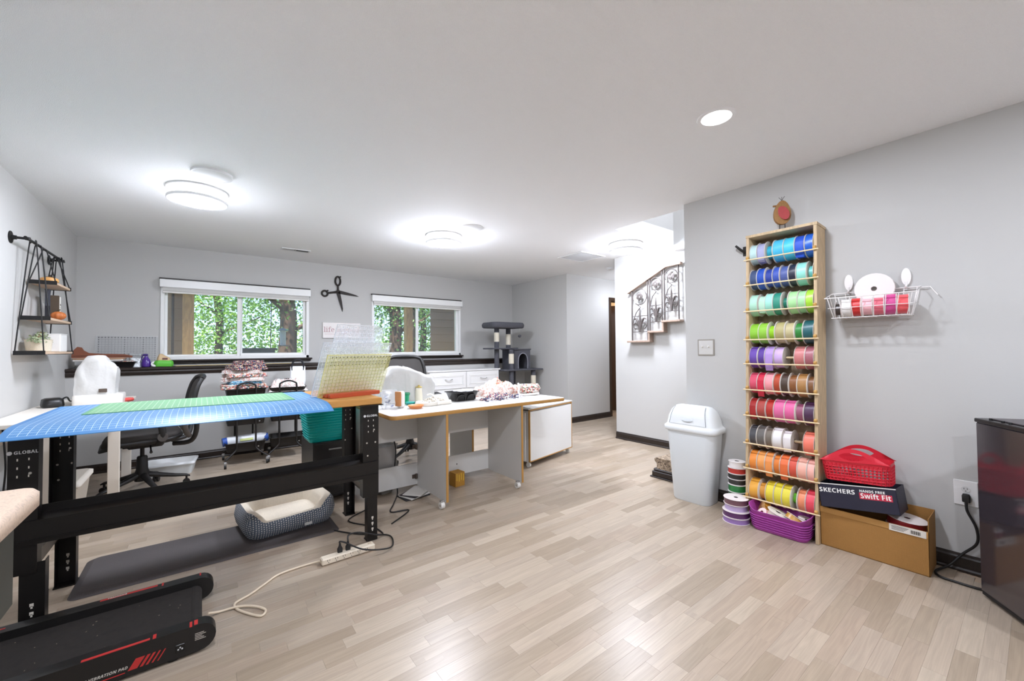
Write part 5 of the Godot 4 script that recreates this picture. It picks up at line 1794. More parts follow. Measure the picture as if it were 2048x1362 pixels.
	obj("rim", st, mat("178257", 0.3), b)
	b = thing("thread_cone", "tall cream thread cone in front of the covered machine", "thread", Vector3(1.545, T, -3.39))
	st = S()
	lathe(st, [Vector2(0, 0.004), Vector2(0.031, 0.004), Vector2(0.033, 0.02), Vector2(0.026, 0.125), Vector2(0.02, 0.13)], 20)
	obj("thread", st, mat("eee6d2", 0.8), b)
	st = S()
	lathe(st, [Vector2(0.034, 0), Vector2(0.034, 0.005), Vector2(0, 0.005)], 20)
	lathe(st, [Vector2(0.03, 0.13), Vector2(0.03, 0.134), Vector2(0.008, 0.138), Vector2(0.008, 0.15), Vector2(0, 0.15)], 20)
	obj("cone_core", st, mat("cdb45c", 0.6), b)
	b = thing("pin_dish", "teal lidded pin box on the cutting table", "box", Vector3(1.40, T, -3.24))
	st = S()
	lathe(st, [Vector2(0, 0), Vector2(0.036, 0), Vector2(0.038, 0.018), Vector2(0, 0.018)], 18)
	obj("box_base", st, mat("0f7a72", 0.4), b)
	st = S()
	lathe(st, [Vector2(0.04, 0.018), Vector2(0.04, 0.026), Vector2(0, 0.028)], 18)
	obj("lid", st, mat("159488", 0.4), b)
	b = thing("orange_dish", "shallow orange dish near the front edge of the cutting table", "dish", Vector3(1.355, T, -3.03))
	st = S()
	lathe(st, [Vector2(0, 0), Vector2(0.045, 0), Vector2(0.062, 0.022), Vector2(0.064, 0.026), Vector2(0.058, 0.024), Vector2(0.042, 0.006), Vector2(0, 0.006)], 22)
	obj("dish", st, mat("ec9a5c", 0.4, 0.0, {back = "8a5020"}), b)
	st = S()
	lathe(st, [Vector2(0.0, 0.012), Vector2(0.05, 0.012)], 18)
	obj("pins", st, mat("f3c79c", 0.6), b)
	b = thing("fabric_bundle", "bundle of beige and black prints tied with white ribbon", "fabric", Vector3(1.57, T, -3.15), 0.1)
	st = S()
	loft(st, [rrect(0.28, 0.17, 0.05, 0.0), rrect(0.3, 0.19, 0.06, 0.012), rrect(0.29, 0.18, 0.06, 0.03)], true, true, true)
	obj("white_backing", st, mat("ece6da", 0.8), b)
	st = S()
	heap(st, 0.3, 0.19, 0.085, 3, 0.4)
	obj("print_roll", st, mat("ffffff", 0.9, 0.0, {tex = "print_d", sc = Vector3.ONE * 12, own = true}), b)
	st = S()
	tube(st, smooth_pts([Vector3(-0.02, 0.01, 0.105), Vector3(-0.025, 0.05, 0.085), Vector3(-0.03, 0.088, 0.02), Vector3(-0.03, 0.08, -0.05)], 5), 0.006, 6)
	obj("ribbon_tie", st, mat("f3efe8", 0.7), b)
	b = thing("food_tray", "black plastic tray with fabric scraps on the cutting table", "tray", Vector3(1.90, T, -3.24), 0.05)
	st = S()
	loft(st, [rrect(0.21, 0.14, 0.03, 0), rrect(0.255, 0.185, 0.03, 0.075), rrect(0.275, 0.205, 0.03, 0.078), rrect(0.275, 0.205, 0.03, 0.082), rrect(0.245, 0.175, 0.03, 0.08), rrect(0.2, 0.13, 0.03, 0.006)])
	obj("tub", st, mat("1f1d1d", 0.25), b)
	for x in [-0.06, 0.05]:
		st = S()
		tube(st, smooth_pts([Vector3(x - 0.045, 0.01, 0.076), Vector3(x - 0.035, 0.045, 0.087), Vector3(x, 0.058, 0.091), Vector3(x + 0.035, 0.045, 0.087), Vector3(x + 0.045, 0.01, 0.076)], 5), 0.004, 6)
		obj("rib", st, mat("2c2a2a", 0.25), b)
	b = thing("scrap_cloth", "folded white cloth lying over the black tray", "fabric", Vector3(1.93, T + 0.083, -3.25), 0.1)
	st = S()
	heap(st, 0.22, 0.17, 0.022, 8, 0.5, 16, 12)
	obj("cloth", st, mat("eeeef2", 0.9), b)
	b = thing("paper_sheets", "loose white paper sheets behind the black tray", "paper", Vector3(1.84, T, -3.52), 0.3)
	for k in 3:
		st = S()
		box(st, Vector3(0.01 * k, 0.001 + 0.0012 * k, 0), Vector3(0.28, 0.001, 0.2), 0.0, Basis(Vector3.UP, 0.12 * k))
		obj("sheet", st, mat("f6f6f4", 0.8), b)
	b = thing("fabric_heap", "rumpled heap of peach and white floral fabric on the cutting table", "fabric", Vector3(2.40, T, -3.38), -0.1)
	st = S()
	heap(st, 0.72, 0.44, 0.17, 5, 0.9)
	obj("cloth", st, mat("d8d0ca", 0.9, 0.0, {tex = "print_c", sc = Vector3.ONE * 3.2, own = true}), b)
	st = S()
	heap(st, 0.32, 0.26, 0.185, 11, 0.8)
	obj("peach_layer", st, mat("f3c9bb", 0.9, 0.0, {tex = "print_a", sc = Vector3.ONE * 5, own = true}), b)
	b = thing("fabric_bolt", "rolled white edged floral fabric at the right end of the heap", "fabric", Vector3(2.63, T, -3.17), -0.5)
	st = S()
	tube(st, [Vector3(-0.11, 0.055, 0), Vector3(-0.1, 0.058, 0), Vector3(0.1, 0.058, 0), Vector3(0.11, 0.05, 0)], [0.035, 0.054, 0.056, 0.03], 16)
	obj("roll", st, mat("ffffff", 0.9, 0.0, {tex = "print_a", sc = Vector3.ONE * 6, own = true}), b)
	st = S()
	tube(st, smooth_pts([Vector3(-0.1, 0.115, 0.0), Vector3(-0.1, 0.09, 0.05), Vector3(-0.1, 0.02, 0.055), Vector3(-0.02, 0.012, 0.07), Vector3(0.1, 0.02, 0.06)], 5), 0.01, 7)
	obj("white_edge", st, mat("f6f3ee", 0.9), b)
	b = thing("lace_heap", "navy and white lace trimming spilling along the cutting table", "trimming", Vector3(2.22, T, -3.12), 0.15)
	st = S()
	heap(st, 0.5, 0.2, 0.06, 17, 1.0, 40, 22)
	obj("lace", st, mat("ffffff", 0.9, 0.0, {tex = "print_b", sc = Vector3.ONE * 9, own = true}), b)
	for k in 16:
		st = S()
		var p := Vector3(-0.24 + k * 0.032, 0.012, 0.05 + 0.03 * sin(k * 2.1))
		tube(st, smooth_pts([p, p + Vector3(0.02, 0.012, 0.025), p + Vector3(-0.012, 0.0, 0.045), p + Vector3(0.02, -0.008, 0.06)], 4), 0.004, 5)
		obj("loose_strip", st, mat(["2f3654", "e9e6ea", "5a6080", "d8cfd0"][k % 4], 0.9), b)
	# on the floor below
	b = thing("carton", "small brown carton with yellow marks under the cutting table", "box", Vector3(1.815, 0, -3.19), 0.1)
	st = S()
	box(st, Vector3(0, 0.06, 0), Vector3(0.1, 0.12, 0.1), 0.002)
	obj("box_body", st, mat("b07f30", 0.8), b)
	st = S()
	for k in 4: box(st, Vector3(-0.035 + k * 0.023, 0.085 - 0.01 * (k % 2), 0.0508), Vector3(0.008, 0.06, 0.001))
	obj("printing", st, mat("d8b23a", 0.7), b)
	b = thing("trash_bag", "grey crumpled plastic bag behind the bench under the table", "bag", Vector3(1.235, 0.0, -3.42))
	st = S()
	var rings := []
	for q in [[0.12, 0.0], [0.2, 0.08], [0.22, 0.2], [0.19, 0.32], [0.22, 0.4]]:
		var r := rrect(q[0], q[0] * 0.8, q[0] * 0.3, q[1])
		for i in r.size(): r[i] += Vector3(sin(i * 2.9 + q[1] * 30) * 0.009, sin(i * 1.7) * 0.006, cos(i * 2.3 + q[1] * 20) * 0.009)
		rings.append(r)
	loft(st, rings)
	obj("bag", st, mat("a19d98", 0.35), b)
	b = thing("magazine_pile", "loose dark magazines on the floor under the cutting table", "magazines", Vector3(1.40, 0, -3.18), 0.4)
	for k in 4:
		st = S()
		box(st, Vector3(0.012 * k, 0.004 + 0.009 * k, 0.01 * (k % 2)), Vector3(0.22, 0.008, 0.16), 0.002, Basis(Vector3.UP, 0.2 * k - 0.3))
		obj("magazine", st, mat(["2b2b2e", "d9d6d0", "3a3436", "e3dfd8"][k], 0.6), b)
	st = S()
	tube(st, smooth_pts([Vector3(1.27, 0.5, -3.3), Vector3(1.30, 0.36, -3.31), Vector3(1.285, 0.2, -3.3), Vector3(1.31, 0.02, -3.3), Vector3(1.2, 0.008, -3.1), Vector3(1.12, 0.008, -2.95), Vector3(1.24, 0.008, -2.9), Vector3(1.05, 0.008, -2.75)], 6), 0.005, 6)
	tag(obj("machine_cord", st, mat("1a1a1a", 0.5)), "black cord hanging below the cutting table to the floor", "cord")

# ---------------------------------------------------------------- dresser, second chair, cat tree
func far_corner() -> void:
	var wht := mat("e4e3e1", 0.4)
	var d := thing_w("dresser", "white dresser with panelled drawers under the dark ledge", "dresser", Vector3(3.19, 0, -5.52))
	var st := S()
	bb(st, 2.57, 3.80, 0.03, 0.88, -5.72, -5.315, 0.003)
	obj("carcass", st, wht, d)
	st = S()
	bb(st, 2.55, 3.82, 0.88, 0.9, -5.722, -5.295, 0.003)
	obj("top", st, wht, d)
	for x in [[2.58, 3.185], [3.195, 3.79]]:
		for y in [[0.05, 0.335], [0.345, 0.615], [0.625, 0.872]]:
			st = S()
			bb(st, x[0], x[1], y[0], y[1], -5.315, -5.298, 0.004)
			var dr := obj("drawer", st, wht, d)
			st = S()
			for k in 2:
				var i := 0.045 + 0.016 * k
				var z := -5.298 + 0.003 * (k + 1)
				for e in [[x[0] + i, x[1] - i, y[1] - i - 0.008, y[1] - i], [x[0] + i, x[1] - i, y[0] + i, y[0] + i + 0.008], [x[0] + i, x[0] + i + 0.008, y[0] + i, y[1] - i], [x[1] - i - 0.008, x[1] - i, y[0] + i, y[1] - i]]:
					bb(st, e[0], e[1], e[2], e[3], -5.3, z, 0.002)
			obj("panel_moulding", st, wht, dr)
			st = S()
			var cx: float = (x[0] + x[1]) / 2
			var cy: float = (y[0] + y[1]) / 2 + 0.02
			tube(st, smooth_pts([Vector3(cx - 0.055, cy, -5.297), Vector3(cx - 0.05, cy - 0.004, -5.275), Vector3(cx, cy - 0.012, -5.268), Vector3(cx + 0.05, cy - 0.004, -5.275), Vector3(cx + 0.055, cy, -5.297)], 4), 0.005, 7)
			obj("pull", st, mat("c4c4c4", 0.25, 0.9), dr)
	for q in [[2.6, -5.34], [3.77, -5.34], [2.6, -5.69], [3.77, -5.69]]:
		st = S()
		bb(st, q[0] - 0.02, q[0] + 0.02, 0, 0.03, q[1] - 0.02, q[1] + 0.02)
		obj("foot", st, wht, d)
	office_chair("black mesh office chair behind the cutting table facing the room", Vector3(1.86, 0, -4.32), PI - 0.25)
	# cat tree
	var plush := mat("5c5c63", 0.97, 0.0, {tex = "plush", sc = Vector3.ONE * 5, norm = "bumps", ns = 1.0})
	var sisal := mat("e9e0cc", 0.9, 0.0, {tex = "linen", sc = Vector3(4, 22, 4)})
	var c := thing_w("cat_tree", "dark grey plush cat tree with sisal posts and an arched cubby", "cat tree", Vector3(4.15, 0, -5.42))
	st = S()
	bb(st, 3.86, 4.66, 0.0, 0.03, -5.66, -5.16, 0.01)
	obj("base", st, plush, c)
	# posts: [x, z, y0, y1, sisal y0, y1]
	for p in [[3.80 + 0.06, -5.45, 0.03, 1.56, 1.33, 1.48], [4.15, -5.52, 0.9, 1.56, 1.28, 1.46], [4.03, -5.28, 0.03, 1.2, 0.97, 1.13], [4.50, -5.28, 0.03, 0.85, 0.5, 0.76], [4.3, -5.58, 0.03, 0.87, 0.3, 0.6]]:
		st = S()
		cyl(st, Vector3(p[0], p[2], p[1]), Vector3(p[0], p[3], p[1]), 0.04, 18)
		var po := obj("post", st, plush, c)
		st = S()
		cyl(st, Vector3(p[0], p[4], p[1]), Vector3(p[0], p[5], p[1]), 0.043, 20)
		obj("sisal_wrap", st, sisal, po)
	st = S()
	loft(st, [rrect(0.6, 0.4, 0.08, 1.555, 6, Vector3(4.0, 0, -5.46)), rrect(0.64, 0.44, 0.1, 1.57, 6, Vector3(4.0, 0, -5.46)), rrect(0.65, 0.45, 0.1, 1.61, 6, Vector3(4.0, 0, -5.46)), rrect(0.62, 0.42, 0.1, 1.645, 6, Vector3(4.0, 0, -5.46)), rrect(0.5, 0.3, 0.1, 1.64, 6, Vector3(4.0, 0, -5.46)), rrect(0.46, 0.26, 0.1, 1.59, 6, Vector3(4.0, 0, -5.46))])
	obj("top_perch", st, plush, c)
	st = S()
	bb(st, 3.68, 4.2, 1.205, 1.23, -5.6, -5.3, 0.008)
	obj("step_shelf", st, plush, c)
	st = S()
	bb(st, 3.83, 4.66, 0.85, 0.875, -5.66, -5.2, 0.008)
	obj("platform", st, plush, c)
	# cubby with an arched door: four walls round a dark room
	var arch := PackedVector2Array([Vector2(-0.17, 0), Vector2(-0.17, 0.32), Vector2(0.15, 0.32), Vector2(0.15, 0), Vector2(0.09, 0)])
	for k in 13:
		var a := PI * k / 12
		arch.append(Vector2(cos(a) * 0.09, 0.15 + sin(a) * 0.11))
	arch.append(Vector2(-0.09, 0))
	st = S()
	prism(st, arch, -0.012, 0.012, Transform3D(Basis(Vector3.UP, -0.12), Vector3(4.28, 0.876, -5.3)))
	var cub := obj("cubby_front", st, plush, c)
	st = S()
	tube(st, smooth_pts([Vector3(4.190, 0.88, -5.295), Vector3(4.190, 1.03, -5.295), Vector3(4.220, 1.11, -5.29), Vector3(4.280, 1.137, -5.285), Vector3(4.340, 1.11, -5.277), Vector3(4.370, 1.03, -5.272), Vector3(4.370, 0.88, -5.272)], 4), 0.008, 7)
	obj("arch_trim", st, mat("8a8a92", 0.95), cub)
	st = S()
	bb(st, 4.105, 4.13, 0.876, 1.196, -5.62, -5.32)
	bb(st, 4.415, 4.44, 0.876, 1.196, -5.62, -5.29)
	bb(st, 4.11, 4.43, 0.876, 1.196, -5.64, -5.615)
	obj("cubby_wall", st, plush, c)
	st = S()
	bb(st, 4.09, 4.455, 1.193, 1.212, -5.65, -5.275, 0.004)
	obj("cubby_roof", st, plush, c)
	st = S()
	cyl(st, Vector3(4.24, 1.56, -5.32), Vector3(4.24, 1.445, -5.32), 0.002, 5)
	var tstr := obj("toy_string", st, mat("cfcbc2", 0.8), c)
	st = S()
	lathe(st, [Vector2(0, -0.025), Vector2(0.02, -0.018), Vector2(0.03, 0), Vector2(0.02, 0.018), Vector2(0, 0.025)], 12, Transform3D(Basis(), Vector3(4.24, 1.425, -5.32)))
	obj("toy_ball", st, plush, tstr)
	st = S()
	cyl(st, Vector3(4.12, 0.03, -5.36), Vector3(4.12, 0.85, -5.36), 0.008, 8)
	obj("spring_rod", st, mat("d08a50", 0.6), c)

# ---------------------------------------------------------------- things fixed to the walls
func wall_pieces() -> void:
	var iron := mat("2a2421", 0.6, 0.2)
	# scissors
	var s := thing("metal_scissors", "large open black metal scissors on the wall between the windows", "wall decor", Vector3(1.545, 2.045, BACK + 0.012))
	for q in [[[Vector2(0, 0), Vector2(0.289, -0.05)], Vector2(-0.175, -0.035), Vector2(0.05, 0.05), 0.3], [[Vector2(0, 0), Vector2(0.063, -0.283)], Vector2(-0.002, 0.155), Vector2(0.045, 0.075), 0.0]]:
		var tip: Vector2 = q[0][1]
		var n := Vector2(-tip.y, tip.x).normalized()
		var st := S()
		prism(st, PackedVector2Array([n * 0.024 - tip * 0.07, n * 0.026, n * 0.022 + tip * 0.5, tip * 0.85 + n * 0.014, tip, tip * 0.8 - n * 0.006, tip * 0.4 - n * 0.016, -n * 0.022, -n * 0.02 - tip * 0.07]), -0.006, 0.006)
		var bl := obj("blade", st, iron, s)
		st = S()
		var lc: Vector2 = q[1]
		var lr: Vector2 = q[2]
		var ring := []
		for k in 24: ring.append(Vector3(lc.x + cos(TAU * k / 24) * (lr.x - 0.012), lc.y + sin(TAU * k / 24) * (lr.y - 0.012), 0))
		tube(st, ring, 0.013, 8, true)
		var dir := (-lc).normalized()
		var e := lc + Vector2(dir.x * lr.x, dir.y * lr.y)
		tube(st, [Vector3(e.x, e.y, 0), Vector3(e.x * 0.5, e.y * 0.45, 0), Vector3(0, 0, 0)], [0.014, 0.014, 0.02], 8)
		box(st, Vector3(lc.x + lr.x * 0.75, lc.y + lr.y * 0.85, 0), Vector3(0.02, 0.02, 0.014), 0.004)
		obj("finger_ring", st, iron, s)
	var pv := S()
	lathe(pv, [Vector2(0.012, 0), Vector2(0.01, 0.008), Vector2(0, 0.01)], 12, Transform3D(Basis(Vector3.RIGHT, PI / 2), Vector3(0, 0, 0.006)))
	obj("pivot_screw", pv, iron, s)
	# sign
	var g := thing("wooden_sign", "white wooden sign reading life is good between the windows", "sign", Vector3(1.6, 1.382, BACK))
	var st := S()
	box(st, Vector3(0, 0.109, 0.011), Vector3(0.514, 0.218, 0.02), 0.002)
	obj("board", st, mat("eee9e6", 0.7), g)
	words("life is good", 0.095, mat("b48a8e", 0.7), g, Transform3D(Basis(), Vector3(-0.005, 0.118, 0.022)), "lettering", "Droid Serif", 400)
	st = S()
	bb(st, -0.235, 0.235, 0.055, 0.058, 0.0205, 0.022)
	obj("underline", st, mat("c08a8e", 0.7), g)
	# iron stair-rail piece on the stair wall
	var X := 4.45 - 0.045
	var r := thing_w("iron_rail_panel", "wrought iron stair rail with wooden steps hung on the stair wall", "wall decor", Vector3(4.43, 1.29, -2.88))
	var ir := mat("5a5350", 0.5, 0.3)
	var wood := mat("b09c90", 0.7, 0.0, {tex = "grain_v", sc = Vector3.ONE * 3})
	for q in [[Vector3(X, 1.925, -3.255), Vector3(X, 2.185, -2.70)], [Vector3(X, 2.185, -2.70), Vector3(X, 2.19, -2.51)]]:
		st = S()
		strip(st, q[0], q[1], Vector3(0.026, 0, 0), Vector3(0, 0.013, 0))
		obj("handrail", st, wood, r)
	for q in [[-3.25, -2.915, 1.297], [-2.945, -2.725, 1.412], [-2.755, -2.515, 1.53]]:
		st = S()
		bb(st, X - 0.045, 4.45, q[2] - 0.018, q[2] + 0.006, q[0], q[1], 0.003)
		obj("tread", st, wood, r)
	for q in [[-2.93, 1.30, 1.40], [-2.74, 1.418, 1.515]]:
		st = S()
		bb(st, X - 0.04, 4.45, q[1], q[2], q[0] - 0.012, q[0] + 0.012, 0.003)
		obj("riser", st, wood, r)
	var top := func(z: float) -> float:
		return 1.925 + (z + 3.255) / 0.555 * 0.26 if z < -2.70 else 2.187
	var panels := [[-3.195, -2.965, 1.303], [-2.935, -2.765, 1.418], [-2.735, -2.55, 1.536]]
	for p in panels:
		var z0: float = p[0]
		var z1: float = p[1]
		var yb: float = p[2]
		for z in [z0, z1]:
			st = S()
			cyl(st, Vector3(X, yb, z), Vector3(X, (top.call(z) as float) - 0.01, z), 0.009, 8)
			obj("baluster", st, ir, r)
		for y in [yb + 0.11, yb + 0.31]:
			st = S()
			cyl(st, Vector3(X, y, z0), Vector3(X, y, z1), 0.005, 6)
			obj("cross_bar", st, ir, r)
		var zc := (z0 + z1) / 2
		var w := (z1 - z0) / 2
		var yc: float = (top.call(zc) as float) - w - 0.035
		st = S()
		var sp := []
		for k in 22:
			var a := PI * 1.15 - TAU * 0.93 * k / 21
			sp.append(Vector3(X, yc + sin(a) * w * 0.88, zc + cos(a) * w * 0.88))
		for q in [[0.1, -w * 1.15], [-0.45, -w * 1.7], [-0.8, -w * 2.5], [-0.9, -w * 3.1]]: sp.append(Vector3(X, yc + q[1], zc + q[0] * w))
		tube(st, sp, 0.006, 7)
		obj("scroll", st, ir, r)
		for k in 6:
			st = S()
			var a := TAU * k / 6 + 0.3
			var cc := Vector3(X, yc + sin(a) * 0.03, zc + cos(a) * 0.028)
			lathe(st, [Vector2(0.0, -0.006), Vector2(0.02, -0.002), Vector2(0.022, 0.004), Vector2(0, 0.008)], 10, Transform3D(Basis(Vector3(0, 0, 1), PI / 2) * Basis(Vector3.RIGHT, 0.4 * sin(a)), cc))
			obj("rosette_petal", st, ir, r)
		st = S()
		tube(st, [Vector3(X, yb + 0.11, zc), Vector3(X, yb + 0.25, zc), Vector3(X, yb + 0.33, zc), Vector3(X, yb + 0.41, zc)], [0.016, 0.013, 0.011, 0.002], 8)
		obj("spike", st, ir, r)
		for sd in [-1.0, 1.0]:
			st = S()
			var sc := []
			for k in 14:
				var a: float = -PI / 2 + TAU * 0.8 * k / 13
				var rr := w * 0.36 * (1.0 - 0.35 * k / 13.0)
				sc.append(Vector3(X, yb + 0.19 + sin(a) * rr, zc + sd * (w * 0.5 + cos(a) * rr)))
			tube(st, sc, 0.007, 7)
			tube(st, smooth_pts([Vector3(X, yb + 0.12, zc), Vector3(X, yb + 0.2, zc + sd * w * 0.14), Vector3(X, yb + 0.275, zc + sd * w * 0.45), Vector3(X, yb + 0.265, zc + sd * w * 0.85)], 4), [0.012, 0.012, 0.012, 0.012, 0.013, 0.013, 0.014, 0.014, 0.013, 0.012, 0.01, 0.007, 0.003], 7)
			obj("leaf_scroll", st, ir, r)
	# switch plate
	var sw := thing("light_switch", "square metal plate with two white toggle switches", "light switch", Vector3(RIGHT, 1.142, -1.652))
	st = S()
	box(st, Vector3(-0.003, 0.066, 0), Vector3(0.006, 0.132, 0.136), 0.002)
	obj("plate", st, mat("a9a39a", 0.4, 0.6), sw)
	st = S()
	box(st, Vector3(-0.0062, 0.066, 0), Vector3(0.002, 0.112, 0.116), 0.001)
	obj("inner_plate", st, mat("d6d4d0", 0.4, 0.3), sw)
	for z in [-0.025, 0.025]:
		st = S()
		box(st, Vector3(-0.014, 0.072, z), Vector3(0.018, 0.012, 0.01), 0.003, Basis(Vector3(0, 0, 1), -0.5))
		obj("toggle", st, mat("f2f0ea", 0.4), sw)
	# outlet and fridge cord
	var ot := thing("wall_outlet", "white wall outlet with one plug in it beside the fridge", "outlet", Vector3(RIGHT, 0.352, -0.26))
	st = S()
	box(st, Vector3(-0.003, 0.066, 0), Vector3(0.006, 0.132, 0.088), 0.002)
	obj("plate", st, mat("ecebea", 0.4), ot)
	for y in [0.046, 0.086]:
		st = S()
		lathe(st, [Vector2(0.017, 0), Vector2(0.017, 0.0015), Vector2(0, 0.0015)], 16, Transform3D(Basis(Vector3(0, 0, 1), PI / 2), Vector3(-0.006, y, 0)))
		var so := obj("socket", st, mat("dddcda", 0.4), ot)
		st = S()
		for z in [-0.006, 0.006]: box(st, Vector3(-0.0078, y + 0.004, z), Vector3(0.001, 0.008, 0.002))
		box(st, Vector3(-0.0078, y - 0.008, 0), Vector3(0.001, 0.004, 0.004))
		obj("slot", st, mat("2a2a2a", 0.6), so)
	var cord := thing_w("fridge_cable", "thick black fridge cord plugged into the wall outlet", "cord", Vector3(3.22, 0, -0.26))
	st = S()
	loft(st, [rrect(0.022, 0.03, 0.006, -0.02), rrect(0.022, 0.032, 0.006, 0.012), rrect(0.016, 0.024, 0.006, 0.022)].map(func(q): return q.map(func(v): return Vector3(3.234, 0.395, -0.258) + v)))
	obj("plug", st, mat("1a1817", 0.5), cord)
	st = S()
	tube(st, smooth_pts([Vector3(3.232, 0.378, -0.258), Vector3(3.226, 0.33, -0.255), Vector3(3.226, 0.25, -0.225), Vector3(3.228, 0.17, -0.225), Vector3(3.222, 0.1, -0.275), Vector3(3.19, 0.03, -0.325), Vector3(3.12, 0.007, -0.365), Vector3(3.06, 0.007, -0.345), Vector3(3.05, 0.007, -0.29), Vector3(3.055, 0.007, -0.2), Vector3(3.12, 0.007, -0.08)], 6), 0.006, 9)
	obj("cable", st, mat("1a1817", 0.5), cord)

# ---------------------------------------------------------------- ribbon rack and its spools
var spool_parts := {}

func ribbon_spool(label: String, hex: String, R: float, rr: float, w: float, xf: Transform3D, group: String, tail := 0.0, flange := "d9d2c8") -> Node3D:
	# axis along its own z
	var t := thing("ribbon_spool", label, "ribbon spool", xf.origin, 0.0, group, xf.basis)
	var up := Transform3D(Basis(Vector3.RIGHT, PI / 2), Vector3.ZERO)
	var key := "%.3f_%.3f" % [R, w]
	if not spool_parts.has(key):
		var st := S()
		lathe(st, [Vector2(0.014, 0.0), Vector2(R, 0.0), Vector2(R + 0.0006, 0.001), Vector2(R, 0.002), Vector2(0.014, 0.002), Vector2(0.014, 0.0)], 26, up)
		spool_parts[key] = mesh_of(st)
	for s in [-1.0, 1.0]:
		var f := obj("flange", spool_parts[key], mat(flange, 0.7), t)
		f.position = Vector3(0, 0, s * (w / 2 - 0.001) - 0.001)
	var k2 := "r%.3f_%.3f" % [rr, w]
	if not spool_parts.has(k2):
		var st := S()
		lathe(st, [Vector2(0.016, -w / 2 + 0.0025), Vector2(rr, -w / 2 + 0.0025), Vector2(rr, w / 2 - 0.0025), Vector2(0.016, w / 2 - 0.0025)], 26, up)
		spool_parts[k2] = mesh_of(st)
	var sat := mat(hex, 0.32, 0.0, {spec = 0.6, norm = "linen_n", ns = 0.1, sc = Vector3.ONE * 12})
	obj("ribbon", spool_parts[k2], sat, t)
	if tail > 0.0:
		var st := S()
		var ww := w * 0.42
		sheet(st, 1, 8, func(u, v):
			var a: float = PI * 0.95 + v * 0.5
			return Vector3(-rr - 0.003 + 0.02 * v * v * v, 0.02 - tail * v, (u - 0.5) * 2.0 * ww))
		obj("ribbon_tail", st, mat(hex, 0.4, 0.0, {two = 1}), t)
	return t

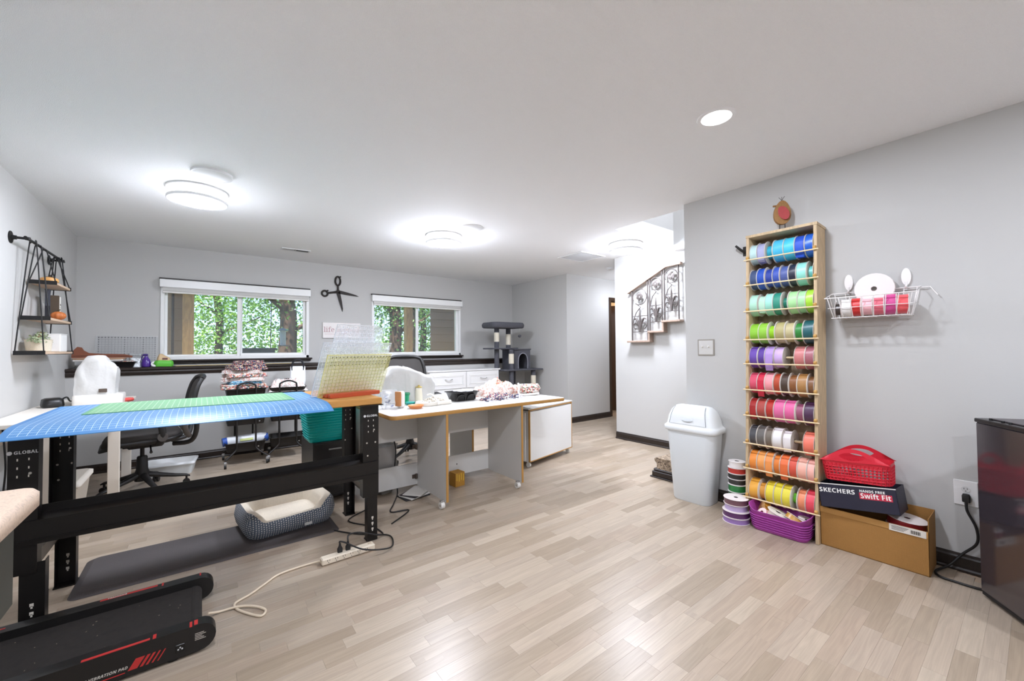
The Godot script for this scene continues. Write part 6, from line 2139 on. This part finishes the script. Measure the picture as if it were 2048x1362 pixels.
func ribbon_rack() -> void:
	var pine := mat("d2bb98", 0.6, 0.0, {tex = "grain_v", sc = Vector3(2.2, 1.4, 2.2)})
	var pale := mat("e6cfa6", 0.6)
	var lean := Basis(Vector3(0, 0, 1), -0.0495)
	var X := Transform3D(lean, Vector3(2.985, 0.0, -1.052))
	var r := thing("ribbon_rack", "tall pine rack of dowels full of ribbon leaning on the right wall", "rack", X.origin, 0.0, "", lean)
	var hs := [1.825, 1.644, 1.459, 1.26, 1.092, 0.913, 0.735, 0.545, 0.375, 0.18]
	for z in [-0.202, 0.198]:
		var st := S()
		bb(st, 0, 0.165, 0.002, 1.985, z - 0.009, z + 0.009, 0.001)
		obj("side_board", st, pine, r)
	var st := S()
	bb(st, -0.003, 0.168, 1.985, 2.003, -0.214, 0.21, 0.001)
	obj("top_board", st, pine, r)
	st = S()
	bb(st, 0.158, 0.165, 0.1, 1.985, -0.193, 0.189)
	obj("back_board", st, mat("a8937a", 0.7, 0.0, {tex = "grain_v", sc = Vector3(2, 1, 2)}), r)
	for h in hs:
		st = S()
		cyl(st, Vector3(-0.01, h, -0.222), Vector3(-0.01, h, 0.217), 0.0048, 8)
		obj("front_dowel", st, pale, r)
		st = S()
		cyl(st, Vector3(0.076, h + 0.048, -0.193), Vector3(0.076, h + 0.048, 0.189), 0.008, 8)
		obj("axle_dowel", st, pale, r)
		for z in [-0.2, 0.196]:
			st = S()
			box(st, Vector3(-0.006, h + 0.014, z), Vector3(0.02, 0.02, 0.017), 0.003, Basis(Vector3(0, 0, 1), 0.4))
			obj("dowel_block", st, mat("c69a55", 0.6), r)
	var ord := ["first", "second", "third", "fourth", "fifth", "sixth", "seventh", "eighth", "ninth", "lowest"]
	# [colour name, colour, flange radius, ribbon radius, width in slots, tail]
	var rows := [
		[["pale aqua", "b9d6d6", .062, .056, 1.0], ["grey lavender", "a3a5c6", .068, .058, 1.1, .09], ["turquoise", "2aa7c0", .066, .036, 1.0], ["sky blue", "48b4d8", .08, .074, 1.35], ["light turquoise", "44bcd6", .08, .073, 1.35], ["royal blue", "2350bf", .066, .06, 1.2, .1], ["bright blue", "1f5fc4", .076, .07, 1.0]],
		[["slate navy", "3d4f74", .062, .055, 1.0], ["cobalt blue", "1f4cae", .066, .06, 1.05], ["dark blue", "27409a", .06, .05, 1.0], ["medium blue", "3a55b0", .072, .056, .95], ["dusty blue", "505f9c", .066, .055, 1.05], ["black navy", "23253a", .066, .058, .95], ["mint aqua", "8fd6c6", .07, .064, 1.2], ["aqua", "6cc5bd", .066, .036, .8]],
		[["pale mint", "aedcc4", .066, .062, 1.2], ["light mint", "bfe6cd", .058, .05, 1.0, .08], ["seafoam", "9fdcc9", .066, .062, 1.1], ["teal green", "2f8f78", .07, .064, 1.1], ["emerald", "1f7f68", .066, .03, .9], ["light green", "a8dc9a", .07, .06, 1.2], ["pastel green", "a6dba2", .064, .058, 1.0], ["lime", "a6da3c", .072, .068, 1.0]],
		[["lime green", "8cc63a", .06, .057, 1.15], ["apple green", "8fc640", .064, .058, 1.15], ["neon green", "9ad520", .068, .04, .9], ["khaki", "b3a873", .066, .058, 1.15], ["beige", "c5b98c", .07, .052, 1.1], ["grass green", "2f8a3a", .066, .048, .95], ["dark teal", "1f5a60", .068, .062, 1.2]],
		[["purple", "6a4aa8", .064, .06, 1.15], ["violet", "5f3f9c", .064, .056, 1.0], ["lilac", "b595d6", .072, .066, 1.2, .11], ["pale lilac", "cdaee0", .06, .057, 1.2], null, ["dusty rose", "c97a78", .064, .06, 1.3], ["mauve", "a5606a", .068, .063, 1.1]],
		[["rose red", "d8506a", .062, .058, 1.05], ["crimson", "cc2a44", .064, .06, 1.0, .11], ["light pink", "ef9aa0", .066, .06, 1.1], ["rust", "bb4a2c", .066, .056, .9], ["dark brown", "4a382c", .068, .058, 1.0], ["chestnut", "8f5a30", .068, .052, 1.0], ["caramel", "a87a45", .07, .064, 1.15], ["tan brown", "8d5f38", .066, .048, .8]],
		[["dark red", "a82c2c", .064, .058, .95, .09], ["brick red", "b04a42", .068, .058, 1.1], ["scarlet", "b83028", .064, .056, 1.0], ["rose pink", "dd6a9c", .07, .066, 1.25], ["hot pink", "e0649a", .07, .065, 1.2], ["plum pink", "a35a78", .064, .046, .95], ["deep plum", "4b2a4a", .068, .06, 1.15]],
		[["charcoal", "4a4a4e", .064, .058, 1.0], ["grey", "66625e", .07, .064, 1.1], ["taupe", "7a7064", .064, .054, .95], ["white", "e9e6e6", .07, .064, 1.2], ["ivory white", "efeaea", .06, .05, 1.1, .09], null, ["coral", "ee7a64", .068, .064, 1.3]],
		[["orange", "ee8f3a", .064, .06, 1.05], ["light orange", "f2a055", .064, .06, 1.05], ["apricot", "ee9650", .066, .06, 1.05, .1], ["deep orange", "ea8434", .062, .052, .85], ["burnt orange", "e6703c", .07, .064, 1.1, .1], ["coral red", "d9533f", .066, .058, 1.0], ["peach", "f3b3a0", .064, .06, 1.1], ["pale peach", "f5b6a8", .064, .06, .9]],
		[["amber", "e9a83c", .072, .068, 1.3], ["gold", "e2a040", .062, .044, .95], ["yellow", "e6d23c", .068, .062, 1.1], ["lemon yellow", "e0d23a", .068, .062, 1.05], ["bright yellow", "e4d640", .07, .064, 1.1], ["neon lime", "6fc82c", .066, .026, .8], ["salmon", "f0946a", .068, .054, 1.0], ["watermelon", "e5485a", .07, .066, 1.1]]]
	for i in rows.size():
		var total := 0.0
		for q in rows[i]: total += 1.4 if q == null else q[4]
		var z := -0.191
		var unit := 0.378 / total
		for q in rows[i]:
			if q == null:
				z += 1.4 * unit
				continue
			var w: float = q[4] * unit - 0.001
			var R: float = minf(0.0795, q[2] * 1.22)
			var at := Vector3(0.076, hs[i] + 0.048, z + w / 2)
			ribbon_spool("%s ribbon spool in the %s row of the pine rack" % [q[0], ord[i]], q[1], R, minf(R - 0.004, q[3] * 1.24), w, X * Transform3D(Basis(), at), "ribbon spools on the rack", q[5] if q.size() > 5 else 0.0, ["d9d2c8", "cfc7bf", "e2dcd2"][(i + int(z * 100)) % 3])
			z += q[4] * unit
	# carved bird on top
	var b := thing("wooden_bird", "carved wooden robin with a red wing standing on the ribbon rack", "ornament", X * Vector3(0.085, 2.003, -0.012), 0.0)
	st = S()
	var body := PackedVector2Array()
	for k in 22:
		var a := TAU * k / 22
		body.append(Vector2(cos(a) * 0.05 * (1.0 - 0.18 * sin(a)), 0.135 + sin(a) * 0.082))
	body.append(Vector2(0.05, 0.13))
	prism(st, body, -0.014, 0.014, Transform3D(Basis(Vector3.UP, -PI / 2 + 0.55), Vector3.ZERO), true)
	obj("body", st, mat("a67c48", 0.6, 0.0, {tex = "grain_v", sc = Vector3.ONE * 6}), b)
	st = S()
	var wing := PackedVector2Array()
	for k in 16:
		var a := TAU * k / 16
		wing.append(Vector2(0.012 + cos(a) * 0.032 - 0.012 * sin(a), 0.128 + sin(a) * 0.048))
	prism(st, wing, 0.013, 0.022, Transform3D(Basis(Vector3.UP, -PI / 2 + 0.2), Vector3.ZERO), true)
	prism(st, wing, -0.022, -0.013, Transform3D(Basis(Vector3.UP, -PI / 2 + 0.2), Vector3.ZERO), true)
	obj("red_wing", st, mat("b3302e", 0.6, 0.0, {tex = "plush", sc = Vector3.ONE * 14}), b)
	st = S()
	box(st, Basis(Vector3.UP, -PI / 2 + 0.55) * Vector3(-0.042, 0.186, 0), Vector3(0.024, 0.012, 0.012), 0.003, Basis(Vector3.UP, -PI / 2 + 0.55))
	obj("beak", st, mat("8a6238", 0.6), b)
	st = S()
	lathe(st, [Vector2(0.005, 0), Vector2(0.004, 0.002), Vector2(0, 0.003)], 10, Transform3D(Basis(Vector3(0, 0, 1), PI / 2), Vector3(-0.02, 0.188, -0.018)))
	obj("eye", st, mat("141414", 0.3), b)
	for z in [-0.016, 0.016]:
		st = S()
		cyl(st, Vector3(0, 0.003, z), Vector3(0, 0.065, z), 0.003, 6)
		box(st, Vector3(-0.012, 0.003, z), Vector3(0.036, 0.004, 0.008), 0.001)
		obj("leg", st, mat("2b2623", 0.5), b)
	for k in 3:
		st = S()
		tube(st, smooth_pts([Vector3(0, 0.212, 0), Vector3(0, 0.23, 0.006 * (k - 1)), Vector3(0, 0.245, 0.018 * (k - 1))], 4), 0.0015, 5)
		obj("crest_wire", st, mat("2b2623", 0.5), b)
	# black coat hook left of the rack
	var hk := thing("wall_hook", "black metal hook on the wall beside the ribbon rack top", "hook", Vector3(RIGHT, 1.93, -1.36))
	st = S()
	box(st, Vector3(-0.004, 0, 0.02), Vector3(0.008, 0.07, 0.03), 0.002)
	obj("plate", st, mat("1c1a19", 0.5), hk)
	st = S()
	tube(st, [Vector3(-0.006, -0.01, 0.02), Vector3(-0.03, 0.01, 0.0), Vector3(-0.045, 0.045, -0.03)], [0.011, 0.01, 0.008], 8)
	obj("prong", st, mat("1c1a19", 0.5), hk)

# ---------------------------------------------------------------- the rest of the right wall
func right_wall_things() -> void:
	var wire := mat("f3efec", 0.4)
	# wire basket on adhesive hooks
	var w := thing_w("wire_basket", "white wire basket of ribbon spools hung on the right wall", "basket", Vector3(3.17, 1.38, -0.61))
	var st := S()
	tube(st, [Vector3(3.085, 1.505, -0.815), Vector3(3.085, 1.505, -0.405), Vector3(3.235, 1.545, -0.405), Vector3(3.235, 1.545, -0.815)], 0.003, 6, true)
	obj("rim", st, wire, w)
	st = S()
	tube(st, [Vector3(3.1, 1.382, -0.785), Vector3(3.1, 1.382, -0.435), Vector3(3.235, 1.382, -0.435), Vector3(3.235, 1.382, -0.785)], 0.0025, 6, true)
	obj("bottom_rim", st, wire, w)
	st = S()
	tube(st, [Vector3(3.093, 1.443, -0.80), Vector3(3.093, 1.443, -0.42), Vector3(3.235, 1.455, -0.42), Vector3(3.235, 1.455, -0.80)], 0.002, 6, true)
	obj("middle_wire", st, wire, w)
	for k in 8:
		var z0 := -0.80 + k * 0.0543
		var z1 := -0.775 + k * 0.0472
		st = S()
		tube(st, [Vector3(3.085, 1.505, z0), Vector3(3.1, 1.382, z1), Vector3(3.235, 1.382, z1), Vector3(3.235, 1.545, z0)], 0.0022, 6)
		obj("cross_wire", st, wire, w)
	for z in [[-0.815, -0.785], [-0.405, -0.435]]:
		for x in [0.3, 0.65]:
			st = S()
			tube(st, [Vector3(lerpf(3.085, 3.235, x), lerpf(1.505, 1.545, x), z[0]), Vector3(lerpf(3.1, 3.235, x), 1.382, z[1])], 0.002, 6)
			obj("end_wire", st, wire, w)
	st = S()
	tube(st, [Vector3(3.235, 1.54, -0.41), Vector3(3.24, 1.54, -0.37), Vector3(3.235, 1.49, -0.34)], 0.003, 6)
	obj("side_hook", st, wire, w)
	for z in [-0.729, -0.466]:
		var h := thing("adhesive_hook", "oval white adhesive hook of the wire basket, " + ("nearer the ribbon rack" if z < -0.6 else "nearer the fridge"), "hook", Vector3(RIGHT, 1.61, z), 0.0, "hooks of the wire basket")
		st = S()
		var el := PackedVector2Array()
		for k in 20: el.append(Vector2(cos(TAU * k / 20) * 0.021, sin(TAU * k / 20) * 0.05))
		prism(st, el, 0.0, 0.012, Transform3D(Basis(Vector3.UP, -PI / 2), Vector3.ZERO), true)
		obj("pad", st, wire, h)
		st = S()
		tube(st, smooth_pts([Vector3(-0.012, -0.03, 0), Vector3(-0.014, -0.055, 0), Vector3(-0.022, -0.066, 0), Vector3(-0.03, -0.055, 0)], 4), 0.005, 7)
		obj("prong", st, wire, h)
	ribbon_spool("large white ribbon reel standing on edge behind the wire basket spools", "f0e2de", 0.092, 0.086, 0.02, Transform3D(Basis(Vector3.UP, PI / 2), Vector3(3.205, 1.552, -0.60)), "spools in the wire basket", 0.0, "f1e9e6")
	var zz0 := -0.775
	for q in [["brown black", "3a302c", .05, .036, .03], ["white", "efece8", .056, .053, .046], ["bright red", "d42a2a", .058, .054, .045], ["pale pink", "f3b9c0", .056, .048, .05], ["pink red", "e06a7c", .055, .05, .05], ["magenta", "d0468e", .062, .058, .052], ["coral pink", "ea5a60", .058, .054, .05]]:
		ribbon_spool(q[0] + " ribbon spool in the white wire basket", q[1], q[2], q[3], q[4], Transform3D(Basis(Vector3.UP, 0.1), Vector3(3.155, 1.387 + q[2], zz0 + q[4] / 2)), "spools in the wire basket", 0.0, "efe6e2")
		zz0 += q[4] + 0.0015
	# cardboard box
	var card := mat("a8793e", 0.85, 0.0, {tex = "linen", sc = Vector3.ONE * 14})
	var c := thing_w("cardboard_box", "open brown cardboard box on the floor against the right wall", "box", Vector3(3.12, 0, -0.61))
	for q in [[3.02, 3.024, 0.0, 0.232, -0.845, -0.375], [3.02, 3.228, 0.0, 0.30, -0.379, -0.375], [3.02, 3.228, 0.0, 0.26, -0.845, -0.841], [3.224, 3.228, 0.0, 0.30, -0.845, -0.375], [3.02, 3.228, 0.001, 0.005, -0.845, -0.375]]:
		st = S()
		bb(st, q[0], q[1], q[2], q[3], q[4], q[5], 0.001)
		obj("panel", st, card, c)
	st = S()
	bb(st, 3.0175, 3.02, 0.2, 0.232, -0.845, -0.378)
	obj("folded_flap", st, mat("b5864a", 0.85), c)
	st = S()
	bb(st, 3.0165, 3.0175, 0.196, 0.232, -0.53, -0.385)
	var lb := obj("shipping_label", st, mat("ded8cf", 0.8), c)
	st = S()
	for k in 14: bb(st, 3.0158, 3.0166, 0.204, 0.222, -0.445 + k * 0.0028, -0.4442 + k * 0.0028 + 0.0008 * (k % 3))
	for k in 4: bb(st, 3.0158, 3.0166, 0.204 + k * 0.006, 0.206 + k * 0.006, -0.52, -0.47 + 0.006 * k)
	obj("printing", st, mat("4a4540", 0.8), lb)
	ribbon_spool("wide dark red ribbon reel lying flat in the cardboard box", "8f2226", 0.085, 0.08, 0.05, Transform3D(Basis(Vector3.RIGHT, -PI / 2 + 0.1), Vector3(3.125, 0.226, -0.475)), "", 0.0, "efe4df")
	# shoe box, tilted in the carton
	var sb := thing("shoe_box", "dark navy shoe box with white lettering tilted in the carton", "box", Vector3(3.095, 0.262, -0.652), 0.0, "", Basis(Vector3.RIGHT, -0.145) * Basis(Vector3(0, 0, 1), -0.06))
	var navy := mat("232234", 0.5)
	for q in [[-0.105, -0.102, 0, 0.135, -0.178, 0.178], [0.085, 0.088, 0, 0.135, -0.178, 0.178], [-0.105, 0.088, 0, 0.135, -0.178, -0.175], [-0.105, 0.088, 0, 0.135, 0.175, 0.178], [-0.105, 0.088, 0, 0.003, -0.178, 0.178]]:
		st = S()
		bb(st, q[0], q[1], q[2], q[3], q[4], q[5])
		obj("panel", st, navy, sb)
	st = S()
	bb(st, -0.107, -0.1045, 0.132, 0.137, -0.179, 0.179)
	obj("rim_edge", st, mat("dcd8d4", 0.7), sb)
	var face := Basis(Vector3(0, 0, 1), Vector3.UP, Vector3(-1, 0, 0))
	words("SKECHERS", 0.042, mat("f2f0ec", 0.6), sb, Transform3D(face.scaled_local(Vector3(0.86, 0.8, 1)), Vector3(-0.1055, 0.098, -0.088)), "lettering", "Droid Sans", 700)
	words("HANDS FREE", 0.019, mat("f2f0ec", 0.6), sb, Transform3D(face, Vector3(-0.1055, 0.11, 0.075)), "lettering", "Droid Sans", 700)
	st = S()
	box(st, Vector3(-0.1054, 0.083, 0.087), Vector3(0.001, 0.034, 0.142), 0.0)
	obj("red_panel", st, mat("c22b45", 0.6), sb)
	words("Swift Fit", 0.04, mat("f2f0ec", 0.6), sb, Transform3D(face.scaled_local(Vector3(0.84, 0.9, 1)), Vector3(-0.1062, 0.084, 0.087)), "lettering", "Droid Sans", 700)
	# red lattice basket in the shoe box
	var rb := thing("red_basket", "red lattice plastic basket with two handles in the shoe box", "basket", Vector3(3.09, 0.415, -0.668), 0.0, "", Basis(Vector3.RIGHT, -0.08))
	var red := mat("d6283a", 0.4)
	st = S()                                                          # lattice
	var N := 46
	var lo := func(f: float, y: float) -> Vector3:
		var ring := rrect(0.3 + 0.12 * y, 0.14 + 0.2 * y, 0.04, y, 11)
		var m := ring.size()
		var total := 0.0
		for i in m: total += ring[i].distance_to(ring[(i + 1) % m])
		var left := fposmod(f, 1.0) * total
		for i in m:
			var seg: float = ring[i].distance_to(ring[(i + 1) % m])
			if left <= seg or i == m - 1:
				var v: Vector3 = ring[i].lerp(ring[(i + 1) % m], clampf(left / maxf(seg, 1e-6), 0.0, 1.0))
				return Vector3(v.z, v.y, v.x)
			left -= seg
		return Vector3.ZERO
	for k in N:
		st = S()
		tube(st, [lo.call(float(k) / N, 0.0), lo.call(float(k) / N, 0.105)], 0.0034, 4)
		obj("upright", st, red, rb)
	for j in 6:
		st = S()
		var ring := []
		for k in 44: ring.append(lo.call(k / 44.0, 0.004 + j * 0.0165))
		tube(st, ring, 0.0034, 4, true)
		obj("lattice_ring", st, red, rb)
	st = S()
	loft(st, [rrect(0.14, 0.3, 0.04, 0.0), rrect(0.13, 0.29, 0.04, 0.004)])
	obj("bottom", st, red, rb)
	# the solid upper band rises to a holed handle on each long side
	st = S()
	var a0 := []
	var a1 := []
	for k in 88:
		var p: Vector3 = lo.call(k / 88.0, 0.092)
		var rise := 0.03
		a0.append(p); a1.append(p + Vector3(p.x * 0.02, rise, p.z * 0.02))
	loft(st, [a0, a1], true, false, false)
	obj("upper_band", st, red, rb)
	for sd in [-1.0, 1.0]:
		st = S()
		soft(st)
		var zs := 30
		for k in zs:
			for half in 2:
				var q := []
				for kk in [k, k + 1]:
					var zz: float = -0.16 + 0.32 * kk / zs
					var topy := 0.12 + 0.075 * pow(maxf(0.0, cos(zz / 0.16 * PI / 2)), 1.2)
					var hole := 0.0
					if absf(zz + 0.0) < 0.058: hole = sqrt(1.0 - pow(zz / 0.058, 2.0)) * 0.022
					var mid := 0.15
					var xx: float = sd * (0.083 + 0.004 * cos(zz * 9.0))
					if half == 0: q.append([Vector3(xx, 0.118, zz), Vector3(xx, minf(mid, topy) - hole, zz)])
					else: q.append([Vector3(xx, minf(mid, topy) + hole, zz), Vector3(xx * 0.98, topy, zz)])
				quad(st, q[0][0], q[0][1], q[1][1], q[1][0])
		obj("handle", st, mat("d6283a", 0.4, 0.0, {two = 1}), rb)
	# purple basket of reels in the foot of the rack
	var pur := mat("a8459f", 0.4)
	var pb := thing("purple_basket", "purple ribbed plastic basket of loose reels at the rack foot", "basket", Vector3(3.005, 0.001, -1.05), 0.04)
	var lip := func(wd: float, d: float, rad: float, y: float, k: float) -> Array:
		var p := rrect(wd, d, rad, 0, 6)
		for i in p.size(): p[i].y = y + k * 0.04 * pow(absf(p[i].z) / (d / 2), 4.0)
		return p
	st = S()
	loft(st, [lip.call(0.14, 0.3, 0.04, 0.0, 0.0), lip.call(0.15, 0.31, 0.045, 0.006, 0.0), lip.call(0.19, 0.345, 0.05, 0.115, 1.0), lip.call(0.196, 0.351, 0.05, 0.118, 1.0), lip.call(0.196, 0.351, 0.05, 0.122, 1.0), lip.call(0.186, 0.341, 0.05, 0.12, 1.0), lip.call(0.14, 0.3, 0.04, 0.012, 0.0)])
	obj("shell", st, pur, pb)
	for k in 6:
		st = S()
		var f := 0.02 + k * 0.015
		tube(st, lip.call(0.152 + 0.33 * f, 0.312 + 0.3 * f, 0.045, f, f * 3.0), 0.0035, 5, true)
		obj("rib", st, pur, pb)
	ribbon_spool("white sided reel lying in the purple basket", "e0d6c8", 0.062, 0.05, 0.03, Transform3D(Basis.from_euler(Vector3(-1.2, 0.3, 0.2)), Vector3(2.995, 0.115, -1.07)), "reels in the purple basket", 0.0, "ece5dc")
	ribbon_spool("gold ribbon reel tipped on edge in the purple basket", "c08f3a", 0.062, 0.057, 0.035, Transform3D(Basis.from_euler(Vector3(-0.9, 0.9, 0.3)), Vector3(2.985, 0.11, -0.965)), "reels in the purple basket", 0.0, "ece5dc")
	ribbon_spool("amber ribbon reel at the back of the purple basket", "b87c28", 0.055, 0.052, 0.04, Transform3D(Basis.from_euler(Vector3(0.3, 0.6, 0.2)), Vector3(3.03, 0.105, -1.16)), "reels in the purple basket", 0.0, "d8b070")
	ribbon_spool("black ribbon reel beside the gold one in the purple basket", "22201f", 0.05, 0.045, 0.03, Transform3D(Basis.from_euler(Vector3(-1.3, 0.0, 0.1)), Vector3(3.035, 0.10, -0.92)), "reels in the purple basket", 0.0, "e9e4dc")
	ribbon_spool("small pink ribbon reel in the corner of the purple basket", "efa0a0", 0.035, 0.032, 0.03, Transform3D(Basis.from_euler(Vector3(0.7, 1.0, 0.0)), Vector3(2.955, 0.105, -1.14)), "reels in the purple basket", 0.0, "f0d8d2")
	# two stacks of reels on the floor
	var flatx := Basis(Vector3.RIGHT, -PI / 2)
	var y := 0.0
	for q in [["lilac", "9a78b8", .086, .082, .036], ["deep purple", "5c2f63", .086, .082, .04], ["pale lavender", "bda9d2", .075, .07, .04], ["mauve brown", "6f4a55", .078, .074, .04]]:
		ribbon_spool("%s reel in the short stack left of the purple basket" % q[0], q[1], q[2], q[3], q[4], Transform3D(flatx, Vector3(2.965, y + q[4] / 2 + 0.001, -1.315)), "reels stacked on the floor", 0.0, "efe6e2")
		y += q[4] + 0.002
	y = 0.0
	for q in [["navy", "2a2f4a", .062, .058, .04], ["olive", "6a6a3a", .062, .058, .04], ["wine red", "7a2430", .062, .058, .035], ["dark green", "1f5a34", .062, .058, .035], ["forest green", "1f7a3a", .062, .058, .05], ["charcoal black", "2b2a2a", .06, .056, .038], ["glossy black", "201f20", .062, .058, .038], ["red", "c0342c", .062, .058, .04], ["white", "ece6e4", .056, .052, .042]]:
		ribbon_spool("%s reel in the tall stack between bin and ribbon rack" % q[0], q[1], q[2], q[3], q[4], Transform3D(flatx, Vector3(3.12, y + q[4] / 2 + 0.001, -1.372)), "reels stacked on the floor", 0.0, "efe9e6")
		y += q[4] + 0.002
	# swing-lid bin
	var bc := Vector3(3.135, 0, -1.70)
	var bn := thing("waste_bin", "white swing-lid waste bin standing at the wall corner", "bin", bc, 0.02)
	var plastic := mat("dfe4e6", 0.45)
	st = S()
	loft(st, [rrect(0.2, 0.29, 0.06, 0.0, 6), rrect(0.21, 0.30, 0.065, 0.008, 6), rrect(0.225, 0.38, 0.06, 0.55, 6), rrect(0.225, 0.38, 0.06, 0.56, 6)])
	obj("tub", st, plastic, bn)
	st = S()
	loft(st, [rrect(0.24, 0.41, 0.06, 0.545, 6), rrect(0.25, 0.425, 0.065, 0.55, 6), rrect(0.25, 0.425, 0.065, 0.58, 6), rrect(0.235, 0.405, 0.06, 0.587, 6), rrect(0.225, 0.385, 0.06, 0.6, 6), rrect(0.205, 0.365, 0.06, 0.66, 6), rrect(0.165, 0.335, 0.06, 0.708, 6), rrect(0.1, 0.285, 0.045, 0.738, 6), rrect(0.05, 0.23, 0.02, 0.745, 6)])
	obj("lid_frame", st, mat("e9edee", 0.42), bn)
	st = S()                                                          # the swinging flap in the dome
	var fp := [Vector2(-0.1145, 0.604), Vector2(-0.1085, 0.635), Vector2(-0.1055, 0.66), Vector2(-0.0965, 0.685), Vector2(-0.085, 0.71), Vector2(-0.07, 0.726), Vector2(-0.053, 0.74), Vector2(-0.03, 0.748)]
	sheet(st, 10, 7, func(u, v):
		var p: Vector2 = fp[int(round(v * 7))]
		return Vector3(p.x, p.y, (u - 0.5) * lerpf(0.29, 0.22, v)))
	var fl := obj("swing_flap", st, mat("e9edee", 0.42, 0.0, {two = 1}), bn)
	st = S()
	lathe(st, [Vector2(0.0, 0.003), Vector2(0.024, 0.002), Vector2(0.026, 0.0)], 16, Transform3D(Basis(Vector3(0, 0, 1), 1.1) * Basis().scaled(Vector3(0.55, 1, 1.7)), Vector3(-0.111, 0.64, 0.0)))
	obj("finger_grip", st, mat("cfd4d6", 0.5), fl)
	st = S()
	for sd in [-1.0, 1.0]:
		var gp := []
		for i in 7: gp.append(Vector3(fp[i].x + 0.0008, fp[i].y, sd * lerpf(0.148, 0.118, i / 7.0)))
		tube(st, gp, 0.0016, 5)
	obj("flap_gap", st, mat("70777a", 0.6), fl)
	# small fridge
	var fb := Basis(Vector3(-0.83, 0, 0.557), Vector3.UP, Vector3(0.557, 0, 0.83))
	var f := thing("mini_fridge", "small dark glossy fridge at the right wall", "fridge", Vector3(2.99, 0, -0.2), 0.0, "", fb)
	st = S()
	bb(st, 0.004, 0.476, 0.025, 0.845, 0.055, 0.42, 0.004)
	obj("cabinet", st, mat("2a2729", 0.35), f)
	st = S()
	bb(st, 0.0, 0.48, 0.03, 0.835, 0.0, 0.05, 0.004)
	obj("door", st, mat("383236", 0.13, 0.0, {clear = 0.6, spec = 0.6}), f)
	st = S()
	bb(st, 0.0, 0.48, 0.012, 0.028, 0.004, 0.05, 0.002)
	obj("kick_strip", st, mat("111010", 0.5), f)
	st = S()
	bb(st, -0.004, 0.484, 0.836, 0.855, -0.004, 0.42, 0.003)
	obj("top_cap", st, mat("1d191a", 0.3), f)
	st = S()
	bb(st, 0.03, 0.46, 0.855, 0.861, 0.03, 0.40, 0.002)
	obj("top_board", st, mat("463f42", 0.35), f)
	for x in [0.02, 0.46]:
		for z in [0.08, 0.4]:
			st = S()
			cyl(st, Vector3(x, 0.0, z), Vector3(x, 0.026, z), 0.014, 10)
			obj("foot", st, mat("111010", 0.5), f)
	for x in [0.06, 0.13, 0.17]:
		st = S()
		lathe(st, [Vector2(0.006, 0.855), Vector2(0.006, 0.8625), Vector2(0, 0.8625)], 10, Transform3D(Basis(), Vector3(x, 0, 0.02)))
		obj("screw_cap", st, mat("111010", 0.5), f)

# ---------------------------------------------------------------- the counter at the camera's left
func foreground() -> void:
	var c := thing_w("kitchen_counter", "beige laminate counter end with rounded corner over a dark apron", "counter", Vector3(-0.66, 0, -0.6))
	var st := S()
	var ctr := Vector3(-0.66, 0, -0.58)
	loft(st, [rrect(0.75, 1.56, 0.03, 0.868, 5, ctr), rrect(0.764, 1.574, 0.035, 0.874, 5, ctr), rrect(0.764, 1.574, 0.035, 0.902, 5, ctr), rrect(0.75, 1.56, 0.03, 0.91, 5, ctr)])
	obj("counter_top", st, mat("d8bfa8", 0.4, 0.0, {tex = "linen", sc = Vector3.ONE * 5}), c)
	st = S()
	bb(st, -1.03, -0.312, 0.675, 0.868, -1.33, 0.18, 0.003)
	obj("apron", st, mat("3b3b33", 0.5), c)
	st = S()
	bb(st, -1.03, -0.66, 0.0, 0.675, -1.25, 0.18, 0.003)
	obj("cabinet_base", st, mat("3b3b33", 0.5), c)
